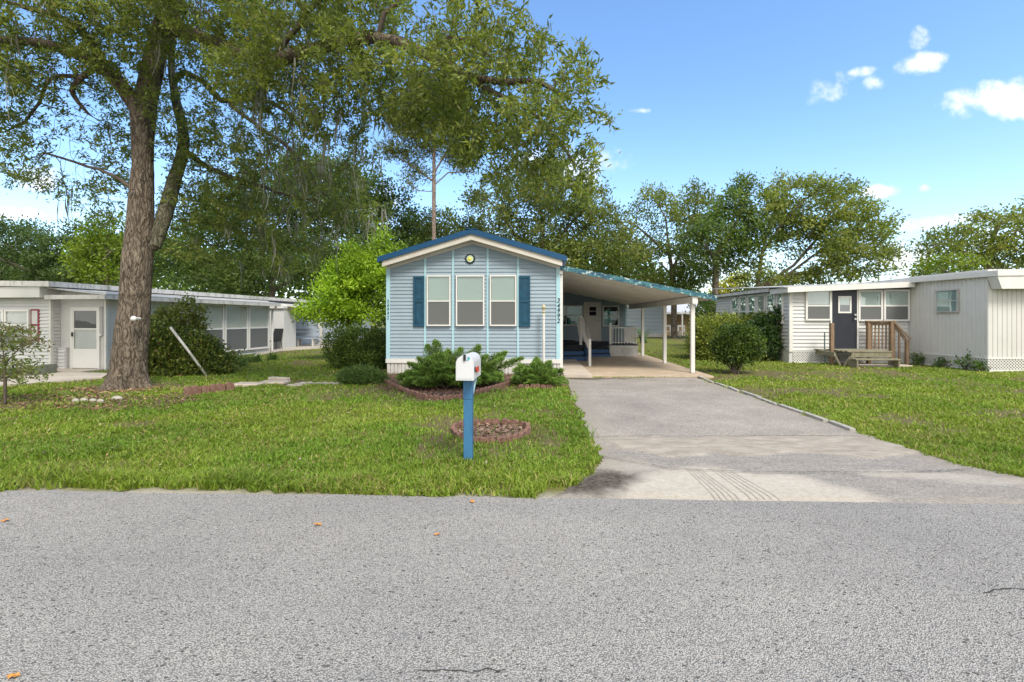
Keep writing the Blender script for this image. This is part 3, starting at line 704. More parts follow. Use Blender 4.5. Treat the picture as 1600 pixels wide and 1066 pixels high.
for k in range(6): m.box(u0 + 0.02, u1 - 0.02, bj - 0.362, bj - 0.351, zz(533) + 0.03 + k*0.035, zz(533) + 0.045 + k*0.035)
m.build('air_conditioner', M['ac'], lh)
# roofs
m = MB(fL); zr0, zr1 = zz(440), zz(440) + 0.16
ea = -1.6
m.prism([(aj - 5.5, bj - 0.35, 2.50), (aj + 0.35, bj - 0.35, 2.40), (aj + 0.35, bj - 0.35, 2.55), (aj - 5.5, bj - 0.35, 2.65)], (0, 16.0, 0))
m.build('main_roof', M['white_dirty'], lh)
m = MB(fL); m.box(aj - 5.5, aj + 0.0, bj - 0.30, bj + 0.02, 2.10, 2.41); m.build('bay_fascia', M['white_panel'], lh)
m = MB(fL); m.prism([(aj + 0.02, -0.42, 2.36), (0.45, -0.42, 2.16), (0.45, -0.42, 2.20), (aj + 0.02, -0.42, 2.40)], (0, Lsun + 0.6, 0)); m.build('sunroom_roof', M['roof_grey'], lh)
m = MB(fL); m.box(0.30, 0.45, -0.42, Lsun + 0.2, 2.05, 2.165); m.box(aj + 0.01, 0.45, -0.47, -0.421, 2.05, 2.17); m.build('gutter', M['white_dirty'], lh)
m = MB(fL); m.box(-0.01, 0.30, 0.0, Lsun, 2.08, 2.10); m.build('sunroom_soffit', M['white'], lh)
m = MB(fL); bb = lb_of(425, 0.06); m.tube([(0.38, bb - 0.2, 2.06), (0.36, bb - 0.2, 1.98), (0.09, bb, 1.85), (0.07, bb, 1.75), (0.07, bb, 0.05)], 0.045, 8); m.build('downspout', M['white'], lh)
m = MB(fL); bb = lb_of(289, 0.3); m.tube([(0.38, bb, 2.05), (0.38, bb, 1.93), (0.30, bb - 0.1, 1.85), (0.2, bb - 0.2, 1.84)], 0.05, 8); m.build('spout_elbow', M['white'], lh)
# rear part of that home: grey-green wall, awning, meter board
m = MB(fL); bq = 14.5
fR = lambda a, o, z: (aj + 0.0 + o, a, z)
m.box(aj + 0.0, aj + 0.03, Lsun, 15.2, 0.0, 2.4); lap(m, lambda a, o, z: (aj + 0.03 + o, a, z), Lsun, 15.2, 0.1, 2.35, 0.25, 0.012); m.build('rear_wall', M['grey_siding'], lh)
# porch box of the sunroom end, with a rounded white canopy
pa = P(411, 500, 23.4); pb_ = P(444, 500, 23.4)
m = MB(); m.box(pa[0], pb_[0], 23.4, 24.6, 0.0, P(430, 482, 23.4)[2]); m.build('side_cupboard', M['white_siding'], lh)
m = MB(); zq = P(430, 482, 23.4)[2]
m.prism([(pa[0]-0.1, 23.3, zq), (pb_[0]+0.05, 23.3, zq), (pb_[0]+0.05, 23.3, zq+0.1), (pb_[0]-0.05, 23.3, zq+0.2), (pa[0]-0.1, 23.3, zq+0.22)], (0, 1.4, 0)); m.build('cupboard_canopy', M['white'], lh)
m = MB(); a = P(440, 478, 24.0); b = P(470, 481, 24.0); m.prism([(a[0]-0.4, 23.6, a[2]+0.16), (b[0]+0.2, 23.6, b[2]+0.05), (b[0]+0.2, 23.6, b[2]-0.02), (a[0]-0.4, 23.6, a[2]+0.08)], (0, 3.0, 0)); m.build('rear_awning', M['white_dirty'], lh)

# wall with windows further back, blue-grey, between sunroom and the bright tree
bk = thing('blue_grey_shed', 'pale blue grey shed half hidden behind the bright green tree', 'shed', (P(480, 500, 29)[0], 29, 0))
fK = lambda a, o, z: (a, 29 - o, z)
x0 = P(430, 500, 29)[0]; x1 = P(545, 500, 29)[0]
m = MB(); m.box(x0, x1, 29.0, 33, 0.0, 2.3); lap(m, fK, x0, x1, 0.0, 2.3, 0.2, 0.012); m.build('wall', M['grey_siding'], bk)
m = MB(); m.prism([(x0 - 0.3, 28.7, 2.3), (x1 + 0.3, 28.7, 2.3), (x1 + 0.3, 28.7, 2.42), (x0 - 0.3, 28.7, 2.42)], (0, 4.6, 0.35)); m.build('roof', M['white_dirty'], bk)
window(bk, fK, P(472, 500, 29)[0], P(492, 500, 29)[0], P(480, 515, 29)[2], P(480, 500, 29)[2] + 0.2, 0, 0.05, blind=None)
m = MB(); q = P(501, 500, 28.2); m.box(q[0]-0.12, q[0]+0.12, 28.1, 28.3, 0.0, 2.2); m.build('corner_post', M['white_panel'], bk)
# patio bench / low ledge stack
lg = P(470, 540, 25.5)
bn = thing('patio_bench', 'long low grey patio bench by the end of the sunroom', 'bench', (lg[0], 25.5, 0))
xa, xb = P(440, 535, 25.5)[0], P(495, 535, 25.5)[0]
m = MB(); 
for k in range(3): m.box(xa, xb, 25.3 + k*0.17, 25.45 + k*0.17, 0.42, 0.46)
m.build('seat', M['grey_siding'], bn)
for xx in (xa + 0.15, (xa+xb)/2, xb - 0.15):
    m = MB(); m.box(xx - 0.04, xx + 0.04, 25.32, 25.40, 0.0, 0.419); m.box(xx - 0.04, xx + 0.04, 25.62, 25.70, 0.0, 0.419); m.box(xx - 0.03, xx + 0.03, 25.401, 25.619, 0.2, 0.26); m.build('leg', M['white_dirty'], bn)
m = MB(); m.box(xa, xb, 25.82, 25.86, 0.55, 0.75); m.box(xa, xb, 25.82, 25.86, 0.82, 0.95); 
for xx in (xa + 0.1, xb - 0.1): m.box(xx - 0.03, xx + 0.03, 25.861, 25.92, 0.0, 1.0)
m.build('backrest', M['grey_siding'], bn)
q = P(430, 540, 23.0)
ch = thing('patio_chair', 'dark mesh patio chair leaning back beside the downspout', 'chair', (q[0], 22.9, 0))
m = MB(); m.box(q[0]-0.25, q[0]+0.25, 22.65, 23.1, 0.40, 0.43); m.build('seat', M['dark'], ch)
m = MB(); m.prism([(q[0]-0.25, 23.1, 0.43), (q[0]+0.25, 23.1, 0.43), (q[0]+0.22, 23.35, 1.0), (q[0]-0.22, 23.35, 1.0)], (0, 0.02, 0.01)); m.build('backrest', M['dark'], ch)
for sx in (-0.24, 0.24):
    for (ya, yb) in ((22.66, 22.6), (23.08, 23.2)):
        m = MB(); m.tube([(q[0]+sx, ya, 0.42), (q[0]+sx*1.05, yb, 0.0)], 0.016, 8); m.build('leg', M['black'], ch)

# planter kerb left, leaning pipe, trunk lamp
q0 = G(-40, 600); q1 = G(84, 583)
pk = MB(); pk.beam((q0[0], q0[1], 0.13), (q1[0], q1[1], 0.13), 0.16, 0.26)
tag(pk.build('planter_timber', M['timber_green'], loc=(q0[0], q0[1], 0)), 'mossy green timber edging a planting bed below the white home at left', 'timber')
a = G(323, 588); b = P(266, 511, a[1] - 0.45)
pm = MB(); pm.tube([a, tuple((np.array(a)*0.5 + np.array(b)*0.5) + np.array((0.0, 0, 0.015))), b], 0.031, 10)
tag(pm.build('leaning_pipe', M['white_dirty'], loc=a, smooth=True), 'fallen white drain pipe leaning into the vine shrub', 'pipe')
# ================================================================== right white home
RY = 16.75
rx0 = P(1234, 560, RY)[0]; rx1 = P(1420, 560, RY)[0]
rh = thing('white_panel_home', 'white home at right with a charcoal door and lattice skirting', 'mobile home', (rx0, RY, 0))
fF = lambda a, o, z: (a, RY - o, z)
fW = lambda a, o, z: (rx0 - o, a, z)
ex1 = P(1543, 560, 14.2)[0]; EY = 14.2         # front end of the main body
def fM(a, o, z):                                # a: 0..1 from the inner corner to the street corner
    d = np.array((ex1 - rx1, EY - RY)); L = np.linalg.norm(d); nn = np.array((d[1], -d[0]))/L
    return (rx1 + d[0]*a/L + nn[0]*o, RY + d[1]*a/L + nn[1]*o, z)
ML = math.hypot(ex1 - rx1, EY - RY)
fN = lambda a, o, z: (a, EY - o, z)
zf = P(1330, 451, RY)[2]
YB = 23.2
m = MB()
m.box(rx0 + 0.02, rx1 + 1, RY + 0.01, YB, -0.05, 2.5)
lap(m, fF, rx0, rx1 - 0.05, 0.42, 2.48, 0.125, 0.018); lap(m, fW, RY, YB, 0.42, 2.48, 0.125, 0.018)
m.build('wall', M['white_siding'], rh)
m = MB(); m.box(rx0 - 0.03, rx0 + 0.09, RY - 0.035, RY + 0.06, 0.38, 2.5); m.build('corner_trim', M['white'], rh)
m = MB(); m.box(rx0 - 0.012, rx0 + 0.02, RY + 0.02, YB, -0.05, 0.41); m.build('base_panel', M['white_panel'], rh)
# ribbed panel walls
def ribbed(mb, fn, a0, a1, z0, z1, p=0.1):
    a = a0
    while a < a1 - 1e-3:
        e = min(a + p, a1)
        pr = [(a, 0.0), (a + 0.006, -0.012), (a + 0.018, -0.012), (a + 0.024, 0.0), (e, 0.0)]
        for (u0, o0), (u1, o1) in zip(pr[:-1], pr[1:]):
            if u1 <= e + 1e-6: mb.quad(fn(u0, o0, z0), fn(u1, o1, z0), fn(u1, o1, z1), fn(u0, o0, z1))
        a = e
m = MB(); ribbed(m, fM, 0.0, ML, 0.40, 2.9, 0.13); ribbed(m, fN, ex1, ex1 + 4.2, 0.40, 2.9, 0.13)
m.prism([(rx1 + 0.03, RY - 0.0, 0.0), (ex1 + 0.03, EY + 0.03, 0.0), (ex1 + 4.2, EY + 0.03, 0.0), (ex1 + 4.2, RY + 6, 0.0), (rx1 + 0.03, RY + 6, 0.0)], (0, 0, 2.88))
m.build('main_wall', M['white_panel'], rh)
# lattice skirting
def lattice(mb, fn, a0, a1, z0, z1, s=0.085, w=0.024):
    hgt = z1 - z0
    k = a0 - hgt
    while k < a1:
        for sg in (1, -1):
            if sg > 0: p0, p1 = (k, z0), (k + hgt, z1)
            else: p0, p1 = (k + hgt, z0), (k, z1)
            # clip in a
            (xa, za), (xb, zb_) = sorted((p0, p1))
            if xb > a0 and xa < a1:
                sl = (zb_ - za)/(xb - xa)
                if xa < a0: za += sl*(a0 - xa); xa = a0
                if xb > a1: zb_ -= sl*(xb - a1); xb = a1
                o = 0.004 if sg > 0 else 0.010; h2 = w*0.7
                mb.quad(fn(xa, o, za - h2), fn(xb, o, zb_ - h2), fn(xb, o, zb_ + h2), fn(xa, o, za + h2))
        k += s
    for q in (z0, z1): fbox(mb, fn, a0, a1, 0.0, 0.02, q - 0.02, q + 0.02)
dk = MB()
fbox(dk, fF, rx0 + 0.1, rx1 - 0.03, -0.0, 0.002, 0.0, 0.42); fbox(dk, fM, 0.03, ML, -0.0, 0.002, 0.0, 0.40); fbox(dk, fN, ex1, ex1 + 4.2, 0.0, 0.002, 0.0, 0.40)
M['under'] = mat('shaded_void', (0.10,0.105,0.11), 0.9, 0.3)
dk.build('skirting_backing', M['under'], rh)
m = MB(); lattice(m, fF, rx0 + 0.1, rx1 - 0.03, 0.02, 0.40); lattice(m, fM, 0.03, ML, 0.02, 0.38); lattice(m, fN, ex1, ex1 + 4.2, 0.02, 0.38)
m.build('lattice', M['white_clean'], rh)
# roofs
m = MB(); e0 = P(1231, 449, RY - 0.35); e1 = P(1430, 440.5, RY - 0.35)
m.prism([(e0[0], RY - 0.35, e0[2]), (e1[0], RY - 0.35, e1[2]), (e1[0], RY - 0.35, e1[2] - 0.17), (e0[0], RY - 0.35, e0[2] - 0.17)], (0, 1.2, 0)); m.build('sunroom_fascia', M['white'], rh)
m = MB(); m.prism([(e0[0] - 0.1, RY - 0.34, e0[2] + 0.02), (e1[0], RY - 0.34, e1[2] + 0.02), (e1[0], RY - 0.34, e1[2] + 0.0), (e0[0] - 0.1, RY - 0.34, e0[2] + 0.0)], (0, YB - RY + 0.5, 0.35)); m.build('sunroom_roof', M['roof_grey'], rh)
m = MB(); m.beam((rx0 - 0.25, RY + 0.9, 2.53), (rx0 - 0.25, YB + 0.3, 2.55), 0.06, 0.13); m.box(rx0 - 0.28, rx0 + 0.1, RY + 0.86, YB + 0.2, 2.585, 2.61); m.build('side_eave', M['white_dirty'], rh)
za = P(1405, 436, RY - 0.2)[2]; zb_ = P(1560, 422.5, EY - 0.35)[2]
m = MB(); A = (rx1 - 0.30, RY + 0.3); B = (ex1 - 0.05, EY - 0.36)
m.add([(A[0], A[1], za), (B[0], B[1], zb_), (ex1 + 4.5, EY - 0.36, zb_ + 0.05), (ex1 + 4.5, RY + 6, zb_ + 0.05), (A[0], RY + 6, za),
       (A[0], A[1], za - 0.13), (B[0], B[1], zb_ - 0.15), (ex1 + 4.5, EY - 0.36, zb_ - 0.10), (ex1 + 4.5, RY + 6, zb_ - 0.10), (A[0], RY + 6, za - 0.13)],
      [(0,1,2,3,4), (9,8,7,6,5), (0,5,6,1), (1,6,7,2), (2,7,8,3), (3,8,9,4), (4,9,5,0)])
m.build('main_roof', M['white'], rh)
zq0 = P(1566, 451, EY - 0.4)[2]; zq1 = P(1566, 431, EY - 0.4)[2]; xq = P(1561, 440, EY - 0.35)[0]
m = MB(); m.prism([(xq + 0.1, EY - 0.33, zq0), (ex1 + 4.3, EY - 0.33, zq0), (ex1 + 4.3, EY - 0.33, zq1 + 0.1), (xq - 0.06, EY - 0.33, zq1 + 0.1)], (0, 0.30, 0)); m.build('bay_panel', M['white'], rh)
# windows
zq = lambda py, Y: H + (HOR - py)/F*(Y*0.97)
W_ = lambda a, b, z0, z1, **k: window(rh, fF, P(a, 500, RY)[0], P(b, 500, RY)[0], P((a+b)/2, z0, RY)[2], P((a+b)/2, z1, RY)[2], **k)
W_(1257.5, 1297, 501, 453, fw=0.055, mid=0.48, blind='blind_white', blind_to=0.52, screen=True)
W_(1339.5, 1377, 502, 453.5, fw=0.055, mid=0.49, blind='blind_white', blind_to=0.22, screen=True)
W_(1379, 1419, 502, 453, fw=0.055, mid=0.49, blind='blind_white', blind_to=0.22, screen=True)
ax0, ax1 = 0, 0
def ma_of(px):
    dx, dy, _ = ray(px, 500); d = np.array((ex1 - rx1, EY - RY))/ML
    s = np.linalg.solve(np.array([[d[0], -dx], [d[1], -dy]]), np.array([-rx1, -RY])); return s[0], s[1]*dy
a0, y0 = ma_of(1464.5); a1, y1 = ma_of(1499.5)
window(rh, fM, a0, a1, H + (HOR - 488.5)/F*15.0, H + (HOR - 453)/F*15.0, 0.5, 0.035, frame='steel', blind='curtain', screen=False, glass='glass', dep=0.05)
# row of windows along the side wall
def rb_of(px):
    dx, dy, _ = ray(px, 500); return rx0/dx*dy
cols = [1147, 1157, 1170.5, 1185, 1200, 1214.5, 1234]
ys = [rb_of(p) for p in (1144, 1157, 1170, 1184, 1199, 1215, 1233)]
for i in range(6):
    ya, yb = ys[i+1] + 0.06, ys[i] - 0.06
    if i == 5: ya = ys[5] - 0.9 + 0.1; ya = RY + 0.35; yb = ys[5] - 0.06
    window(rh, fW, ya, yb, 1.33, 2.42, mid=0.42, fw=0.05, blind='blind_white' if i in (1,3,5) else 'curtain', blind_to=0.35, screen=False, glass='glass')
# door
x0, x1 = P(1298.5, 500, RY)[0], P(1337.5, 500, RY)[0]; z0, z1 = P(1318, 545, RY)[2], P(1318, 453, RY)[2]
m = MB(); fbox(m, fF, x0 - 0.05, x0, 0, 0.06, z0 - 0.05, z1 + 0.04); fbox(m, fF, x1, x1 + 0.05, 0, 0.06, z0 - 0.05, z1 + 0.04); fbox(m, fF, x0, x1, 0, 0.06, z1, z1 + 0.04); fbox(m, fF, x0, x1, 0, 0.08, z0 - 0.05, z0); m.build('door_frame', M['white_clean'], rh)
m = MB(); fbox(m, fF, x0, x1, 0.019, 0.045, z0, z1); dr = m.build('door', M['door_dark'], rh)
u0, u1 = P(1308, 500, RY)[0], P(1328.5, 500, RY)[0]; v0, v1 = P(1318, 489.5, RY)[2], P(1318, 463, RY)[2]; vm = v0 + (v1-v0)*0.48
m = MB()
for (p0, p1, r0, r1) in ((u0, u0+0.05, v0, v1), (u1-0.05, u1, v0, v1), (u0+0.05, u1-0.05, v0, v0+0.05), (u0+0.05, u1-0.05, v1-0.05, v1)): fbox(m, fF, p0, p1, 0.045, 0.065, r0, r1)
m.build('window_frame', M['white_clean'], dr)
m = MB(); fbox(m, fF, u0+0.05, u1-0.05, 0.046, 0.049, v0+0.05, v1-0.05); m.build('window_interior', M['dark'], dr)
m = MB(); fbox(m, fF, u0+0.06, u1-0.06, 0.050, 0.052, vm, v1-0.05); m.build('window_blind', M['blind_white'], dr)
m = MB(); fbox(m, fF, u0+0.05, u1-0.05, 0.055, 0.057, v0+0.05, v1-0.05); m.build('pane', M['glass'], dr)
for zz_ in (P(1333, 492, RY)[2], P(1333, 498.5, RY)[2]):
    m = MB(); hx = P(1333.5, 500, RY)[0]; m.tube([(hx, RY-0.045, zz_), (hx, RY-0.09, zz_)], 0.02, 10)
    m.box(hx - 0.035, hx + 0.035, RY - 0.115, RY - 0.091, zz_ - 0.028, zz_ + 0.028); m.build('handle', M['steel'], dr)

# ------------------------------------------------------------------ wooden entry steps
st = thing('wooden_steps', 'weathered wooden landing and steps with a slatted railing at the charcoal door', 'steps', (P(1350, 560, 15.8)[0], 15.8, 0))
Y0, Y1 = 15.55, 16.62
x0, x1 = P(1303, 548, Y0)[0], P(1394, 548, Y0)[0]; zp = P(1350, 548.5, Y0)[2]
m = MB()
for k in range(7):
    yy = Y0 + 0.155*k; m.box(x0 + (0.42 if k == 0 else 0.34 + 0.03*(k % 2) if k < 5 else 0.0), x1 + 0.02*(k % 3), yy, yy + 0.145, zp - 0.04, zp)
m.build('landing', M['wood_grey'], st)
m = MB(); m.box(x0 + 0.55, x1, Y0 + 0.02, Y0 + 0.06, zp - 0.20, zp - 0.041); m.box(x0 + 0.05, x0 + 0.09, Y0 + 0.07, Y1, zp - 0.18, zp - 0.041); m.box(x1 - 0.06, x1 - 0.02, Y0 + 0.07, Y1, zp - 0.18, zp - 0.041); m.build('joist', M['wood_grey'], st)
m = MB(); xa, xb = P(1333, 562, 15.2)[0], P(1405, 562, 15.2)[0]; zs = P(1370, 561, 15.1)[2]; m.box(xa, xb, 15.08, 15.34, zs - 0.04, zs); m.box(xa + 0.05, xa + 0.09, 15.1, 15.54, 0.0, zs - 0.041); m.box(xb - 0.09, xb - 0.05, 15.1, 15.54, 0.0, zs - 0.041); m.build('step', M['wood_grey'], st)
for px, y, za_, zb2 in ((1299.5, 16.2, P(1299, 505, 16.2)[2], 0.11), (1357, 16.45, P(1357, 501, 16.45)[2], 0.11), (1393.5, 16.2, P(1393, 502, 16.2)[2], 0.13)):
    x = P(px, 500, y)[0]; m = MB(); m.rbox(x - zb2/2, x + zb2/2, y - zb2/2, y + zb2/2, 0, za_, 0.006); m.build('post', M['wood'], st)
gp = P(1417, 565, 15.9); m = MB(); zt = P(1417, 531, 15.9)[2]; m.rbox(gp[0]-0.045, gp[0]+0.045, 15.86, 15.95, 0, zt, 0.006); m.build('post', M['wood'], st)
m = MB(); xa, xb = P(1353, 503, 16.45)[0], P(1397, 503, 16.2)[0]; zr_ = P(1375, 503, 16.35)[2]
m.beam((xa, 16.47, zr_ + 0.02), (xb, 16.18, zr_ + 0.02), 0.14, 0.04); m.beam((xa, 16.50, zr_ - 0.06), (xb, 16.21, zr_ - 0.06), 0.035, 0.09)
m.beam((xb - 0.03, 16.2, zr_ + 0.03), (gp[0] + 0.08, 15.86, zt + 0.02), 0.13, 0.04); m.beam((xb - 0.02, 16.2, zr_ - 0.09), (gp[0] + 0.02, 15.88, zt - 0.09), 0.035, 0.09)
m.build('handrail', M['wood'], st)
for k in range(1, 8):
    q = k/8; x = xa + (xb-xa)*q; y = 16.46 + (16.18-16.46)*q + 0.05
    m = MB(); m.box(x - 0.019, x + 0.019, y - 0.015, y + 0.015, zp, zr_ - 0.02); m.build('baluster', M['wood'], st)
x = P(1405, 520, 16.05)[0]; m = MB(); m.box(x - 0.02, x + 0.02, 16.03, 16.07, 0.1, (zr_ + zt)/2 - 0.06); m.build('baluster', M['wood'], st)
m = MB(); m.beam((P(1304, 552, 15.8)[0], 15.8, zp - 0.12), (P(1313, 565, 15.7)[0], 15.7, 0.02), 0.09, 0.035); m.beam((P(1332, 552, 15.6)[0], 15.6, zp - 0.10), (P(1319, 566, 15.6)[0], 15.6, 0.02), 0.09, 0.035); m.beam((P(1333, 552, 15.58)[0], 15.6, zp - 0.06), (P(1334, 567, 15.58)[0], 15.6, 0.0), 0.07, 0.07); m.build('brace', M['wood_grey'], st)
m = MB(); q = G(1380, 573); m.rbox(q[0]-0.85, q[0]+0.75, q[1]-0.2, q[1]+0.3, 0.0, 0.06, 0.01)
tag(m.build('concrete_pad', M['paver'], loc=(q[0], q[1], 0)), 'flat grey concrete pad on the grass before the wooden steps', 'concrete pad')
q = P(1288.5, 565, 16.4); m = MB(); zt = P(1288, 519, 16.4)[2]
m.add([(q[0]-0.02,16.4,0),(q[0]+0.02,16.4,0),(q[0]+0.02,16.4,zt),(q[0]-0.02,16.4,zt),(q[0]-0.012,16.42,0),(q[0]+0.012,16.42,0),(q[0]+0.012,16.42,zt),(q[0]-0.012,16.42,zt)], [(0,1,2,3),(7,6,5,4),(0,4,5,1),(1,5,6,2),(2,6,7,3),(3,7,4,0)])
tag(m.build('metal_stake', M['green_post'], loc=(q[0], 16.4, 0)), 'thin grey green metal stake beside the wooden steps', 'stake')
q = G(1585, 577); m = MB(); m.rbox(q[0]-0.5, q[0]+3, q[1]-0.1, q[1]+0.12, 0.0, 0.14, 0.02)
tag(m.build('landscape_timber', M['wood_grey'], loc=(q[0], q[1], 0)), 'grey landscape timber lying on the grass below the lattice at far right', 'timber')
q = G(1562, 576); m = MB(); m.rbox(q[0]-0.16, q[0]+0.14, q[1]-0.14, q[1]+0.12, -0.01, 0.16, 0.05)
tag(m.build('pale_rock', M['paver'], loc=(q[0], q[1], 0)), 'pale lump of rock at the end of the landscape timber', 'rock')

# ================================================================== background buildings seen through the carport
SY = 40.0
sx0, sx1 = P(968, 500, SY)[0], P(1037, 500, SY)[0]; zs1 = P(1000, 478, SY)[2]
sh = thing('grey_sided_home', 'grey sided home with a barrel roof seen between the carport posts', 'mobile home', ((sx0+sx1)/2, SY, 0))
fG = lambda a, o, z: (a, SY - o, z)
m = MB(); m.box(sx0, sx1, SY + 0.01, SY + 12, 0, zs1); lap(m, fG, sx0, sx1, 0.3, zs1, 0.3, 0.03); m.build('wall', M['grey_siding'], sh)
m = MB(); pr = [(sx0 - 0.1, zs1 - 0.1)] + [(sx0 + (sx1-sx0)*k/10, zs1 + 0.32*math.sin(math.pi*k/10)) for k in range(11)] + [(sx1 + 0.1, zs1 - 0.1)]
m.prism([(x, SY - 0.12, z) for x, z in pr], (0, 12.3, 0)); m.build('roof', M['metal_roof'], sh)
m = MB(); m.box(sx0, sx1, SY - 0.05, SY - 0.031, 0.0, 0.3); m.build('skirting', M['skirt'], sh)
SY2 = 44.0
bx0, bx1 = P(1036, 500, SY2)[0], P(1092, 500, SY2)[0]
bh = thing('white_roofed_house', 'distant tan walled house with a broad white roof beyond the carport', 'house', ((bx0+bx1)/2, SY2, 0))
z1 = P(1060, 490, SY2)[2]; z2 = P(1060, 466, SY2)[2]
m = MB(); m.box(bx0, bx1, SY2, SY2 + 6, 0, z1); m.build('wall', M['tan'], bh)
m = MB(); m.add([(bx0-0.4, SY2-0.8, z1-0.05), (bx1+0.4, SY2-0.8, z1-0.1), (bx1+0.4, SY2+3.2, z2+0.15), (bx0-0.4, SY2+3.2, z2+0.15), (bx0-0.4, SY2-0.8, z1+0.12), (bx1+0.4, SY2-0.8, z1+0.07), (bx1+0.4, SY2+3.2, z2+0.3), (bx0-0.4, SY2+3.2, z2+0.3)], [(0,3,2,1),(4,5,6,7),(0,1,5,4),(1,2,6,5),(2,3,7,6),(3,0,4,7)]); m.build('roof', M['metal_roof'], bh)
m = MB(); q = P(1066, 500, SY2-0.7)[0]; m.box(q-0.06, q+0.06, SY2-0.75, SY2-0.63, 0, z1-0.1); m.build('porch_post', M['white'], bh)
def lawn_chair(px, Y, lab):
    q = P(px, 515, Y); r = thing('lawn_chair', lab, 'chair', (q[0], Y, 0), 0, 'white chairs far behind the carport')
    m = MB(); m.box(q[0]-0.3, q[0]+0.3, Y-0.3, Y+0.25, 0.38, 0.43); m.build('seat', M['white_clean'], r)
    m = MB(); m.box(q[0]-0.3, q[0]-0.2, Y+0.25, Y+0.3, 0.38, 0.95); m.box(q[0]+0.2, q[0]+0.3, Y+0.25, Y+0.3, 0.38, 0.95); m.box(q[0]-0.2, q[0]+0.2, Y+0.25, Y+0.3, 0.8, 0.95); m.build('backrest', M['white_clean'], r)
    for sx in (-0.27, 0.27):
        for sy in (-0.27, 0.22):
            m = MB(); m.box(q[0]+sx-0.035, q[0]+sx+0.035, Y+sy-0.035, Y+sy+0.035, 0, 0.379); m.build('leg', M['white_clean'], r)
lawn_chair(1044, 41.5, 'white lawn chair left of the tree trunk far behind the carport'); lawn_chair(1066, 41.5, 'white lawn chair right of the tree trunk far behind the carport')
# ================================================================== ground, road, driveway
REDGE = 4.05
drive_px = [(884,592),(893,620),(903,645),(912,668),(921,690),(936,716),(917,744),(862,777)]
drive_rt = [(1605,748),(1500,727),(1430,706),(1360,681),(1260,649),(1180,622),(1086,590)]
dl = [G(*p)[:2] for p in drive_px]; dr_ = [G(*p)[:2] for p in drive_rt]
DRIVE = dl + [(G(862,777)[0], REDGE - 0.2), (6.6, REDGE - 0.2), (5.6, 4.28)] + dr_
SLAB = [(0.86, 12.32), (4.62, 12.5), (4.62, CYB), (0.86, CYB)]
conc_px = [(934,684),(1000,684),(1100,686),(1200,685),(1300,682),(1365,688),(1445,708),(1398,713),(1360,716),(1300,713),(1240,709),(1180,714),(1120,710),(1050,714),(1010,706),(958,705)]
CONC = [G(*p)[:2] for p in conc_px]
sand_px = [(1040,729),(1110,727),(1180,736),(1235,748),(1300,768),(1360,789),(940,789),(970,774),(1010,756)]
SAND = [G(*p)[:2] for p in sand_px]
dirt_px = [(860,777),(895,752),(945,742),(1000,738),(1010,748),(975,768),(900,778)]
DIRT = [G(*p)[:2] for p in dirt_px]
RING_C = G(767, 677, 0)[:2]; RING_R = 0.5
BED = [G(*p)[:2] for p in [(594,597),(615,606),(640,617),(665,625),(690,628),(725,623),(770,610),(800,601),(815,606),(880,604)]] + [(0.75, 13.0), (-3.9, 13.0)]
PATH = [G(*p)[:2] for p in [(-120,612),(20,604),(60,600),(160,592),(170,585),(100,583),(60,588),(-120,600)]]
LITTER = [G(*p)[:2] for p in [(-60,640),(60,642),(140,640),(240,640),(300,628),(280,618),(200,622),(120,622),(40,622),(-60,615)]]
REARPAD = [G(*p)[:2] for p in [(395,558),(440,549),(500,545),(520,543),(520,535),(420,540)]]

def axis(segs):
    out = []
    for a, b, st in segs: out += list(np.arange(a, b - 1e-6, st))
    return np.array(out + [segs[-1][1]])
gx = axis([(-600,-120,60),(-120,-40,8),(-40,-16,1.0),(-16,16,0.16),(16,40,1.0),(40,120,8),(120,600,60)])
gy = axis([(-300,-40,40),(-40,2,3.0),(2,16,0.16),(16,30,0.4),(30,80,3.0),(80,1200,60)])
X, Y = np.meshgrid(gx, gy); pts = np.stack([X.ravel(), Y.ravel()], 1)
z = 0.02*(fnoise(pts, 0.5, 3) - 0.5)*sstep(pts[:,1], 4.3, 6)
z[poly_sd(pts, DRIVE) > -0.3] = 0.0; z[poly_sd(pts, DRIVE) > 0.3] = -0.02; z[pts[:,1] < REDGE + 0.1] = -0.02; z[poly_sd(pts, SLAB) > -0.1] = -0.02
nx, ny = len(gx), len(gy)
ii, jj = np.meshgrid(np.arange(nx-1), np.arange(ny-1)); k = (jj*nx + ii).ravel()
quads = np.stack([k, k+1, k+1+nx, k+nx], 1)
bare = np.zeros(len(pts))
def soft(poly, w=0.35): return sstep(poly_sd(pts, poly) + 0.5*(fnoise(pts, 2.2, 9) - 0.5), -w, w*0.6)
bare = np.maximum(bare, soft(BED, 0.25)); bare = np.maximum(bare, soft(LITTER, 0.4)*0.65)
rd = np.hypot(pts[:,0]-RING_C[0], pts[:,1]-RING_C[1]); bare = np.maximum(bare, 1.0*sstep(-rd, -0.56, -0.46))
trunkc = G(197, 606)[:2]
bare = np.maximum(bare, 0.8*sstep(-np.hypot(pts[:,0]-trunkc[0], pts[:,1]-trunkc[1]), -1.5, -0.6))
bare = np.maximum(bare, 0.7*sstep(fnoise(pts, 0.9, 21), 0.58, 0.72))
sandy = sstep(-(pts[:,1] - REDGE) + 0.25*(fnoise(pts, 2.0, 5) - 0.5), -0.14, -0.02)
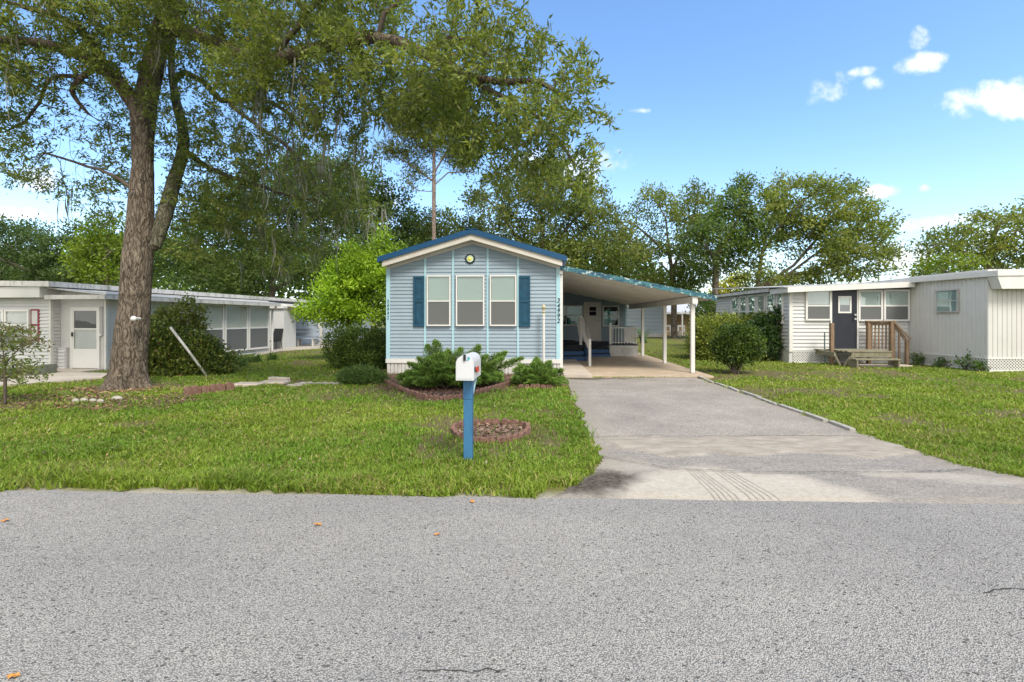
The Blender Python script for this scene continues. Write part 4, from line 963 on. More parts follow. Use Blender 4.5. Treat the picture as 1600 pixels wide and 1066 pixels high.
def ground_mat():
    m, t, out = nt('lawn_soil'); n = N(t)
    tc = n('TexCoord').outputs['Object']
    a = n('TexNoise', {'Vector': tc, 'Scale': 0.7, 'Detail': 6.0, 'Roughness': 0.65}).outputs[0]
    f = n('TexNoise', {'Vector': tc, 'Scale': 45.0, 'Detail': 4.0, 'Roughness': 0.7}).outputs[0]
    g = n.mix(n.ramp(a, (0.35, 0.0), (0.65, 1.0)), (0.08,0.115,0.016), (0.16,0.175,0.032))
    g = n.mix(n.ramp(f, (0.3, 0.0), (0.75, 1.0)), g, (0.15,0.14,0.05), 'MIX')
    d = n.mix(n.ramp(f, (0.3, 0.0), (0.7, 1.0)), (0.07,0.05,0.035), (0.20,0.145,0.095))
    c = n.mix(n('Attribute', attribute_name='bare').outputs[2], g, d)
    s = n.mix(n.ramp(f, (0.3, 0.0), (0.7, 1.0)), (0.28,0.25,0.2), (0.46,0.43,0.37))
    c = n.mix(n('Attribute', attribute_name='sandy').outputs[2], c, s)
    b = n('BsdfPrincipled', {'Base Color': c, 'Roughness': 0.95, 'Specular IOR Level': 0.1})
    n.link(n('Bump', {'Strength': 0.6, 'Distance': 0.03, 'Height': f}).outputs[0], b.inputs['Normal'])
    n.link(b.outputs[0], out.inputs[0]); return m
tag(fast_mesh('ground', np.stack([pts[:,0], pts[:,1], z], 1), quads, ground_mat(), col={'bare': bare, 'sandy': sandy}), kind='structure')

# road
def road_mat():
    m, t, out = nt('aged_asphalt'); n = N(t)
    tc = n('TexCoord').outputs['Object']
    wz = n('TexNoise', {'Vector': tc, 'Scale': 30.0, 'Detail': 2.0}).outputs[1]
    vv = n.mix(0.006, tc, wz)
    v1 = n('TexVoronoi', {'Vector': vv, 'Scale': 135.0}); 
    cell = n('SeparateColor', {0: v1.outputs[1]}).outputs[0]
    big = n('TexNoise', {'Vector': tc, 'Scale': 0.45, 'Detail': 5.0, 'Roughness': 0.6}).outputs[0]
    mid = n('TexNoise', {'Vector': tc, 'Scale': 6.0, 'Detail': 4.0, 'Roughness': 0.7}).outputs[0]
    c = n.mix(n.ramp(cell, (0.0, 0.0), (0.25, 0.3), (0.8, 0.75), (1.0, 1.0)), (0.36,0.344,0.320), (0.515,0.495,0.462))
    c = n.mix(n.ramp(v1.outputs[0], (0.38, 0.0), (0.62, 0.75)), c, (0.11,0.105,0.1))
    v2 = n('TexVoronoi', {'Vector': n('Mapping', {0: n.mix(0.022, tc, wz), 3: (1.0, 1.4, 1.0)}).outputs[0], 'Scale': 33.0, 'Randomness': 1.0})
    pit = n.math('SUBTRACT', n.math('MULTIPLY', n('SeparateColor', {0: v2.outputs[1]}).outputs[1], 0.58), 0.23)
    pm = n.ramp(n.math('SUBTRACT', pit, v2.outputs[0]), (0.0, 0.0), (0.03, 1.0))
    pm = n.math('MULTIPLY', pm, n.ramp(mid, (0.30, 0.15), (0.5, 1.0)))
    c = n.mix(n.math('MULTIPLY', pm, 0.9), c, (0.05,0.048,0.045))
    c = n.mix(1.0, c, n.mix(n.ramp(big, (0.3, 0.0), (0.7, 1.0)), (0.86,0.86,0.865), (1.09,1.08,1.06)), 'MULTIPLY')
    stk = n('TexNoise', {'Vector': n('Mapping', {0: tc, 3: (0.12, 1.0, 1)}).outputs[0], 'Scale': 1.1, 'Detail': 5.0, 'Roughness': 0.6}).outputs[0]
    c = n.mix(1.0, c, n.mix(n.ramp(stk, (0.32, 0.0), (0.68, 1.0)), (0.90,0.90,0.91), (1.07,1.06,1.04)), 'MULTIPLY')
    spot = n('TexNoise', {'Vector': n('Mapping', {0: tc, 1: (5,2,0)}).outputs[0], 'Scale': 1.9, 'Detail': 7.0, 'Roughness': 0.75}).outputs[0]
    c = n.mix(n.math('MULTIPLY', n.ramp(spot, (0.60, 0.0), (0.74, 1.0)), 0.4), c, (0.15,0.145,0.14))
    c = n.mix(n.math('MULTIPLY', n.ramp(mid, (0.42, 0.0), (0.75, 0.5)), 0.5), c, (0.28,0.275,0.27))
    b = n('BsdfPrincipled', {'Base Color': c, 'Roughness': 0.92, 'Specular IOR Level': 0.2})
    h = n.math('SUBTRACT', n.math('SUBTRACT', 0.6, v1.outputs[0]), n.math('MULTIPLY', pm, 0.8))
    n.link(n('Bump', {'Strength': 0.7, 'Distance': 0.012, 'Height': h}).outputs[0], b.inputs['Normal'])
    n.link(b.outputs[0], out.inputs[0]); return m
xs = np.concatenate([[-400, -60, -25], np.arange(-12, 12, 0.06), [25, 60, 400]])
wob = 0.05*(fnoise(np.stack([xs, xs*0], 1), 1.3, 31) - 0.5) + 0.05*(fnoise(np.stack([xs, xs*0], 1), 6.0, 41) - 0.5)
wob[(xs > G(862,777)[0])] *= 0.25
ys = [-9.0, -4.0, 0.0, 2.5, 3.7]
v = []; 
for yy in ys: v += [(x, yy, 0.004) for x in xs]
v += [(x, REDGE + w_, 0.002) for x, w_ in zip(xs, wob)]
nn = len(xs); fs = [(j*nn+i, j*nn+i+1, (j+1)*nn+i+1, (j+1)*nn+i) for j in range(len(ys)) for i in range(nn-1)]
tag(fast_mesh('road', np.array(v), np.array(fs), road_mat()), kind='structure')
# cracks in the asphalt: thin dark filled seams
def crack(name, pxs, w, lab):
    pp = [np.array(G(*p)) for p in pxs]; m = MB(); L = []; 
    q = []
    for a, b in zip(pp[:-1], pp[1:]):
        k = max(2, int(np.linalg.norm(b-a)/0.03))
        for i in range(k): q.append(a + (b-a)*i/k + np.array((rng.normal(0, 0.006), rng.normal(0, 0.006), 0)))
    q.append(pp[-1])
    for i in range(len(q)-1):
        d = q[i+1]-q[i]; d /= np.linalg.norm(d)+1e-9; s = np.array((-d[1], d[0], 0)); w0 = w*(0.4+0.8*abs(math.sin(i*0.9))); w1 = w*(0.4+0.8*abs(math.sin((i+1)*0.9)))
        z_ = np.array((0,0,0.0085 if name == 'road_crack' else 0.029))
        m.quad(q[i]-s*w0+z_, q[i+1]-s*w1+z_, q[i+1]+s*w1+z_, q[i]+s*w0+z_)
    return tag(m.build(name, M['crack']), lab, 'crack', kind='structure')
M['crack'] = mat('crack_tar', (0.05,0.048,0.044), 0.95, 0.3, 30.0)
crack('road_crack', [(1535,929),(1555,924),(1575,921),(1610,923),(1660,921)], 0.0045, 'crack')
crack('road_crack', [(655,1049),(690,1050),(735,1051),(790,1049)], 0.003, 'crack')

# driveway: fine grid clipped to its outline
gx = np.arange(-0.3, 6.8, 0.03); gy = np.arange(3.85, 12.9, 0.03)
X, Y = np.meshgrid(gx, gy); pts = np.stack([X.ravel(), Y.ravel()], 1)
sd = poly_sd(pts, DRIVE) + 0.10*(fnoise(pts, 3.0, 51) - 0.5)
jag = 0.34*(fnoise(pts, 2.2, 61, 5) - 0.5)
conc = sstep(poly_sd(pts, CONC) + jag*1.2, -0.008, 0.02)
sand = sstep(poly_sd(pts, SAND) + 0.6*(fnoise(pts, 1.4, 71, 5) - 0.5), -0.16, 0.12)
for cx_, cy2, ax_, ay_, k_ in ((1385,742,.35,.12,.6),(1480,746,.5,.12,.6),(985,728,.4,.2,.5),(1420,700,.5,.08,.5),(1560,755,.5,.15,.5)):
    q_ = G(cx_, cy2); sand = np.maximum(sand, k_*sstep(1 - np.hypot((pts[:,0]-q_[0])/ax_, (pts[:,1]-q_[1])/ay_) + 1.2*(fnoise(pts, 3.0, 73, 4) - 0.5), -0.1, 0.5))
dirt = sstep(poly_sd(pts, DIRT) + 0.45*(fnoise(pts, 3.0, 81, 4) - 0.5), -0.10, 0.10)
lower = sstep(-(pts[:,1] - G(1050,708)[1]), -0.02, 0.02)
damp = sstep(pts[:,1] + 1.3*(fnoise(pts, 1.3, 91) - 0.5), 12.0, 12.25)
edge = sstep(-sd, -0.55, -0.05)*fnoise(pts, 2.2, 95)*1.3
nx, ny = len(gx), len(gy)
ii, jj = np.meshgrid(np.arange(nx-1), np.arange(ny-1)); k = (jj*nx + ii).ravel()
quads = np.stack([k, k+1, k+1+nx, k+nx], 1); keep = (sd[quads] > 0).all(1); quads = quads[keep]
def drive_mat():
    m, t, out = nt('driveway_paving'); n = N(t)
    tc = n('TexCoord').outputs['Object']; at = lambda s: n('Attribute', attribute_name=s).outputs[2]
    cell = n('SeparateColor', {0: n('TexVoronoi', {'Vector': tc, 'Scale': 85.0}).outputs[1]}).outputs[0]
    big = n('TexNoise', {'Vector': tc, 'Scale': 0.9, 'Detail': 6.0, 'Roughness': 0.65}).outputs[0]
    fin = n('TexNoise', {'Vector': tc, 'Scale': 24.0, 'Detail': 5.0, 'Roughness': 0.7}).outputs[0]
    streak = n('TexNoise', {'Vector': n('Mapping', {0: tc, 2: (0,0,1.2), 3: (2.5, 7.0, 1)}).outputs[0], 'Scale': 1.2, 'Detail': 7.0, 'Roughness': 0.7}).outputs[0]
    up = n.mix(cell, (0.212,0.190,0.166), (0.40,0.366,0.325)); up = n.mix(1.0, up, n.mix(n.ramp(big, (0.3,0.0),(0.7,1.0)), (0.74,0.73,0.73), (1.14,1.12,1.09)), 'MULTIPLY')
    lo = n.mix(cell, (0.18,0.166,0.15), (0.33,0.308,0.28)); lo = n.mix(1.0, lo, n.mix(n.ramp(streak, (0.3,0.0),(0.7,1.0)), (0.82,0.82,0.82), (1.15,1.12,1.08)), 'MULTIPLY')
    c = n.mix(at('lower'), up, lo)
    cc = n.mix(n.ramp(streak, (0.35,0.0),(0.65,1.0)), (0.25,0.215,0.175), (0.40,0.355,0.295)); cc = n.mix(n.ramp(fin, (0.3,0.25),(0.55,0.0)), cc, (0.2,0.17,0.14))
    c = n.mix(at('conc'), c, cc)
    ss = n.mix(n.ramp(fin, (0.3,0.0),(0.7,1.0)), (0.36,0.318,0.262), (0.48,0.44,0.375))
    c = n.mix(at('sand'), c, ss)
    c = n.mix(n.math('MULTIPLY', at('edge'), 0.6, clamp=True), c, n.mix(fin, (0.16,0.13,0.09), (0.38,0.34,0.28)))
    c = n.mix(n.math('MULTIPLY', at('dirt'), 1.0), c, n.mix(n.ramp(fin, (0.35,0.0),(0.7,1.0)), (0.04,0.033,0.027), (0.15,0.125,0.10)))
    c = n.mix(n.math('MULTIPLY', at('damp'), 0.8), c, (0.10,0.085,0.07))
    b = n('BsdfPrincipled', {'Base Color': c, 'Roughness': 0.92, 'Specular IOR Level': 0.2})
    n.link(n('Bump', {'Strength': 0.5, 'Distance': 0.012, 'Height': n.math('ADD', cell, fin)}).outputs[0], b.inputs['Normal'])
    n.link(b.outputs[0], out.inputs[0]); return m
zz_ = 0.012*sstep(pts[:,1], 4.05, 4.2) - 0.012*(1-sstep(pts[:,1], 4.0, 4.12)) + 0.014*conc
tag(fast_mesh('driveway', np.stack([pts[:,0], pts[:,1], zz_], 1), quads, drive_mat(), col={'conc': conc, 'sand': sand, 'dirt': dirt, 'lower': lower, 'damp': damp, 'edge': edge}), kind='structure')
M['track'] = mat('tread_line', (0.375,0.338,0.283), 0.95, 0.25, 20.0)
m = MB()
for k in range(5): 
    for (pa, pb_) in (((1072 + k*5.0, 734), (1122 + k*9.5, 784)), ((1106 + k*5.5, 731), (1176 + k*11.0, 782))):
        mid = G((pa[0]+pb_[0])/2, (pa[1]+pb_[1])/2)
        q = [np.array(G(*pa)), np.array(mid), np.array(G(*pb_))]
        for a, b in zip(q[:-1], q[1:]):
            a = a + (0,0,0.0155); b = b + (0,0,0.0155); s = np.array((0.0038, 0, 0)); m.quad(a - s, b - s, b + s, a + s)
tag(m.build('tyre_tracks', M['track']), kind='structure')
crack('driveway_crack', [(936,716),(1050,736),(1180,742),(1320,742),(1440,741),(1520,737)], 0.005, 'crack')
crack('driveway_crack', [(921,686),(1000,683),(1120,685),(1250,684),(1360,685)], 0.005, 'crack')

# carport slab and ramp
M['slab'] = mat('carport_concrete', (0.40,0.315,0.225), 0.85, 0.14, 1.6, bump=0.2, bscale=60, grime=0.5, grime_col=(0.22,0.17,0.12))
M['ramp'] = mat('ramp_concrete', (0.46,0.40,0.33), 0.85, 0.12, 2.0, bump=0.2, bscale=60, grime=0.5, grime_col=(0.26,0.17,0.1))
m = MB(); m.rbox(0.80, 4.64, 12.42, CYB, -0.03, 0.045, 0.012); tag(m.build('carport_slab', M['slab']), kind='structure')
rx = G(925, 591)[0]
m = MB(); m.prism([(0.84, 12.15, 0.02), (0.84, 12.15, 0.085), (0.84, 16.69, 0.10), (0.84, 16.69, 0.02)], (rx - 0.84, 0, 0)); tag(m.build('entry_ramp', M['ramp']), kind='structure')
M['pathc'] = mat('path_concrete', (0.42,0.37,0.30), 0.9, 0.14, 2.0, bump=0.2, grime=0.4)
def sheet(name, poly, m, z): 
    b = MB(); b.prism([(x, y, z) for x, y in poly], (0, 0, -0.06)); return tag(b.build(name, m), kind='structure')
sheet('path', PATH, M['pathc'], 0.035); sheet('patio', REARPAD, M['pathc'], 0.03)

# ------------------------------------------------------------------ edging stones
def brick_mesh(w, h, t):
    m = MB(); pr = [(-w/2, 0), (-w/2, h*0.72)] + [(-w/2*math.cos(a), h*0.72 + h*0.28*math.sin(a)) for a in np.linspace(0, math.pi, 9)[1:-1]] + [(w/2, h*0.72), (w/2, 0)]
    m.prism([(a*0.96, -t/2, z) for a, z in pr], (0, t, 0)); return m
def edging(name, lab, group, poly, sp, w, h, t, material, jit=0.02, tilt=5):
    b0 = brick_mesh(w, h, t).build(name, material); first = True
    seg = [np.array(p[:2]) for p in poly]; pos = []; acc = 0
    for a, b in zip(seg[:-1], seg[1:]):
        L = np.linalg.norm(b-a); d = (b-a)/L; s = acc
        while s < L: pos.append((a + d*s, math.atan2(d[1], d[0]))); s += sp
        acc = s - L
    for p, an in pos:
        o = b0 if first else b0.copy()
        if not first: COL.objects.link(o)
        first = False
        o.location = (p[0] + random.uniform(-jit, jit)*0.5, p[1] + random.uniform(-jit, jit)*0.5, -0.02 - random.uniform(0, 0.02))
        o.rotation_euler = (R(random.uniform(-tilt, tilt)), R(random.uniform(-tilt, tilt)), an + R(random.uniform(-4, 4)))
        tag(o, lab, 'edging brick', group)
bedp = [G(*p) for p in [(594,597),(615,606),(640,617),(665,625),(690,628),(725,623),(770,610),(803,600)]]
edging('edging_brick', 'scalloped red edging brick in the curved border of the juniper bed', 'scalloped bricks edging the juniper bed', bedp, 0.118, 0.112, 0.135, 0.05, M['brick'])
edging('edging_brick', 'scalloped red edging brick in the straight row below the small juniper', 'bricks edging the small juniper', [G(*p) for p in [(815,607),(850,607),(882,605)]], 0.118, 0.112, 0.12, 0.05, M['brick'])
ringp = [(RING_C[0] + (RING_R + 0.03*math.sin(3*a))*math.cos(a), RING_C[1] + (RING_R + 0.02)*math.sin(a)*0.98) for a in np.linspace(0, 2*math.pi, 33)]
edging('edging_brick', 'scalloped red edging brick in the low ring behind the mailbox', 'bricks ringing the bare patch by the mailbox', ringp, 0.128, 0.125, 0.115, 0.055, M['brick'], 0.03, 9)
edging('border_stone', 'rounded red border stone in the row of six beside the pavers', 'six red border stones', [G(*p) for p in [(293,618),(366,610)]], 0.150, 0.148, 0.20, 0.12, M['brick'], 0.02, 6)
for i, (px, py, w, lab) in enumerate(((118,629,0.06,'leftmost small grey stone in the row among dead leaves'),(131,628,0.07,'flat grey stone second in the row among dead leaves'),(145,629,0.065,'grey stone third in the row among dead leaves'),(157,630,0.06,'grey stone last in the row among dead leaves'),(183,625,0.10,'larger pale stone on the grass in front of the oak trunk'))):
    q = G(px, py); m = MB(); m.lathe((q[0], q[1], -0.03), [(w*0.8, 0), (w, 0.04), (w*0.9, 0.075), (w*0.5, 0.098), (0.01, 0.105)], 9)
    o = m.build('border_stone', M['stone'], loc=(q[0], q[1], 0)); tag(o, lab, 'stone')
    o.scale = (1.1, 0.7, 1)
for px, py, w, d, h, lab in ((388,603,0.62,0.42,0.05,'pale stepping slab nearest the red border stones'),(428,600,0.62,0.36,0.05,'pale stepping slab second from the red border stones')):
    q = G(px, py); m = MB(); m.rbox(q[0]-w/2, q[0]+w/2, q[1]-d/2, q[1]+d/2, 0.0, h + 0.012, 0.012)
    tag(m.build('stepping_slab', M['paver'], loc=(q[0], q[1], 0)), lab, 'slab')
q = G(436, 596); m = MB(); m.rbox(-0.28, 0.28, -0.08, 0.08, 0, 0.10, 0.02); o = m.build('edging_block', M['paver']); o.location = (q[0], q[1], 0); o.rotation_euler = (0, 0, R(-18)); tag(o, 'pale slanted block lying behind the stepping slabs', 'block')
edging('border_stone', 'low brown border stone in the line from the slabs to the juniper', 'brown stones between the slabs and the juniper', [G(*p) for p in [(452,604),(490,601),(528,601)]], 0.15, 0.16, 0.09, 0.12, M['stone'], 0.05, 10)
# driveway edging: broken concrete strips
de = [np.array(G(*p)) for p in [(1090,589),(1130,603),(1180,620),(1240,641),(1300,661),(1355,679)]]
L = np.cumsum([0] + [np.linalg.norm(b-a) for a, b in zip(de[:-1], de[1:])])
s = 0.0; kk = 0
while s < L[-1] - 0.2:
    ln = random.uniform(0.55, 0.95); e = min(s + ln, L[-1])
    p0 = np.array([np.interp(s, L, [p[i] for p in de]) for i in range(3)]); p1 = np.array([np.interp(e - 0.03, L, [p[i] for p in de]) for i in range(3)])
    m = MB(); off = random.uniform(-0.025, 0.025); d = (p1-p0)/np.linalg.norm(p1-p0); sd_ = np.array((d[1], -d[0], 0))
    m.beam(p0 + sd_*(0.05+off) + (0,0,0.02), p1 + sd_*(0.05+random.uniform(-0.05,0.05)) + (0,0,0.015 + random.uniform(-0.01,0.01)), 0.075, random.uniform(0.03, 0.055))
    o = m.build('edging_strip', M['stone'], loc=tuple(p0)); tag(o, 'weathered concrete edging strip along the right side of the driveway', 'edging strip', 'edging strips along the driveway')
    s = e + random.choice((0.0, 0.02, 0.12)); kk += 1
# fallen leaves on the road
def fallen(px, py, sz, an, lab):
    q = G(px, py); m = MB(); r = []
    for k in range(12):
        a = k*math.pi/6; rr = sz*(1.0 if k % 2 == 0 else 0.55)*(0.8 + 0.4*((k*7) % 5)/5); r.append((q[0] + rr*math.cos(a+an), q[1] + rr*0.8*math.sin(a+an), 0.012 + 0.012*((k*3) % 4)/4))
    n_ = len(r); m.add(r + [(q[0], q[1], 0.02)], [(i, (i+1) % n_, n_) for i in range(n_)])
    tag(m.build('fallen_leaf', M['orange'], loc=(q[0], q[1], 0)), lab, 'leaf')
M['orange'] = mat('orange_leaf', (0.50,0.21,0.04), 0.7, 0.3, 40.0)
fallen(22, 1061, 0.03, 0.3, 'orange fallen leaf on the road at the bottom left corner'); fallen(738, 786, 0.035, 1.1, 'orange fallen leaf on the road straight below the mailbox'); fallen(497, 822, 0.035, 2.0, 'orange fallen leaf on the road left of the mailbox'); fallen(683, 838, 0.025, 2.7, 'small brown leaf on the middle of the road below the mailbox'); fallen(8, 816, 0.035, 0.9, 'brown fallen leaf on the road at the left edge')

# ------------------------------------------------------------------ grass
def blades(n, xr, dist_rng, seed):
    r = np.random.default_rng(seed)
    # denser near the street, thinning with depth
    y0, y1 = dist_rng; u = r.random(n); y = 1/(1/y0 + u*(1/y1 - 1/y0))
    x = r.uniform(-1, 1, n)
    x = np.where(True, x*(1.15*y + 2.0), x); p = np.stack([x, y], 1)
    return p, r
NB = 560000
p, r = blades(NB, None, (3.95, 34.0), 5)
edgew = 0.26*(fnoise(p, 1.8, 17) - 0.5) + 0.20*(fnoise(p, 7.0, 18) - 0.5)
ok = (p[:,1] > REDGE + 0.06 + edgew) & (poly_sd(p, DRIVE) + edgew*0.9 < 0.05) & ~in_poly(p, SLAB) & ~in_poly(p, PATH) & ~in_poly(p, REARPAD)
bedsd = poly_sd(p, BED); ok &= ~((bedsd > 0.02))
ok &= ~((p[:,0] > hx0 - 0.05) & (p[:,0] < hx1 + 0.1) & (p[:,1] > HY))
ok &= ~((p[:,0] > rx0) & (p[:,1] > RY)) & ~((p[:,0] > rx1 + 0.1) & (p[:,1] > EY))
qx = (p[:,0] - L0[0])*lc + (p[:,1] - L0[1])*ls; qy = -(p[:,0] - L0[0])*ls + (p[:,1] - L0[1])*lc
ok &= ~((qx < 0.0) & (qy > -0.6))
rdist = np.hypot(p[:,0]-RING_C[0], p[:,1]-RING_C[1])
lit = sstep(poly_sd(p, LITTER) + 0.6*(fnoise(p, 2.2, 9) - 0.5), -0.3, 0.2)
bareb = np.maximum(np.maximum(lit*0.62, np.where(rdist < 0.5, 0.88, 0)), 0.75*sstep(fnoise(p, 0.9, 21), 0.58, 0.70))
tk = np.hypot(p[:,0]-trunkc[0], p[:,1]-trunkc[1]); bareb = np.maximum(bareb, 0.75*sstep(-tk, -1.5, -0.7)); ok &= tk > 0.62
ok &= ~((p[:,0] > -0.3) & (p[:,0] < 2.0) & (p[:,1] < 4.3) & (poly_sd(p, DRIVE) > -0.12))
ok &= r.random(NB) > bareb
tuft = fnoise(p, 3.5, 19, 2); ok &= r.random(NB) < 0.35 + 1.1*sstep(tuft, 0.3, 0.62)
p = p[ok]; n = len(p)
dist = p[:,1]
hgt = (0.030 + 0.045*r.random(n)**1.5)*(0.65 + 0.75*tuft[ok])*np.clip(1.12 - 0.02*dist, 0.6, 1.1)
hgt *= 1.0 + 0.5*sstep(-np.abs(p[:,1]-REDGE-0.25), -0.35, 0.0) - 0.35*sstep(-rdist[ok], -0.6, -0.4)
wid = (0.0042 + 0.0035*r.random(n))*np.clip(dist/5.5, 0.9, 3.5)
az = r.uniform(0, 2*math.pi, n); lean = r.uniform(0.25, 1.25, n)
dx, dy = np.cos(az), np.sin(az)
fa = r.uniform(0, math.pi, n); wx, wy = np.cos(fa)*wid, np.sin(fa)*wid
z0 = 0.02*(fnoise(p, 0.5, 3) - 0.5)*sstep(p[:,1], 4.3, 6) - 0.005
b = np.stack([p[:,0], p[:,1], z0], 1)
W = np.stack([wx, wy, np.zeros(n)], 1); D = np.stack([dx, dy, np.zeros(n)], 1)
mid = b + D*(hgt*lean*0.35)[:,None]; mid[:,2] += hgt*0.62
tip = b + D*(hgt*lean)[:,None]; tip[:,2] += hgt*np.clip(1.05 - 0.3*lean, 0.5, 1)
V = np.stack([b - W, b + W, mid + W*0.8, mid - W*0.8, tip + W*0.08, tip - W*0.08], 1).reshape(-1, 3)
k = np.arange(n)*6; FQ = np.concatenate([np.stack([k, k+1, k+2, k+3], 1), np.stack([k+3, k+2, k+4, k+5], 1)])
patch = fnoise(p, 0.55, 23, 3); patch2 = fnoise(p, 2.4, 29, 2)
c1 = np.array((0.125,0.22,0.024)); c2 = np.array((0.198,0.268,0.034)); c3_ = np.array((0.30,0.27,0.10))
t1 = np.clip(sstep(patch, 0.35, 0.65)*0.75 + r.random(n)*0.5 - 0.1 + 0.25*(p[:,0] > 3), 0, 1)[:,None]
C = c1*(1-t1) + c2*t1
dead = (r.random(n) < 0.07 + 0.16*sstep(patch2, 0.5, 0.7))[:,None]; C = np.where(dead, c3_*(0.7+0.5*r.random((n,1))), C)
C = C*(0.75 + 0.5*r.random((n,1)))*(0.72 + 0.5*fnoise(p, 0.8, 33, 3) + 0.12*fnoise(p, 5.0, 35, 2))[:,None]
tag(fast_mesh('grass', V, FQ, M['grassblade'], col=np.repeat(C, 6, axis=0)), kind='stuff', label='green lawn grass with yellow and bare patches', cat='grass')
# dead leaves and mulch lying about
def litter(name, lab, n, sampler, size, cols, seed, zoff=0.012):
    r = np.random.default_rng(seed); p = sampler(r, n); n = len(p)
    a = r.uniform(0, 2*math.pi, n); l = size*(0.6 + 0.8*r.random(n)); w = l*(0.3 + 0.3*r.random(n))
    d = np.stack([np.cos(a), np.sin(a), r.normal(0, 0.35, n)], 1); s = np.stack([-np.sin(a), np.cos(a), r.normal(0, 0.35, n)], 1)
    c = np.stack([p[:,0], p[:,1], zoff + 0.03*r.random(n)], 1)
    V = np.stack([c - d*l[:,None]/2, c + s*w[:,None]/2, c + d*l[:,None]/2, c - s*w[:,None]/2], 1).reshape(-1,3)
    V[:,2] = np.maximum(V[:,2], 0.006); k = np.arange(n)*4
    C = np.array(cols)[r.integers(0, len(cols), n)]*(0.7 + 0.6*r.random((n,1)))
    return tag(fast_mesh(name, V, np.stack([k,k+1,k+2,k+3],1), M['litter'], col=np.repeat(C,4,axis=0)), lab, 'litter', kind='stuff')
def in_poly_sampler(poly, soft_=0.4):
    a = np.array(poly); lo, hi = a.min(0)-soft_, a.max(0)+soft_
    def f(r, n):
        p = r.uniform(lo, hi, (n*4, 2)); w = poly_sd(p, poly) + 0.8*(fnoise(p, 2.0, 9)-0.5); return p[(w > -0.2)][:n]
    return f
LB = [(0.19,0.10,0.055),(0.13,0.075,0.045),(0.25,0.16,0.085),(0.10,0.07,0.05),(0.30,0.18,0.08)]
litter('leaf_litter', 'brown fallen leaves lying in a band in front of the oak', 2600, in_poly_sampler(LITTER), 0.055, LB, 3)
litter('leaf_litter', 'orange leaves scattered round the oak trunk', 700, lambda r, n: np.array(trunkc) + (0.6 + 0.9*r.random(n)**1.5)[:,None]*np.stack([np.cos(q:=r.uniform(3.3, 6.3, n)), np.sin(q)], 1), 0.07, [(0.32,0.18,0.08),(0.2,0.12,0.06),(0.36,0.24,0.12)], 4)
litter('bark_mulch', 'brown bark mulch under the junipers by the blue home', 7000, in_poly_sampler(BED, 0.1), 0.05, [(0.15,0.075,0.05),(0.2,0.1,0.06),(0.1,0.06,0.045),(0.26,0.15,0.1)], 6)
litter('ring_mulch', 'brown mulch inside the brick ring by the mailbox', 700, lambda r, n: np.array(RING_C) + 0.46*np.sqrt(r.random(n))[:,None]*np.stack([np.cos(q:=r.uniform(0, 6.283, n)), np.sin(q)], 1), 0.05, [(0.22,0.13,0.08),(0.15,0.09,0.06),(0.30,0.2,0.12)], 7)
litter('lawn_debris', 'small dry leaf bits scattered over the lawn', 1800, lambda r, n: (lambda q: q[(poly_sd(q, DRIVE) < 0) & ((q[:,0] < hx0) | (q[:,1] < 12.5))])(np.stack([r.uniform(-9, 1.2, n), r.uniform(4.3, 12, n)], 1)), 0.035, LB + [(0.4,0.34,0.2)], 8, 0.03)
# ================================================================== foliage tools
def unit(v): return v/(np.linalg.norm(v, axis=1, keepdims=True) + 1e-9)
def leaf_cards(name, c, d, l, w, colors, m, parent=None, r=None, loc=None):
    """one leaf-shaped face (a rhomb, widest at 45 %) per leaf, slightly folded by its own random side vector"""
    n = len(c); r = r or rng
    s = unit(np.cross(d, r.normal(size=(n, 3)))); l = l[:,None]; w = w[:,None]
    V = np.stack([c, c + d*l*0.45 + s*w/2, c + d*l, c + d*l*0.45 - s*w/2], 1).reshape(-1, 3)
    k = np.arange(n)*4
    return fast_mesh(name, V, np.stack([k, k+1, k+2, k+3], 1), m, parent, col=np.repeat(colors, 4, axis=0), loc=loc)
def palette(n, cols, wts, r, jit=0.25):
    i = r.choice(len(cols), n, p=np.array(wts)/sum(wts)); C = np.array(cols)[i]
    return C*(1 - jit + 2*jit*r.random((n, 1)))
def colonize(seeds, par, att, step, infl, kill, r, iters=400, bias=(0,0,0), maxn=9000):
    nodes = [np.array(s, float) for s in seeds]; par = list(par); att = np.array(att, float)
    arr = np.array(nodes); near = np.zeros(len(att), int); dist = np.full(len(att), 1e9)
    for i0 in range(0, len(arr), 200):
        d = np.linalg.norm(att[:,None,:] - arr[None,i0:i0+200], axis=2); j = d.argmin(1); dm = d[np.arange(len(att)), j]
        u = dm < dist; dist[u] = dm[u]; near[u] = j[u] + i0
    alive = dist > kill
    att, near, dist = att[alive], near[alive], dist[alive]
    for it in range(iters):
        if len(att) == 0 or len(nodes) > maxn: break
        act = dist < infl
        if not act.any():
            k = dist.argmin(); act = np.zeros(len(att), bool); act[k] = True
        dirs = unit(att[act] - np.array(nodes)[near[act]]) if False else unit(att[act] - arr[near[act]])
        ids = near[act]; uq, inv = np.unique(ids, return_inverse=True)
        S_ = np.zeros((len(uq), 3)); np.add.at(S_, inv, dirs)
        dv = unit(S_ + np.array(bias) + r.normal(0, 0.12, S_.shape)); new = arr[uq] + dv*step
        n0 = len(arr); arr = np.concatenate([arr, new]); par += uq.tolist(); nodes = arr
        d = np.linalg.norm(att[:,None,:] - new[None], axis=2); j = d.argmin(1); dm = d[np.arange(len(att)), j]
        u = dm < dist; dist[u] = dm[u]; near[u] = j[u] + n0
        keep = dist > kill
        # drop points that cannot be reached any more
        if it > 5:
            stuck = np.zeros(len(att), bool)
        att, near, dist = att[keep], near[keep], dist[keep]
    return arr, np.array(par)
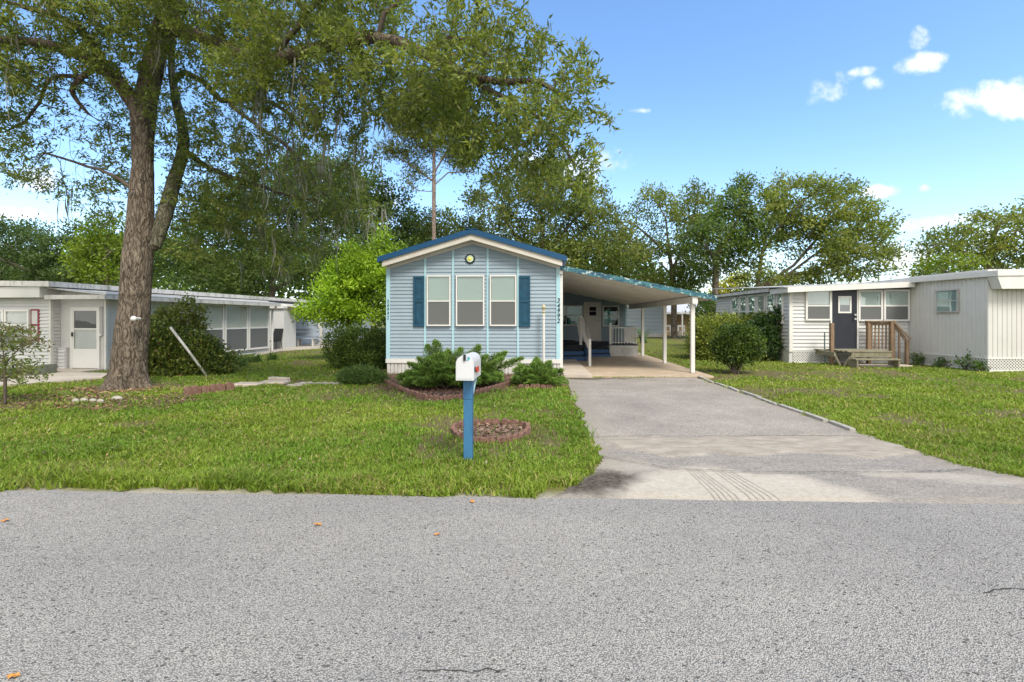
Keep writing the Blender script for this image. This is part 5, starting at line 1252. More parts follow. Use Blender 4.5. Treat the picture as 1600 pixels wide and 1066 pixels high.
def radii(par, r0, rbase, nseed, p=2.3):
    n = len(par); acc = np.zeros(n); kids = np.zeros(n, int)
    for i in range(n):
        if par[i] >= 0: kids[par[i]] += 1
    rad = np.zeros(n)
    for i in range(n-1, -1, -1):
        rad[i] = max(acc[i], 0)**(1/p) if kids[i] else r0
        rad[i] = max(rad[i], r0)
        if par[i] >= 0: acc[par[i]] += rad[i]**p
    if rbase: 
        k = math.log(rbase/r0)/math.log(max(rad.max(), r0*1.01)/r0); rad = r0*(rad/r0)**k
    return rad, kids
def chains(arr, par, rad):
    kids = [[] for _ in par]
    for i, q in enumerate(par):
        if q >= 0: kids[q].append(i)
    out = []; st = [(i, None) for i, q in enumerate(par) if q < 0]
    while st:
        i, frm = st.pop(); ch = ([frm] if frm is not None else []) + [i]
        while kids[i]:
            ks = sorted(kids[i], key=lambda q: -rad[q]); st += [(q, i) for q in ks[1:]]; i = ks[0]; ch.append(i)
        out.append(ch)
    return out
def wood(name, arr, par, rad, m, parent, minr=0.0, nmax=10, skip=None):
    mb = MB()
    for ch in chains(arr, par, rad):
        ch = [q for q in ch if rad[q] >= minr] if minr else ch
        if len(ch) < 2: continue
        pts = arr[ch]; rr = rad[ch].copy()
        if rr[0] > rr[1]*1.6: rr[0] = rr[1]*1.15
        n = 4 if rr[0] < 0.015 else (6 if rr[0] < 0.05 else nmax)
        mb.tube(pts, rr.tolist(), n, caps=False)
    return mb.build(name, m, parent, smooth=True)
def poly_seeds(lines, step):
    """polylines (first is the stem; later ones start on the nearest existing node)"""
    nodes = []; par = []
    for ln in lines:
        ln = [np.array(q, float) for q in ln]; last = -1
        if nodes:
            d = np.linalg.norm(np.array(nodes) - ln[0], axis=1); last = int(d.argmin())
            if d[last] > step: ln = [nodes[last]] + ln
        else: nodes.append(ln[0]); par.append(-1); last = 0
        for a, b in zip(ln[:-1], ln[1:]):
            L = np.linalg.norm(b-a); k = max(1, int(round(L/step)))
            for i in range(1, k+1): nodes.append(a + (b-a)*i/k); par.append(last); last = len(nodes)-1
    return nodes, par
def blob_points(blobs, n, r, surf=0.0):
    """blobs: (centre, (rx,ry,rz), weight)"""
    v = np.array([b[1][0]*b[1][1]*b[1][2]*b[2] for b in blobs]); k = r.choice(len(blobs), n, p=v/v.sum())
    u = unit(r.normal(size=(n,3)))*(r.random(n)**(1/3)*(1-surf) + surf)[:,None]
    c = np.array([b[0] for b in blobs])[k]; rr = np.array([b[1] for b in blobs])[k]
    return c + u*rr
def pxblob(px, py, rx, ry, Y, dep, w=1.0):
    s = Y/F; return (P(px, py, Y), (rx*s, dep, ry*s), w)

OAK = [(0.045,0.064,0.012),(0.075,0.09,0.017),(0.11,0.118,0.022),(0.15,0.148,0.028),(0.085,0.075,0.025)]
def tree(name, label, group, stems, blobs, natt, seed, leaf=(0.09,0.035), per=10, sig=0.28, gap=0.0, gs=0.35, jit=0.16, cols=OAK, wts=(3,4,3,1.2,0.5), step=0.45, infl=3.0, kill=0.7, r0=0.018, rbase=0.25, bark='bark_far', minr=0.0, droop=0.1, up=0.3, cat='tree', bright=1.0, maxn=6000, lf='leaf', nf=0.8, twigr=1.9):
    r = np.random.default_rng(seed); base = stems[0][0]
    root = thing(name, label, cat, (base[0], base[1], 0), 0, group)
    seeds, par = poly_seeds(stems, step*0.8); att = blob_points(blobs, natt, r)
    arr, par = colonize(seeds, par, att, step, infl, kill, r, maxn=maxn)
    rad, kids = radii(par, r0, rbase, len(seeds))
    wood('trunk', arr, par, rad, M[bark], root, minr)
    tw = np.where((rad < r0*twigr) & (np.arange(len(arr)) >= len(seeds)*0 ) & (arr[:,2] > 0.4))[0]
    tw = tw[tw >= len(seeds)] if len(tw[tw >= len(seeds)]) else tw
    if gap: tw = tw[fnoise(arr[tw], gs, seed+9, 2) + 0.25*(kids[tw] == 0) > gap]
    n = len(tw)*per; c = np.repeat(arr[tw], per, axis=0); pr = np.repeat(arr[np.maximum(par[tw],0)], per, axis=0)
    g = unit(c - pr)
    c = c + r.normal(0, sig, (n,3))*np.array((1,1,0.75))
    d = unit(g*0.6 + r.normal(0, 0.75, (n,3)) + np.array((0,0,up - droop)))
    l = leaf[0]*(0.65 + 0.7*r.random(n)); w = leaf[1]*(0.7 + 0.6*r.random(n))
    ct = np.repeat(palette(len(tw), cols, wts, r, 0.12), per, axis=0)*0.55 + palette(n, cols, wts, r, jit)*0.45
    C = ct*bright*(0.6 + 0.8*fnoise(c, nf, seed, 2))[:,None]
    leaf_cards('crown', c, d, l, w, C, M[lf], root, r)
    return root, arr, par, rad
def moss(name, parent, pts, lens, r, wid=0.03, cols=((0.24,0.23,0.15),(0.18,0.175,0.115),(0.30,0.28,0.19)), strands=5):
    V = []; Fc = []; C = []; nv = 0
    for p, L in zip(pts, lens):
        for k in range(strands):
            q = np.array(p) + r.normal(0, 0.05, 3); l = L*(0.4 + 0.7*r.random()); m_ = 6; ang = r.uniform(0, math.pi); s = np.array((math.cos(ang), math.sin(ang), 0))
            col = np.array(cols[r.integers(len(cols))])*(0.8+0.4*r.random()); ph = r.uniform(0, 6)
            for i in range(m_+1):
                f = i/m_; c = q + np.array((0.035*math.sin(ph + 4*f)*f*2, 0.035*math.cos(ph*1.7 + 3*f)*f*2, -l*f)); w = wid*(0.5 + 0.7*math.sin(math.pi*min(1, f*1.15)**0.7))*(1 - f*0.6)*(0.6+0.8*r.random())
                V += [c - s*w/2, c + s*w/2]; C += [col, col]
            for i in range(m_): Fc.append((nv+2*i, nv+2*i+1, nv+2*i+3, nv+2*i+2))
            nv += 2*(m_+1)
    return fast_mesh(name, np.array(V), np.array(Fc), M['moss'], parent, col=np.array(C))

# ================================================================== the big oak
OY = G(197, 606)[1]
r = np.random.default_rng(11)
tb = G(197, 606)
oak = thing('oak_tree', 'large oak with furrowed grey brown trunk and wide spreading limbs in the front yard', 'tree', (tb[0], tb[1], 0))
def pl(*q): return [P(x, y, Y) for x, y, Y in q]
O = OY
trunk_px = [(197,620,30,O),(199,590,30,O),(203,555,29,O),(208,510,28,O),(213,450,26.5,O),(216,400,25.5,O),(219,350,23.5,O),(221,300,20.5,O),(223,260,18.5,O),(223,225,18.5,O),(223,195,20,O),(229,150,20,O),(238,110,19,O),(246,70,17,O),(256,30,15,O),(262,-20,15,O),(268,-80,12,O),(280,-170,8,O)]
limbs = [
 [(240,385,12,O+.1),(253,350,13.5,O+.2),(263,318,13,O+.3),(273,280,12,O+.4),(283,250,11,O+.5),(288,220,9.5,O+.6),(284,190,8.5,O+.6),(277,165,7.8,O+.6),(272,140,7,O+.6),(268,110,6.2,O+.6),(268,75,6.5,O+.6),(274,35,5,O+.6),(285,-20,4,O+.6)],
 [(270,128,6,O+.6),(288,112,5.5,O+.5),(318,128,5.5,O+.3),(345,158,5,O),(390,155,4.2,O-.3),(425,160,3.6,O-.5),(455,180,3,O-.7),(480,215,2.4,O-.8)],
 [(222,185,15,O-.1),(205,155,15,O-.2),(180,122,14,O-.4),(150,98,13,O-.6),(110,80,11,O-.8),(60,66,10,O-1.0),(0,62,8,O-1.2),(-80,55,6,O-1.4),(-170,30,4,O-1.6)],
 [(165,110,9,O-.4),(150,75,9,O-.6),(120,40,8,O-.8),(70,20,6,O-1),(0,0,4,O-1.3)],
 [(140,112,6,O-.6),(122,125,5.5,O-.6),(110,142,5,O-.6),(122,160,4,O-.5),(138,178,3,O-.4)],
 [(130,120,4,O-.5),(95,118,4,O-.5),(75,125,4,O-.4),(62,160,3,O-.3),(40,190,2.5,O-.2),(10,205,2,O)],
 [(255,45,12,O-.2),(300,52,12,O-.6),(340,68,12,O-1.0),(380,84,11.5,O-1.4),(430,95,11,O-1.8),(480,80,10.5,O-2.1),(530,64,10,O-2.4),(580,58,9.5,O-2.7),(625,66,9,O-2.9),(665,86,8.5,O-3.1),(700,102,8,O-3.2),(735,122,6,O-3.3),(790,128,5,O-3.4),(840,126,4,O-3.5),(880,150,3,O-3.6)],
 [(668,86,6,O-3.1),(680,66,5.5,O-3.1),(705,60,5,O-3.1),(735,66,4,O-3.1),(760,85,3,O-3.1)],
 [(735,122,4,O-3.3),(780,150,4,O-3.3),(830,175,3,O-3.4),(870,215,3,O-3.4),(900,260,2,O-3.4)],
 [(590,60,5,O-2.7),(600,20,4.5,O-2.7),(640,-10,4,O-2.8),(700,-20,3,O-2.9)],
 [(430,95,6,O-1.8),(450,60,5.5,O-1.9),(480,20,5,O-2.0),(520,-30,4,O-2.1)],
 [(300,52,7,O-.6),(330,20,6,O-.8),(360,-30,5,O-1)],
 [(360,165,4,O-.1),(400,195,3.5,O),(450,230,3,O),(480,260,2.5,O),(500,300,2,O)],
 [(285,235,6,O+.6),(320,260,5,O+.9),(370,280,4,O+1),(430,300,3,O+1),(500,315,2,O+.9)],
 [(215,300,5,O),(170,270,3.5,O),(120,255,3,O),(70,240,2.4,O)],
]
ws = lambda x: math.sqrt(1 + ((x-800)/F)**2)          # a wide lens stretches round things towards the edge
nodes = []; par = []; mrad = []
def add_limb(ln, attach=True):
    pts = [np.array(P(x, y, Y)) for x, y, h, Y in ln]; rr = [h*Y/F/ws(x) for x, y, h, Y in ln]; last = -1
    if nodes:
        d = np.linalg.norm(np.array(nodes) - pts[0], axis=1); last = int(d.argmin())
    for i, (p_, q) in enumerate(zip(pts, rr)):
        if last < 0: nodes.append(p_); par.append(-1); mrad.append(q); last = 0; continue
        a = nodes[last]; L = np.linalg.norm(p_ - a); k = max(1, int(L/0.22)); ra = mrad[last] if i > 0 else q
        s0 = last
        for j in range(1, k+1):
            t_ = j/k; jit = r.normal(0, 0.012, 3) if (i > 0 and q < 0.12) else 0
            nodes.append(a + (p_-a)*t_ + jit); par.append(last); mrad.append(ra + (q-ra)*t_); last = len(nodes)-1
for k, ln in enumerate([trunk_px] + limbs): add_limb(ln)
nseed = len(nodes)
ob = [ # right, near the street
 (905,110,45,35,O-3.5,.5,1),(935,120,25,28,O-3.5,.3,1),(880,150,60,50,O-3.5,.8,1),(850,215,80,55,O-3.5,1.1,1.0),(905,260,45,35,O-3.5,.6,.8),(880,300,60,38,O-3.4,.8,.75),(760,150,85,70,O-3.2,1.2,1),(760,60,75,45,O-3.2,1,1),(830,80,50,38,O-3.4,.7,1),(680,140,70,60,O-3,1.2,.9),(690,30,70,30,O-3,.9,.8),(790,235,75,45,O-3.2,.9,.9),(660,190,45,28,O-2.8,.7,.8),(925,185,28,20,O-3.5,.4,.8),(800,290,50,30,O-3.2,.7,.5),(950,180,12,8,O-3.5,.2,2),(720,215,60,30,O-2.9,.7,.6),
 # centre
 (560,110,75,70,O-2.4,1.2,1.1),(560,10,75,45,O-2.5,1.2,1.1),(460,50,85,80,O-2,1.6,1.1),(350,30,90,70,O-1,1.6,1.1),(430,140,85,45,O-1.6,1.4,1),(520,190,55,45,O-1.6,1.1,1),(600,150,40,50,O-2.6,.8,.9),(280,40,60,55,O-.8,1.2,1),
 # lower centre, thinner
 (330,225,65,55,O+.6,1.2,.7),(420,255,75,60,O+.6,1.3,.7),(510,285,60,55,O+.4,1.2,.7),(375,330,85,45,O+1,1.2,.6),(470,345,85,42,O+1,1.2,.6),(560,255,40,35,O-.2,.8,.6),(300,325,45,50,O+1,.9,.6),(570,330,40,35,O+.6,.8,.6),(330,400,50,35,O+1.3,.8,.4),(440,400,70,30,O+1.2,.9,.4),
 # left
 (60,35,90,50,O-1,1.3,1),(160,35,75,60,O-.9,1.3,1),(225,60,55,50,O-.8,1,.9),(100,130,80,42,O-.6,1.2,.9),(40,205,60,45,O,1,.75),(140,225,65,40,O+.3,1,.7),(180,285,45,35,O+.7,.9,.7),(85,285,40,28,O+.3,.8,.6),(8,265,28,30,O,.6,.7),(-70,80,70,110,O-1,1.3,1),(20,150,50,40,O-.4,.9,.7),(190,170,45,50,O+.5,.9,.6),(150,330,45,25,O+.9,.8,.6),(285,235,36,55,O+.3,.5,.9),(268,130,30,40,O+.2,.5,.8),(245,170,30,40,O-.3,.4,.8),(120,92,75,28,O-1.1,.4,1.6),(300,62,60,32,O-1.0,.4,1.4),(430,98,80,28,O-2.1,.4,1.4),(200,120,40,40,O-.7,.3,1.4),(50,120,60,30,O-.8,.4,1.2),(60,250,60,40,O-.1,.6,.7),(340,140,60,30,O-.2,.5,1),
 # above the frame
 (150,-60,160,50,O-.8,1.8,.8),(400,-60,170,50,O-1.4,1.8,.8),(560,-50,70,40,O-2.4,1.4,.8),(-160,20,60,110,O-1.2,1.4,.7)]
blobs = [pxblob(*b) for b in ob]
att = blob_points(blobs, 10800, r)
arr, par_ = colonize(nodes, par, att, 0.17, 1.1, 0.19, r, maxn=14000, bias=(0,0,-0.1))
rad, kids = radii(par_, 0.0035, None, nseed, 2.6)
rad[:nseed] = np.maximum(np.array(mrad), np.minimum(rad[:nseed], 0.02)); rad[nseed:] = np.minimum(rad[nseed:], 0.03)
# trunk and main limbs: high resolution with buttress flare and knots
nmain = 0
mb = MB()
def smooth_tube(pts, rr, n, flare=False, sub=0.03):
    pts = np.array(pts); rr = np.array(rr); L = np.concatenate([[0], np.cumsum(np.linalg.norm(np.diff(pts, axis=0), axis=1))])
    k = max(4, int(L[-1]/sub)); s = np.linspace(0, L[-1], k); q = np.stack([np.interp(s, L, pts[:,i]) for i in range(3)], 1); R_ = np.interp(s, L, rr)
    for _ in range(6 if sub < 0.05 else 2): q[1:-1] = (q[:-2] + 2*q[1:-1] + q[2:])/4; R_[1:-1] = (R_[:-2] + 2*R_[1:-1] + R_[2:])/4
    n0 = len(mb.v); mb.tube(q, R_.tolist(), n, caps=False)
    v = np.array(mb.v[n0:]); c = np.repeat(q, n, axis=0); o = v - c; rr_ = np.repeat(R_, n)
    d = 1 + 0.10*(fnoise(v, 2.2, 77, 3) - 0.5)*2 + 0.05*(fnoise(v*np.array((1,1,0.3)), 9.0, 78, 2) - 0.5)*2
    if flare:
        h = np.clip(v[:,2], -0.2, 2); ang = np.arctan2(o[:,1], o[:,0])
        fl = np.exp(-np.maximum(h, 0)/0.26)*(0.42 + 0.28*np.sin(ang*3 + 0.7) + 0.20*np.sin(ang*5 + 2.1)); d = d + np.maximum(fl, -0.1)
    if flare:
        for (px, py, rr0, amp) in ((216,180,0.20,0.55),(206,176,0.12,0.35),(226,232,0.17,0.38),(222,226,0.1,0.2),(210,452,0.18,0.12)):
            kc = np.array(P(px, py, O - 0.22)); q_ = np.linalg.norm((v - kc)*np.array((1,0.6,1)), axis=1)/rr0; d = d + amp*(np.exp(-q_**2*2.0) - 0.95*np.exp(-(q_*2.6)**2))
    v = c + o*d[:,None]; mb.v[n0:] = [tuple(a) for a in v]
smooth_tube([P(x, y, Y) for x, y, h, Y in trunk_px], [h*Y/F/ws(x) for x, y, h, Y in trunk_px], 56, True)
for ln in limbs[2:8]:
    smooth_tube([P(x, y, Y) for x, y, h, Y in ln], [max(h*Y/F/ws(x), 0.012) for x, y, h, Y in ln], 18, False, 0.06)
for (px, py, rx_, rz_) in ():     # knots and old branch scars
    c = np.array(P(px, py, O - 0.24)); mm = MB(); mm.lathe((0,0,0), [(rx_,0.0),(rx_*0.95,0.07),(rx_*0.7,0.11),(rx_*0.5,0.10),(rx_*0.3,0.05),(0.0,0.03)], 16)
    mb.add([(c[0] + v[0], c[1] - v[2] + 0.06, c[2] + v[1]*rz_/rx_) for v in mm.v], mm.f)
mb.build('trunk', M['bark'], oak, smooth=True)
for ln in limbs[:2]:
    mb = MB(); smooth_tube([P(x, y, Y) for x, y, h, Y in ln], [max(h*Y/F/ws(x), 0.012) for x, y, h, Y in ln], 18, False, 0.06); mb.build('limb', M['bark_moss'], oak, smooth=True)
wood('branches', arr, par_, np.where(np.arange(len(arr)) < nseed, np.minimum(rad, 0.2)*0.92, rad), M['twig'], oak, 0.0, 8)
tw = np.where((np.arange(len(arr)) >= nseed) & (rad < 0.011))[0]
near_street = np.clip((O - arr[tw,1])/3.5, 0, 1)
tips_ = kids[tw] == 0
gapn = fnoise(arr[tw], 1.0, 37, 2) + 0.12*near_street
keep_ = (tips_ & (gapn > 0.31)) | (gapn > 0.45)
tw = tw[keep_]; near_street = near_street[keep_]; tips_ = tips_[keep_]
per = np.where(near_street > 0.35, 30, 24) + np.where(tips_, 14, 0)
idx = np.repeat(tw, per); n = len(idx); c = arr[idx]; g = unit(c - arr[par_[idx]])
tuft = np.repeat(np.arange(len(tw)), per); c = c + r.normal(0, 1.0, (n,3))*(0.035 + 0.075*(r.random(n)**2))[:,None]
d = unit(g*0.55 + r.normal(0, 0.75, (n,3)) + np.array((0,0,0.05)))
l = 0.098*(0.6 + 0.8*r.random(n)); w = 0.029*(0.7 + 0.6*r.random(n))
C = palette(n, [(0.060,0.084,0.015),(0.105,0.127,0.022),(0.16,0.18,0.03),(0.24,0.255,0.042),(0.19,0.13,0.035)], (2.6,4,3.2,1.3,0.5), r)*0.55 + palette(len(tw), [(0.07,0.096,0.017),(0.12,0.143,0.025),(0.18,0.20,0.033)], (3,3,1.5), r)[tuft]*0.55
C *= (0.65 + 0.75*fnoise(c, 1.1, 5, 2))[:,None]
leaf_cards('crown', c, d, l, w, C, M['leaf'], oak, r)
print('OAK', len(arr), len(tw), n)
# spanish moss on the oak
sel = np.where((rad > 0.003) & (arr[:,1] > O - 2.2) & (arr[:,2] > 2.6))[0]
px_like = arr[:,0]/arr[:,1]
pr = np.array([1.0 if -0.62 < px_like[i] < -0.25 else 0.10 for i in sel]); pick = r.choice(sel, 330, replace=False, p=pr/pr.sum())
moss('spanish_moss', oak, arr[pick], 0.25 + 0.85*r.random(330)**1.5, r, 0.026)
# white lamp globe screwed on the trunk
q = P(209, 498, O - 0.42)
gl = thing('globe_lamp', 'small white globe fixed to the front of the oak trunk', 'lamp', (q[0], q[1], q[2]))
m = MB(); m.lathe((q[0], q[1], q[2] - 0.055), [(0.01,0),(0.04,0.012),(0.056,0.04),(0.058,0.06),(0.045,0.09),(0.02,0.108),(0.004,0.112)], 16); m.build('globe', M['white_clean'], gl, smooth=True)
m = MB(); m.tube([(q[0], q[1] + 0.03, q[2]), (q[0], q[1] + 0.16, q[2])], 0.03, 10); m.build('socket', M['white_dirty'], gl)

# ================================================================== background trees
def st(*q): return [P(x, y, Y) if y < 519 else (P(x, 500, Y)[0], Y, 0.0) for x, y, Y in q]
BG = 'trees behind the homes'
DK = [(0.038,0.066,0.014),(0.060,0.096,0.018),(0.09,0.130,0.023),(0.13,0.165,0.03)]
OL = [(0.076,0.102,0.020),(0.112,0.140,0.026),(0.152,0.172,0.032),(0.20,0.208,0.038)]
YG = [(0.10,0.15,0.012),(0.15,0.21,0.016),(0.21,0.27,0.022),(0.28,0.33,0.03)]
LG = dict(leaf=(0.22,0.115), per=74, sig=0.37, gap=0.32)
tree('oak_tree', 'dense dark oak with moss behind the white home left of centre', BG, [st((440,560,33),(425,460,33),(430,400,33)), st((425,455,33),(470,430,33),(520,455,33)), st((428,420,33),(380,380,33)), st((430,400,33),(500,330,33),(580,320,33))],
     [pxblob(*b) for b in ((330,390,80,55,33,3),(400,330,90,70,33,3.5),(490,300,80,70,33,3.5),(560,320,70,55,33,3),(620,345,45,35,33,2.5),(360,430,70,32,32,2.5),(470,400,90,45,32,3),(570,385,60,40,33,2.5),(530,440,40,22,33,2),(640,380,40,30,33,2))], 1900, 101, cols=DK, wts=(3,4,2.5,1), step=0.5, infl=4, kill=0.75, rbase=0.2, **LG)
tree('oak_tree', 'dull green spreading oak beyond the roof at far left', BG, [st((60,560,38),(60,430,38)), st((60,440,38),(130,415,38)), st((62,430,38),(-10,400,38))],
     [pxblob(*b) for b in ((40,390,70,45,38,3),(110,385,60,45,38,3),(-60,380,80,60,38,3),(0,360,60,30,38,3),(150,410,50,35,38,2.5),(230,395,60,45,38,3),(-20,430,90,28,38,3),(100,430,90,22,38,3))], 1200, 102, cols=[(0.045,0.075,0.018),(0.06,0.095,0.024),(0.085,0.12,0.03)], wts=(3,4,2), step=0.5, infl=4, kill=0.8, rbase=0.2, **LG)
tree('broadleaf_tree', 'bright green leafy tree just left of the big oak trunk behind the white home', BG, [st((165,560,30),(165,440,30),(165,400,30))],
     [pxblob(*b) for b in ((165,385,38,38,30,1.8),(180,420,40,30,30,1.8),(140,415,30,28,30,1.6),(175,350,22,20,30,1.4))], 420, 103, cols=YG, wts=(4,4,1.5,0.4), bright=0.8, step=0.45, infl=4, kill=0.7, rbase=0.18, **LG)
tree('pine_tree', 'tall slender pine with a bare pinkish trunk rising behind the blue roof', None, [st((678,560,30),(678,330,30),(678,250,30),(680,150,30)), st((678,285,30),(650,262,30),(618,245,30)), st((678,270,30),(700,235,30),(722,205,30)), st((678,290,30),(700,270,30),(735,268,30)), st((678,300,30),(655,298,30),(640,290,30)), st((679,240,30),(660,215,30),(635,205,30)), st((680,210,30),(705,180,30)), st((679,225,30),(650,190,30))],
     [pxblob(*b) for b in ((640,195,32,28,30,1.3),(680,150,50,35,30,1.8),(715,195,34,35,30,1.4),(620,240,25,18,30,1),(660,225,28,25,30,1.2),(730,225,25,20,30,1),(735,262,22,12,30,.8),(655,275,25,13,30,1),(645,292,18,10,30,.8),(705,240,28,18,30,1))], 800, 104, leaf=(0.26,0.06), per=130, sig=0.34, cols=[(0.06,0.085,0.015),(0.095,0.105,0.02),(0.14,0.13,0.03)], wts=(3,3,1), step=0.4, infl=3, kill=0.6, rbase=0.125, bark='bark_pine', r0=0.02, lf='needle')
tree('oak_tree', 'greyish oak crown directly behind the ridge of the blue home', BG, [st((700,560,36),(700,420,36)), st((700,430,36),(650,390,36)), st((700,420,36),(760,380,36))],
     [pxblob(*b) for b in ((660,370,40,35,36,2.5),(720,385,50,45,36,3),(640,400,40,30,36,2),(690,345,30,20,36,2))], 650, 105, cols=OL, wts=(4,3,1.5,.5), step=0.5, infl=4, kill=0.75, rbase=0.2, **LG)
tree('oak_tree', 'airy olive green oak behind the right half of the blue roof', BG, [st((850,560,35),(850,420,35),(848,340,35)), st((850,420,35),(800,360,35),(770,320,35)), st((850,400,35),(900,340,35),(930,310,35)), st((848,350,35),(840,300,35))],
     [pxblob(*b) for b in ((770,330,50,40,35,3),(830,290,50,40,35,3),(880,310,55,40,35,3),(930,340,40,40,35,2.5),(820,380,80,45,35,3.5),(900,400,70,45,35,3),(750,390,45,40,35,2.5),(960,390,40,40,35,2.5),(930,300,25,22,35,2))], 1300, 106, cols=OL, wts=(3,4,2,.8), bright=0.9, step=0.5, infl=4, kill=0.75, rbase=0.24, **LG)
tree('oak_tree', 'oak with a thin dark forked trunk seen above and below the carport roof', BG, [st((1053,560,38),(1053,470,38),(1050,425,38),(1045,390,38),(1040,340,38)), st((1050,425,38),(1068,380,38),(1085,330,38)), st((1046,400,38),(1015,370,38),(990,350,38)), st((1050,430,38),(1030,410,38))],
     [pxblob(*b) for b in ((985,370,35,45,38,2.5),(1020,325,40,35,38,2.5),(1040,365,50,45,38,3),(970,420,40,35,38,2.5),(1000,410,40,35,38,2.5),(1090,340,40,40,38,2.5),(970,340,18,20,38,1.4),(1085,305,28,18,38,1.8),(1080,400,30,35,38,2),(1030,298,12,10,38,.8),(1062,316,10,12,38,.8),(1000,326,11,12,38,.8),(972,342,9,14,38,.8),(1092,292,12,7,38,.7),(1012,312,8,9,38,.6),(1010,440,45,18,38,2.5),(1078,432,34,22,38,2.2),(985,450,30,14,38,2))], 950, 107, cols=OL, wts=(3,4,2.2,1), step=0.5, infl=4, kill=0.75, rbase=0.22, **dict(LG, gap=0.40, gs=0.5, per=64, sig=0.33))
tree('oak_tree', 'tall oak with an ivy wrapped trunk at the tip of the carport roof', BG, [st((1118,560,34),(1118,440,34),(1120,400,34),(1128,350,34)), st((1120,400,34),(1150,350,34),(1165,310,34)), st((1120,410,34),(1095,370,34))],
     [pxblob(*b) for b in ((1145,320,28,28,34,2),(1160,290,26,14,34,1.6),(1120,370,45,40,34,2.5),(1118,425,20,30,34,.8),(1118,455,16,22,34,.7),(1165,365,35,35,34,2.2),(1095,395,35,35,34,2.2),(1150,295,18,16,34,1.2),(1130,405,35,25,34,1.8),(1155,279,11,8,34,.7),(1172,292,10,8,34,.7),(1130,305,8,10,34,.7))], 900, 108, cols=DK, wts=(2,3,3,1.2), bright=1.1, step=0.45, infl=4, kill=0.7, rbase=0.22, **dict(LG, gap=0.40, gs=0.5, per=64, sig=0.33))
tree('oak_tree', 'broad oak with leaning pale limbs and golden crown edge behind the white home at right', BG, [st((1180,560,34),(1182,460,34),(1190,400,34),(1205,340,34),(1225,300,34)), st((1185,455,34),(1230,430,34),(1270,400,34),(1320,370,34)), st((1186,450,34),(1240,415,34),(1275,375,34),(1300,330,34)), st((1190,420,34),(1180,360,34)), st((1195,390,34),(1225,345,34),(1260,310,34)), st((1230,430,34),(1290,420,34),(1340,405,34))],
     [pxblob(*b) for b in ((1190,340,35,40,34,2.5),(1240,310,50,30,34,3),(1290,300,30,20,34,2),(1300,330,50,40,34,3),(1340,370,40,40,34,3),(1350,410,35,30,34,2.5),(1300,390,45,35,33,2.5),(1240,360,50,35,34,2.5),(1380,395,18,14,34,1.2),(1345,335,22,16,34,1.5),(1290,432,55,18,34,2),(1240,440,40,14,34,1.8),(1210,300,24,14,34,1.5),(1360,380,28,22,34,1.8),(1180,400,22,30,34,1.8),(1225,282,14,7,34,.8),(1275,282,18,8,34,.9),(1318,298,16,8,34,.9),(1345,312,14,8,34,.8),(1378,350,14,9,34,.8),(1392,385,9,11,34,.7),(1250,290,10,10,34,.7),(1200,300,9,10,34,.7),(1200,435,34,18,34,2),(1165,440,20,18,34,1.5))], 1700, 109, cols=OL, wts=(2.2,4,3,2), bright=1.12, step=0.45, infl=4, kill=0.7, rbase=0.22, **dict(LG, gap=0.40, gs=0.5, per=64, sig=0.33))
tree('oak_tree', 'olive oak rising over the roof at the right edge of the picture', BG, [st((1550,560,28),(1545,430,28),(1540,400,28)), st((1545,420,28),(1500,390,28),(1470,380,28)), st((1542,405,28),(1590,360,28)), st((1541,400,28),(1560,350,28),(1610,330,28))],
     [pxblob(*b) for b in ((1460,390,30,18,28,1.5),(1500,375,45,25,28,2),(1550,365,50,35,28,2.5),(1590,340,35,25,28,2),(1600,390,60,40,28,2.5),(1520,410,50,25,28,2),(1640,350,50,50,28,2.5),(1455,415,20,16,28,1.2),(1515,345,12,8,28,.7),(1545,332,14,8,28,.8),(1570,318,14,9,28,.8),(1440,398,10,7,28,.5),(1475,368,10,6,28,.5))], 1000, 110, cols=OL, wts=(2.2,4,3,1.6), bright=1.1, step=0.42, infl=4, kill=0.66, rbase=0.18, leaf=(0.19,0.10), per=52, sig=0.28, gap=0.38, gs=0.55)
tree('broadleaf_tree', 'small bright green tree peeping over the white roof at right', BG, [st((1475,560,24),(1475,430,24))], [pxblob(*b) for b in ((1470,415,28,16,24,1.1),(1500,412,22,16,24,1),(1440,428,22,10,24,.9),(1478,432,40,12,24,1))], 260, 111, cols=YG, wts=(4,4,1.5,.3), bright=0.8, step=0.35, infl=3, kill=0.5, rbase=0.12, leaf=(0.17,0.09), per=40, sig=0.26)
tree('broadleaf_tree', 'yellow green tree glimpsed beyond the tip of the carport roof', BG, [st((1140,560,50),(1140,450,50))], [pxblob(*b) for b in ((1140,445,22,14,50,1.6),(1155,438,16,12,50,1.4),(1125,455,14,12,50,1.4))], 200, 112, cols=[(0.2,0.2,0.02),(0.32,0.3,0.03),(0.42,0.38,0.05)], wts=(2,3,2), step=0.5, infl=4, kill=0.7, rbase=0.2, leaf=(0.3,0.15), per=36, sig=0.35)
tree('broadleaf_tree', 'dark green bushy tree between the carport tip and the hedge', BG, [st((1112,560,26),(1112,480,26))], [pxblob(*b) for b in ((1108,478,24,20,26,1.2),(1118,495,25,25,26,1.2),(1095,500,15,30,26,1))], 300, 113, cols=DK, wts=(3,4,2,.5), step=0.35, infl=3, kill=0.5, rbase=0.1, leaf=(0.18,0.09), per=40, sig=0.24)
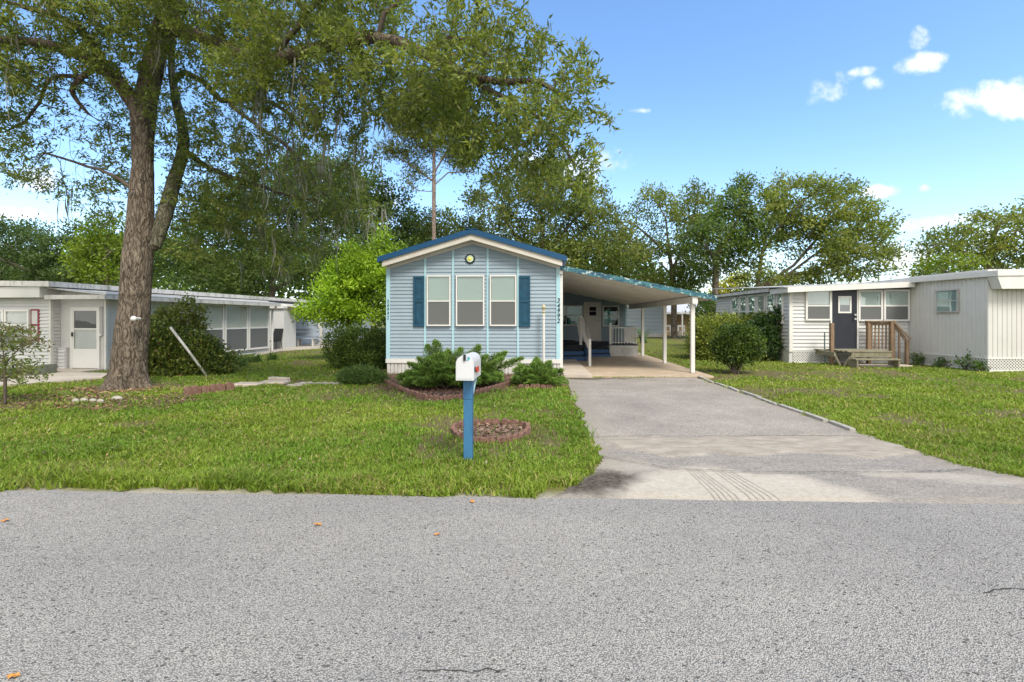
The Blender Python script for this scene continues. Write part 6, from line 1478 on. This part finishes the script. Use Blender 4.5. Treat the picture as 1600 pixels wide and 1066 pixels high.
bt = tree('leafy_tree', 'bright yellow green tree beside the left wall of the blue home', None, [[(P(545,500,17.2)[0], 17.2, 0.0), P(545,520,17.2), P(548,470,17.2)], [P(546,500,17.2), P(515,480,17.2), P(500,470,17.2)], [P(546,495,17.2), P(585,440,17.2), P(596,380,17.2)], [P(547,480,17.2), P(545,420,17.2), P(548,385,17.2)]],
     [pxblob(*b) for b in ((490,485,28,18,17,.7),(478,492,14,12,17,.4),(555,440,45,50,17.1,1),(610,440,24,40,17.3,.6),(595,352,9,16,17.2,.3),(500,478,30,20,17,.7),(540,455,48,38,17,1.1),(590,430,40,40,17.2,1),(595,385,20,32,17.2,.55),(598,362,12,14,17.2,.35),(548,392,20,24,17,.5),(540,415,26,22,17,.6),(520,430,22,20,17,.6),(560,485,50,22,17,1),(520,500,28,14,17,.7),(616,415,16,35,17.2,.6),(625,385,8,14,17.3,.3))], 1500, 114, cols=[(0.12,0.19,0.012),(0.185,0.275,0.016),(0.255,0.35,0.022),(0.33,0.42,0.03)], wts=(3,4,3,1), step=0.2, infl=1.6, kill=0.27, r0=0.006, rbase=0.07, leaf=(0.115,0.062), per=48, sig=0.15, up=0.5)
# far wood closing the horizon
r = np.random.default_rng(61)
n = 90000; xx = r.uniform(-120, 120, n); yy = 62 + 14*r.random(n) + 8*np.sin(xx*0.05)
topz = 3.6 + 2.2*fnoise(np.stack([xx, yy*0], 1), 0.12, 3, 3) + (4.5 + 4.0*fnoise(np.stack([xx, yy*0+9], 1), 0.10, 5, 3))*sstep(-xx, -26, -14); zz_ = topz*r.random(n)**0.75
c = np.stack([xx, yy, zz_], 1)
leaf_cards('far_wood', c, unit(r.normal(size=(n,3))), 0.5 + 0.4*r.random(n), 0.3 + 0.2*r.random(n), palette(n, DK, (2,3,3,1), r)*(0.7+0.6*fnoise(c, 0.2, 8, 2))[:,None]*1.15, M['leaf'], None, r)
fw = bpy.data.objects['far_wood']; tag(fw, 'distant low wood closing the horizon between the homes', 'wood', kind='stuff')

# ================================================================== shrubs
def shrub(name, label, cat, base, blobs, n, leaf, cols, wts, seed, stems=None, surf=0.72, clump=0.16, bright=1.0, group=None, lf='leaf', up=0.25):
    r = np.random.default_rng(seed); root = thing(name, label, cat, (base[0], base[1], 0), 0, group)
    nc = max(8, n//22); cc = blob_points(blobs, nc, r, surf); bz = np.array([b[0] for b in blobs])
    cen = bz[np.linalg.norm(cc[:,None] - bz[None], axis=2).argmin(1)]
    cc[:,2] = np.maximum(cc[:,2], 0.04)
    k = r.integers(0, nc, n); out = unit(cc - cen)[k]
    c = cc[k] + r.normal(0, clump, (n,3))*np.array((1,1,0.8)); c[:,2] = np.maximum(c[:,2], 0.02)
    # inner leaves so that one cannot look through
    ni = n//4; ci = blob_points(blobs, ni, r, 0.0)*1.0; ci[:,2] = np.maximum(ci[:,2], 0.03)
    ci = bz[np.linalg.norm(ci[:,None] - bz[None], axis=2).argmin(1)]*0.25 + ci*0.75
    c = np.concatenate([c, ci]); out = np.concatenate([out, unit(r.normal(size=(ni,3)))]); n = n + ni
    d = unit(out*0.7 + r.normal(0, 0.7, (n,3)) + np.array((0,0,up)))
    C = palette(n, cols, wts, r)*bright*(0.7 + 0.6*fnoise(c, 3.0, seed, 2))[:,None]
    leaf_cards('foliage', c, d, leaf[0]*(0.6+0.8*r.random(n)), leaf[1]*(0.7+0.6*r.random(n)), C, M[lf], root, r)
    mb = MB()
    for b in (stems or [blobs[i][0] for i in range(len(blobs))]):
        for q in range(3):
            t_ = np.array(b) + r.normal(0, 0.1, 3); s0 = np.array((base[0] + r.normal(0, 0.06), base[1] + r.normal(0, 0.06), -0.03)); md = (s0 + t_)/2 + r.normal(0, 0.05, 3); md[2] = max(md[2], 0.03)
            mb.tube([s0, md, t_], [0.022, 0.015, 0.006], 6, caps=False)
    mb.build('stem', M['twig'], root, smooth=True)
    return root
HD = [(0.04,0.066,0.011),(0.065,0.10,0.016),(0.10,0.145,0.022),(0.15,0.195,0.03)]
hb_ = P(555, 545, 14.6)
shrub('clipped_hedge', 'dark green clipped hedge at the left corner of the blue home', 'hedge', (hb_[0], 14.6), [pxblob(*b) for b in ((532,540,24,27,14.6,.5),(560,540,28,28,14.6,.5),(590,543,24,28,14.7,.5),(545,562,32,18,14.4,.5),(580,562,26,18,14.4,.5))], 20000, (0.06,0.034), HD, (4,4,2,.6), 201, clump=0.07)
q = G(564, 600)
shrub('low_juniper', 'low spreading green juniper in front of the dark hedge', 'shrub', q, [pxblob(*b) for b in ((548,590,18,11,q[1],.25),(568,588,22,13,q[1],.3),(588,592,14,10,q[1],.22))], 12000, (0.06,0.014), [(0.045,0.085,0.016),(0.075,0.125,0.022),(0.12,0.175,0.03)], (3,4,2), 202, clump=0.05, lf='needle')
# big spreading juniper: arching sprays
def juniper(name, label, base, tips, n_in, seed, cols, wts, dens=1.0):
    r = np.random.default_rng(seed); root = thing(name, label, 'shrub', (base[0], base[1], 0))
    mb = MB(); cs = []; ds = []; tp = []
    for t_ in tips:
        t_ = np.array(t_, float); b = np.array((base[0] + r.normal(0, 0.10) + 0.35*(t_[0]-base[0]), base[1] + r.normal(0, 0.10) + 0.35*(t_[1]-base[1]), 0.03 + 0.15*max(0, t_[2]-0.2))); L = np.linalg.norm(t_ - b)
        mid = b*0.5 + t_*0.5 + np.array((0,0,0.10*L)); ss = np.linspace(0, 1, 9)
        pts = np.array([(1-s)**2*b + 2*s*(1-s)*mid + s*s*t_ for s in ss]); mb.tube(pts, np.linspace(0.014, 0.004, 9).tolist(), 5, caps=False)
        k = int(1500*L*dens); s = r.random(k)**0.75; s = 0.25 + 0.75*s
        p_ = np.stack([np.interp(s, ss, pts[:,i]) for i in range(3)], 1); g = unit(np.stack([np.interp(np.minimum(s+0.08,1.05), ss, pts[:,i]) for i in range(3)], 1) - np.stack([np.interp(s-0.08, ss, pts[:,i]) for i in range(3)], 1))
        wdt = 0.115*np.sin(np.pi*np.clip(s, 0, 1)**1.6*0.93 + 0.15) + 0.012
        tp.append(s); nsp = max(5, int(18*L)); sp = r.integers(0, nsp, k); ang = (sp*2.4) % (2*math.pi)   # side sprays
        off = np.stack([np.cos(ang), np.sin(ang), 0.35*np.sin(ang*3)], 1)*(wdt*r.random(k)**0.6)[:,None]
        cs.append(p_ + off + r.normal(0, 0.010, (k,3)) + np.array((0,0,-0.25))*(np.linalg.norm(off, axis=1)**2)[:,None]); ds.append(unit(g*0.8 + unit(off + 1e-6)*0.55 + r.normal(0, 0.28, (k,3)) + np.array((0,0,0.12))))
    c = np.concatenate(cs); d = np.concatenate(ds); c[:,2] = np.maximum(c[:,2], 0.02); n = len(c)
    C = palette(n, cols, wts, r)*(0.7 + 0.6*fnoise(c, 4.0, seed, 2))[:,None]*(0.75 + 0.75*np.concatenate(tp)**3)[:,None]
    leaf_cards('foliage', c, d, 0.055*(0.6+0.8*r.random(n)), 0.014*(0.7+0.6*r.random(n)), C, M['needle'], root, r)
    mb.build('stem', M['twig'], root, smooth=True); return root
JC = [(0.055,0.10,0.015),(0.085,0.145,0.022),(0.135,0.20,0.03),(0.19,0.26,0.042)]
jb = G(706, 603); JY = jb[1]
r = np.random.default_rng(31); tips = []
main = [(680,533,JY+.3),(668,540,JY+.4),(748,541,JY+.2),(790,551,JY+.2),(785,560,JY),(640,568,JY-.1),(636,582,JY-.3),(655,560,JY+.1),(700,548,JY+.5),(720,545,JY+.4),(735,552,JY),(760,556,JY-.1),(690,553,JY),(815,560,JY+.3)]
for x, y, Yq in main: tips.append(P(x, y, Yq))
for k in range(230):
    a = r.uniform(0, 2*math.pi); rr = 0.2 + 1.0*r.random()**0.6; x = jb[0] + rr*math.cos(a)*1.0; y = JY + rr*math.sin(a)*0.80
    tips.append((x, y, r.uniform(0.35, 1.0)*(0.78 - 0.60*(rr/1.2)**1.5) + 0.04))
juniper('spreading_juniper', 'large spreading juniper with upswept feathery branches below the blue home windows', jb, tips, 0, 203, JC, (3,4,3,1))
jb2 = G(838, 603); tips = [P(812, 571, jb2[1]), P(838, 561, jb2[1] + .1), P(858, 566, jb2[1]), P(876, 578, jb2[1])]
for k in range(95):
    a = r.uniform(0, 2*math.pi); rr = r.uniform(0.1, 0.66); tips.append((jb2[0] + rr*math.cos(a), jb2[1] + 0.05 + rr*0.75*math.sin(a), r.uniform(0.08, 0.55)*(1.15 - 0.6*rr/0.56)))
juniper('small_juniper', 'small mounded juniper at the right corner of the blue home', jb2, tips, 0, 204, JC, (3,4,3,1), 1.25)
# vine shrub on the left home
vb = G(275, 592); VY = 12.75
shrub('vine_shrub', 'large dark vine covered shrub swallowing the sunroom wall behind the oak', 'shrub', (vb[0], VY), [pxblob(*b) for b in ((255,540,32,42,VY,.6),(295,555,40,36,VY,.6),(330,570,25,22,VY,.5),(350,566,16,16,VY+.4,.4),(322,545,14,16,VY+.1,.35),(238,550,16,16,VY,.35),(245,575,28,25,VY-.1,.5),(290,580,40,18,VY-.2,.5))], 22000, (0.08,0.048), [(0.045,0.068,0.013),(0.078,0.105,0.018),(0.135,0.155,0.026),(0.22,0.22,0.036),(0.17,0.09,0.035)], (3,4,2.5,1.2,.3), 205, clump=0.10)
q = P(280, 478, 14.6)
shrub('climbing_vine', 'yellow green creeper hanging over the gutter above the vine shrub', 'vine', (P(275,500,13.2)[0], 13.2), [pxblob(*b) for b in ((262,490,22,12,13.2,.2),(296,480,9,14,13.2,.15),(285,502,20,14,13.1,.25),(308,500,9,20,13.3,.15),(250,505,14,14,13.1,.2))], 2600, (0.08,0.05), [(0.09,0.11,0.02),(0.15,0.16,0.03),(0.2,0.19,0.04)], (3,3,1), 206, clump=0.08)
shrub('ground_creeper', 'leggy weeds growing along the base of the sunroom', 'plant', (P(358,560,16.2)[0], 16.2), [pxblob(*b) for b in ((350,563,16,12,16,.35),(370,566,16,10,16.2,.35),(340,572,14,12,15.2,.35))], 1600, (0.09,0.04), [(0.05,0.08,0.016),(0.09,0.12,0.025)], (3,2), 207, clump=0.1)
def strap_plant(name, label, base, n, h, seed, cols, group=None, wd=0.018):
    r = np.random.default_rng(seed); root = thing(name, label, 'plant', (base[0], base[1], 0), 0, group); V = []; Fc = []; C = []; nv = 0
    for k in range(n):
        a = r.uniform(0, 2*math.pi); l = h*(0.6 + 0.6*r.random()); b = np.array((base[0] + r.normal(0, 0.08), base[1] + r.normal(0, 0.08), 0)); d = np.array((math.cos(a), math.sin(a), 0)); s = np.array((-d[1], d[0], 0)); cc = np.array(cols[r.integers(len(cols))])*(0.75+0.5*r.random()); ln = r.uniform(0.4, 0.95)
        for i in range(5):
            f = i/4; c = b + d*l*ln*f*f + np.array((0,0,l*(f - 0.42*f*f*ln))); w = wd*(1-f*0.9); V += [c - s*w, c + s*w]; C += [cc, cc]
        for i in range(4): Fc.append((nv+2*i, nv+2*i+1, nv+2*i+3, nv+2*i+2))
        nv += 10
    fast_mesh('foliage', np.array(V), np.array(Fc), M['leaf'], root, col=np.array(C)); return root
SC = [(0.04,0.08,0.016),(0.06,0.11,0.02),(0.09,0.14,0.03)]
strap_plant('strap_plant', 'clump of strap leaves at the foot of the sunroom downspout', G(426, 563), 70, 0.42, 301, SC); strap_plant('strap_plant', 'clump of strap leaves under the right sunroom window', G(400, 566), 60, 0.42, 302, SC); strap_plant('strap_plant', 'clump of strap leaves among weeds under the middle sunroom window', G(378, 572), 50, 0.36, 303, SC)
# red leaved maple at the left edge
mbp = G(8, 632)
tree('red_maple', 'young maple with layered red green leaves at the left edge', None, [[(mbp[0], mbp[1], 0), P(8, 590, mbp[1]), P(5, 550, mbp[1]), P(0, 520, mbp[1])], [P(6, 570, mbp[1]), P(30, 545, mbp[1]), P(60, 530, mbp[1])], [P(5, 560, mbp[1]), P(-30, 530, mbp[1])], [P(8, 590, mbp[1]), P(35, 580, mbp[1]), P(55, 575, mbp[1])]],
     [pxblob(*b) for b in ((20,515,38,8,mbp[1],.35),(45,532,32,9,mbp[1],.35),(10,540,34,14,mbp[1],.4),(-20,530,40,30,mbp[1],.5),(60,545,20,6,mbp[1],.25),(20,570,36,12,mbp[1]-.1,.4),(45,590,30,8,mbp[1]-.1,.3),(5,600,30,16,mbp[1]-.1,.4),(-20,580,40,30,mbp[1],.5))], 900, 208, leaf=(0.06,0.033), per=11, sig=0.05, gap=0.40, gs=2.5, cols=[(0.08,0.11,0.022),(0.12,0.145,0.03),(0.15,0.09,0.04),(0.19,0.15,0.07)], wts=(3,3,0.8,1), step=0.09, infl=0.8, kill=0.12, r0=0.003, rbase=0.025, up=0.0, bark='twig', cat='shrub')
# hedge and round shrub on the right
HO = [(0.085,0.108,0.017),(0.135,0.16,0.024),(0.205,0.225,0.034),(0.29,0.30,0.046)]
hq = P(1140, 540, 18.6)
shrub('overgrown_hedge', 'big rounded olive green hedge against the side of the white home', 'hedge', (hq[0], 18.6), [pxblob(*b) for b in ((1102,528,22,32,18.4,.9),(1130,523,30,28,18.8,1),(1165,524,32,28,18.8,1),(1198,522,22,32,18.2,.8),(1115,550,32,22,18,.8),(1160,545,40,26,18,.9),(1215,530,14,38,17.8,.5))], 34000, (0.09,0.05), HO, (2.5,4,3,1.5), 209, clump=0.11)
shrub('hedge_vine', 'dark leafy vine climbing the near corner of the hedge to the side windows', 'vine', (P(1200,540,17.4)[0], 17.4), [pxblob(*b) for b in ((1190,518,18,20,17.4,.3),(1206,532,12,26,17.3,.25),(1219,480,6,9,17.3,.12),(1210,500,8,12,17.3,.2))], 3200, (0.10,0.06), [(0.022,0.05,0.012),(0.04,0.075,0.016),(0.08,0.13,0.025)], (3,3,1.5), 210, clump=0.08)
sq = G(1146, 584)
shrub('round_shrub', 'rounded dark green shrub on short bare stems on the right lawn', 'shrub', sq, [pxblob(*b) for b in ((1138,536,17,24,sq[1],.4),(1162,534,18,25,sq[1],.42),(1172,540,15,22,sq[1],.36),(1150,550,26,17,sq[1],.4),(1130,545,13,20,sq[1],.34),(1152,521,23,11,sq[1],.36))], 16000, (0.065,0.036), [(0.03,0.054,0.010),(0.048,0.08,0.014),(0.09,0.132,0.02),(0.17,0.21,0.032)], (3.5,4,2.2,1), 211, clump=0.075)
for k, (px, py, lab, s) in enumerate(((1445,560,'small weed growing through the lattice left of the pale rock',.3),(1517,565,'leafy weed growing against the lattice below the right window',.45),(1545,565,'short weed by the lattice beside the pale rock',.22),(1480,560,'thin weed in the middle of the lattice skirting',.28))):
    a_, y_ = ma_of(min(px, 1538)); q = fM(a_, 0.15, 0); q2 = (q[0], q[1], s*0.55)
    shrub('lattice_weed', lab, 'plant', q, [(q2, (s*0.5, s*0.3, s*0.5), 1)], 160, (0.08,0.045), [(0.05,0.09,0.02),(0.09,0.14,0.03)], (1,1), 220+k, clump=0.08)
q = P(1005, 508, 30); strap_plant('young_plant', 'slim young plant standing on the grass behind the carport', (q[0], 30.0), 40, 1.3, 310, SC, wd=0.05)
strap_plant('grass_tuft', 'tuft of tall grass growing on the left edge of the driveway', G(915, 682), 26, 0.2, 311, [(0.1,0.16,0.02),(0.15,0.2,0.03)], wd=0.006)
SKY_DUST = 1.0; SKY_STR = 0.12; SUN_STR = 1.5; EXPO = 1.45
SKY_LOW = (1.0, 1.0, 1.0); SKY_HIGH = (0.73, 0.89, 1.0); CLOUD = (4.6, 4.55, 4.5); FILL_BANK = (5.9, 5.75, 5.5)
# ================================================================== sky and sun
w = bpy.data.worlds.new('World'); S.world = w; w.use_nodes = True
t = w.node_tree; n = N(t); t.nodes.clear(); out = t.nodes.new('ShaderNodeOutputWorld')
SUN_EL, SUN_AZ = R(50), R(150)            # azimuth from +Y towards +X: behind and to the right of the street view
sky = n('TexSky', sky_type='NISHITA', sun_disc=False, sun_elevation=SUN_EL, sun_rotation=SUN_AZ, air_density=1.0, dust_density=SKY_DUST, ozone_density=2.2)
d = n('TexCoord').outputs['Generated']; sp = n('SeparateXYZ', {0: d})
yy = n.math('MAXIMUM', sp.outputs[1], 0.05); u = n.math('DIVIDE', sp.outputs[0], yy); v = n.math('DIVIDE', sp.outputs[2], yy)
uv = n('CombineXYZ', {0: u, 1: v}).outputs[0]
nz = n('TexNoise', {'Vector': uv, 'Scale': 14.0, 'Detail': 6.0, 'Roughness': 0.6}).outputs[0]
nz2 = n('TexNoise', {'Vector': n('Mapping', {0: uv, 1: (3.0,1.0,0)}).outputs[0], 'Scale': 4.5, 'Detail': 4.0}).outputs[0]
clouds = [(1440,98,38,15,-14,1.0),(1438,62,16,16,60,.6),(1300,136,34,18,-30,.75),(1335,114,28,6,-10,.5),(1365,131,16,8,-10,.4),(1560,153,75,22,-14,1.0),(1600,172,45,14,-8,.5),(1372,300,34,9,-8,.9),(1444,294,9,5,0,.5),(1460,352,85,13,-7,1.0),(1540,372,90,16,-5,.6),(1000,174,20,4,0,.6),(945,187,12,5,0,.5),(55,278,42,18,0,1.0),(20,335,60,10,0,.9),(880,262,80,30,0,.6),(1420,395,60,22,0,.6),(1090,420,90,30,0,.5),(520,330,120,60,0,.45)]
tot = None
for px, py, a, b, an, k in clouds:
    dx, dy, vz = ray(px, py); u0, v0 = dx/dy, vz/dy; A, B = a/F*1.15, b/F*1.35; c_, s_ = math.cos(R(an)), math.sin(R(an))
    du = n.math('SUBTRACT', u, u0); dv = n.math('SUBTRACT', v, v0)
    p1 = n.math('DIVIDE', n.math('SUBTRACT', n.math('MULTIPLY', du, c_), n.math('MULTIPLY', dv, s_)), A)
    p2 = n.math('DIVIDE', n.math('ADD', n.math('MULTIPLY', du, s_), n.math('MULTIPLY', dv, c_)), B)
    e = n.math('ADD', n.math('MULTIPLY', p1, p1), n.math('MULTIPLY', p2, p2))
    f = n.math('MULTIPLY', n.math('SUBTRACT', 1.0, e), k); 
    f = n.math('MAXIMUM', f, -1.5)
    tot = f if tot is None else n.math('MAXIMUM', tot, f)
m_ = n.math('ADD', tot, n.math('MULTIPLY', n.math('SUBTRACT', nz, 0.5), 3.4))
m_ = n.math('ADD', m_, n.math('MULTIPLY', n.math('SUBTRACT', nz2, 0.5), 0.8))
fac = n.math('MULTIPLY', n('MapRange', {0: m_, 1: 0.0, 2: 1.25}, interpolation_type='SMOOTHSTEP').outputs[0], n.math('GREATER_THAN', sp.outputs[1], 0.06))
lower = n('MapRange', {0: v, 1: -0.02, 2: 0.22}).outputs[0]
hz = n('MapRange', {0: sp.outputs[2], 1: 0.0, 2: 0.42}, interpolation_type='SMOOTHSTEP').outputs[0]
tint = n.mix(hz, SKY_LOW, SKY_HIGH)
skyc = n.mix(1.0, sky.outputs[0], tint, 'MULTIPLY')
hue = n.mix(n.math('MULTIPLY', fac, 0.9), skyc, CLOUD)
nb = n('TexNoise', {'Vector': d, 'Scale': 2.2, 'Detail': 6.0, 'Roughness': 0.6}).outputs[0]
fill_bank = n.math('MULTIPLY', n('MapRange', {0: sp.outputs[1], 1: 0.02, 2: -0.25}, interpolation_type='SMOOTHSTEP').outputs[0], n.ramp(nb, (0.25, 0.35), (0.5, 1.0)))  # unseen bright cloud behind the camera, added for soft neutral fill light
hue = n.mix(fill_bank, hue, FILL_BANK)
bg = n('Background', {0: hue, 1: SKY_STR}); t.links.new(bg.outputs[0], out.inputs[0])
sl = bpy.data.lights.new('sun', 'SUN'); sl.energy = SUN_STR; sl.angle = R(18); sl.color = (1.0, 0.945, 0.85)
so = bpy.data.objects.new('sun', sl); COL.objects.link(so)
dv_ = (math.sin(SUN_AZ)*math.cos(SUN_EL), math.cos(SUN_AZ)*math.cos(SUN_EL), math.sin(SUN_EL))
from mathutils import Vector
so.rotation_euler = Vector(dv_).to_track_quat('Z', 'Y').to_euler(); so.location = (20, -20, 30)
S.view_settings.view_transform = 'Standard'; S.view_settings.look = 'None'; S.view_settings.exposure = EXPO; S.view_settings.gamma = 1
S.render.engine = 'CYCLES'; c_ = S.cycles
c_.max_bounces = 6; c_.diffuse_bounces = 3; c_.glossy_bounces = 3; c_.transmission_bounces = 4; c_.transparent_max_bounces = 10
c_.use_denoising = True; c_.sample_clamp_indirect = 8
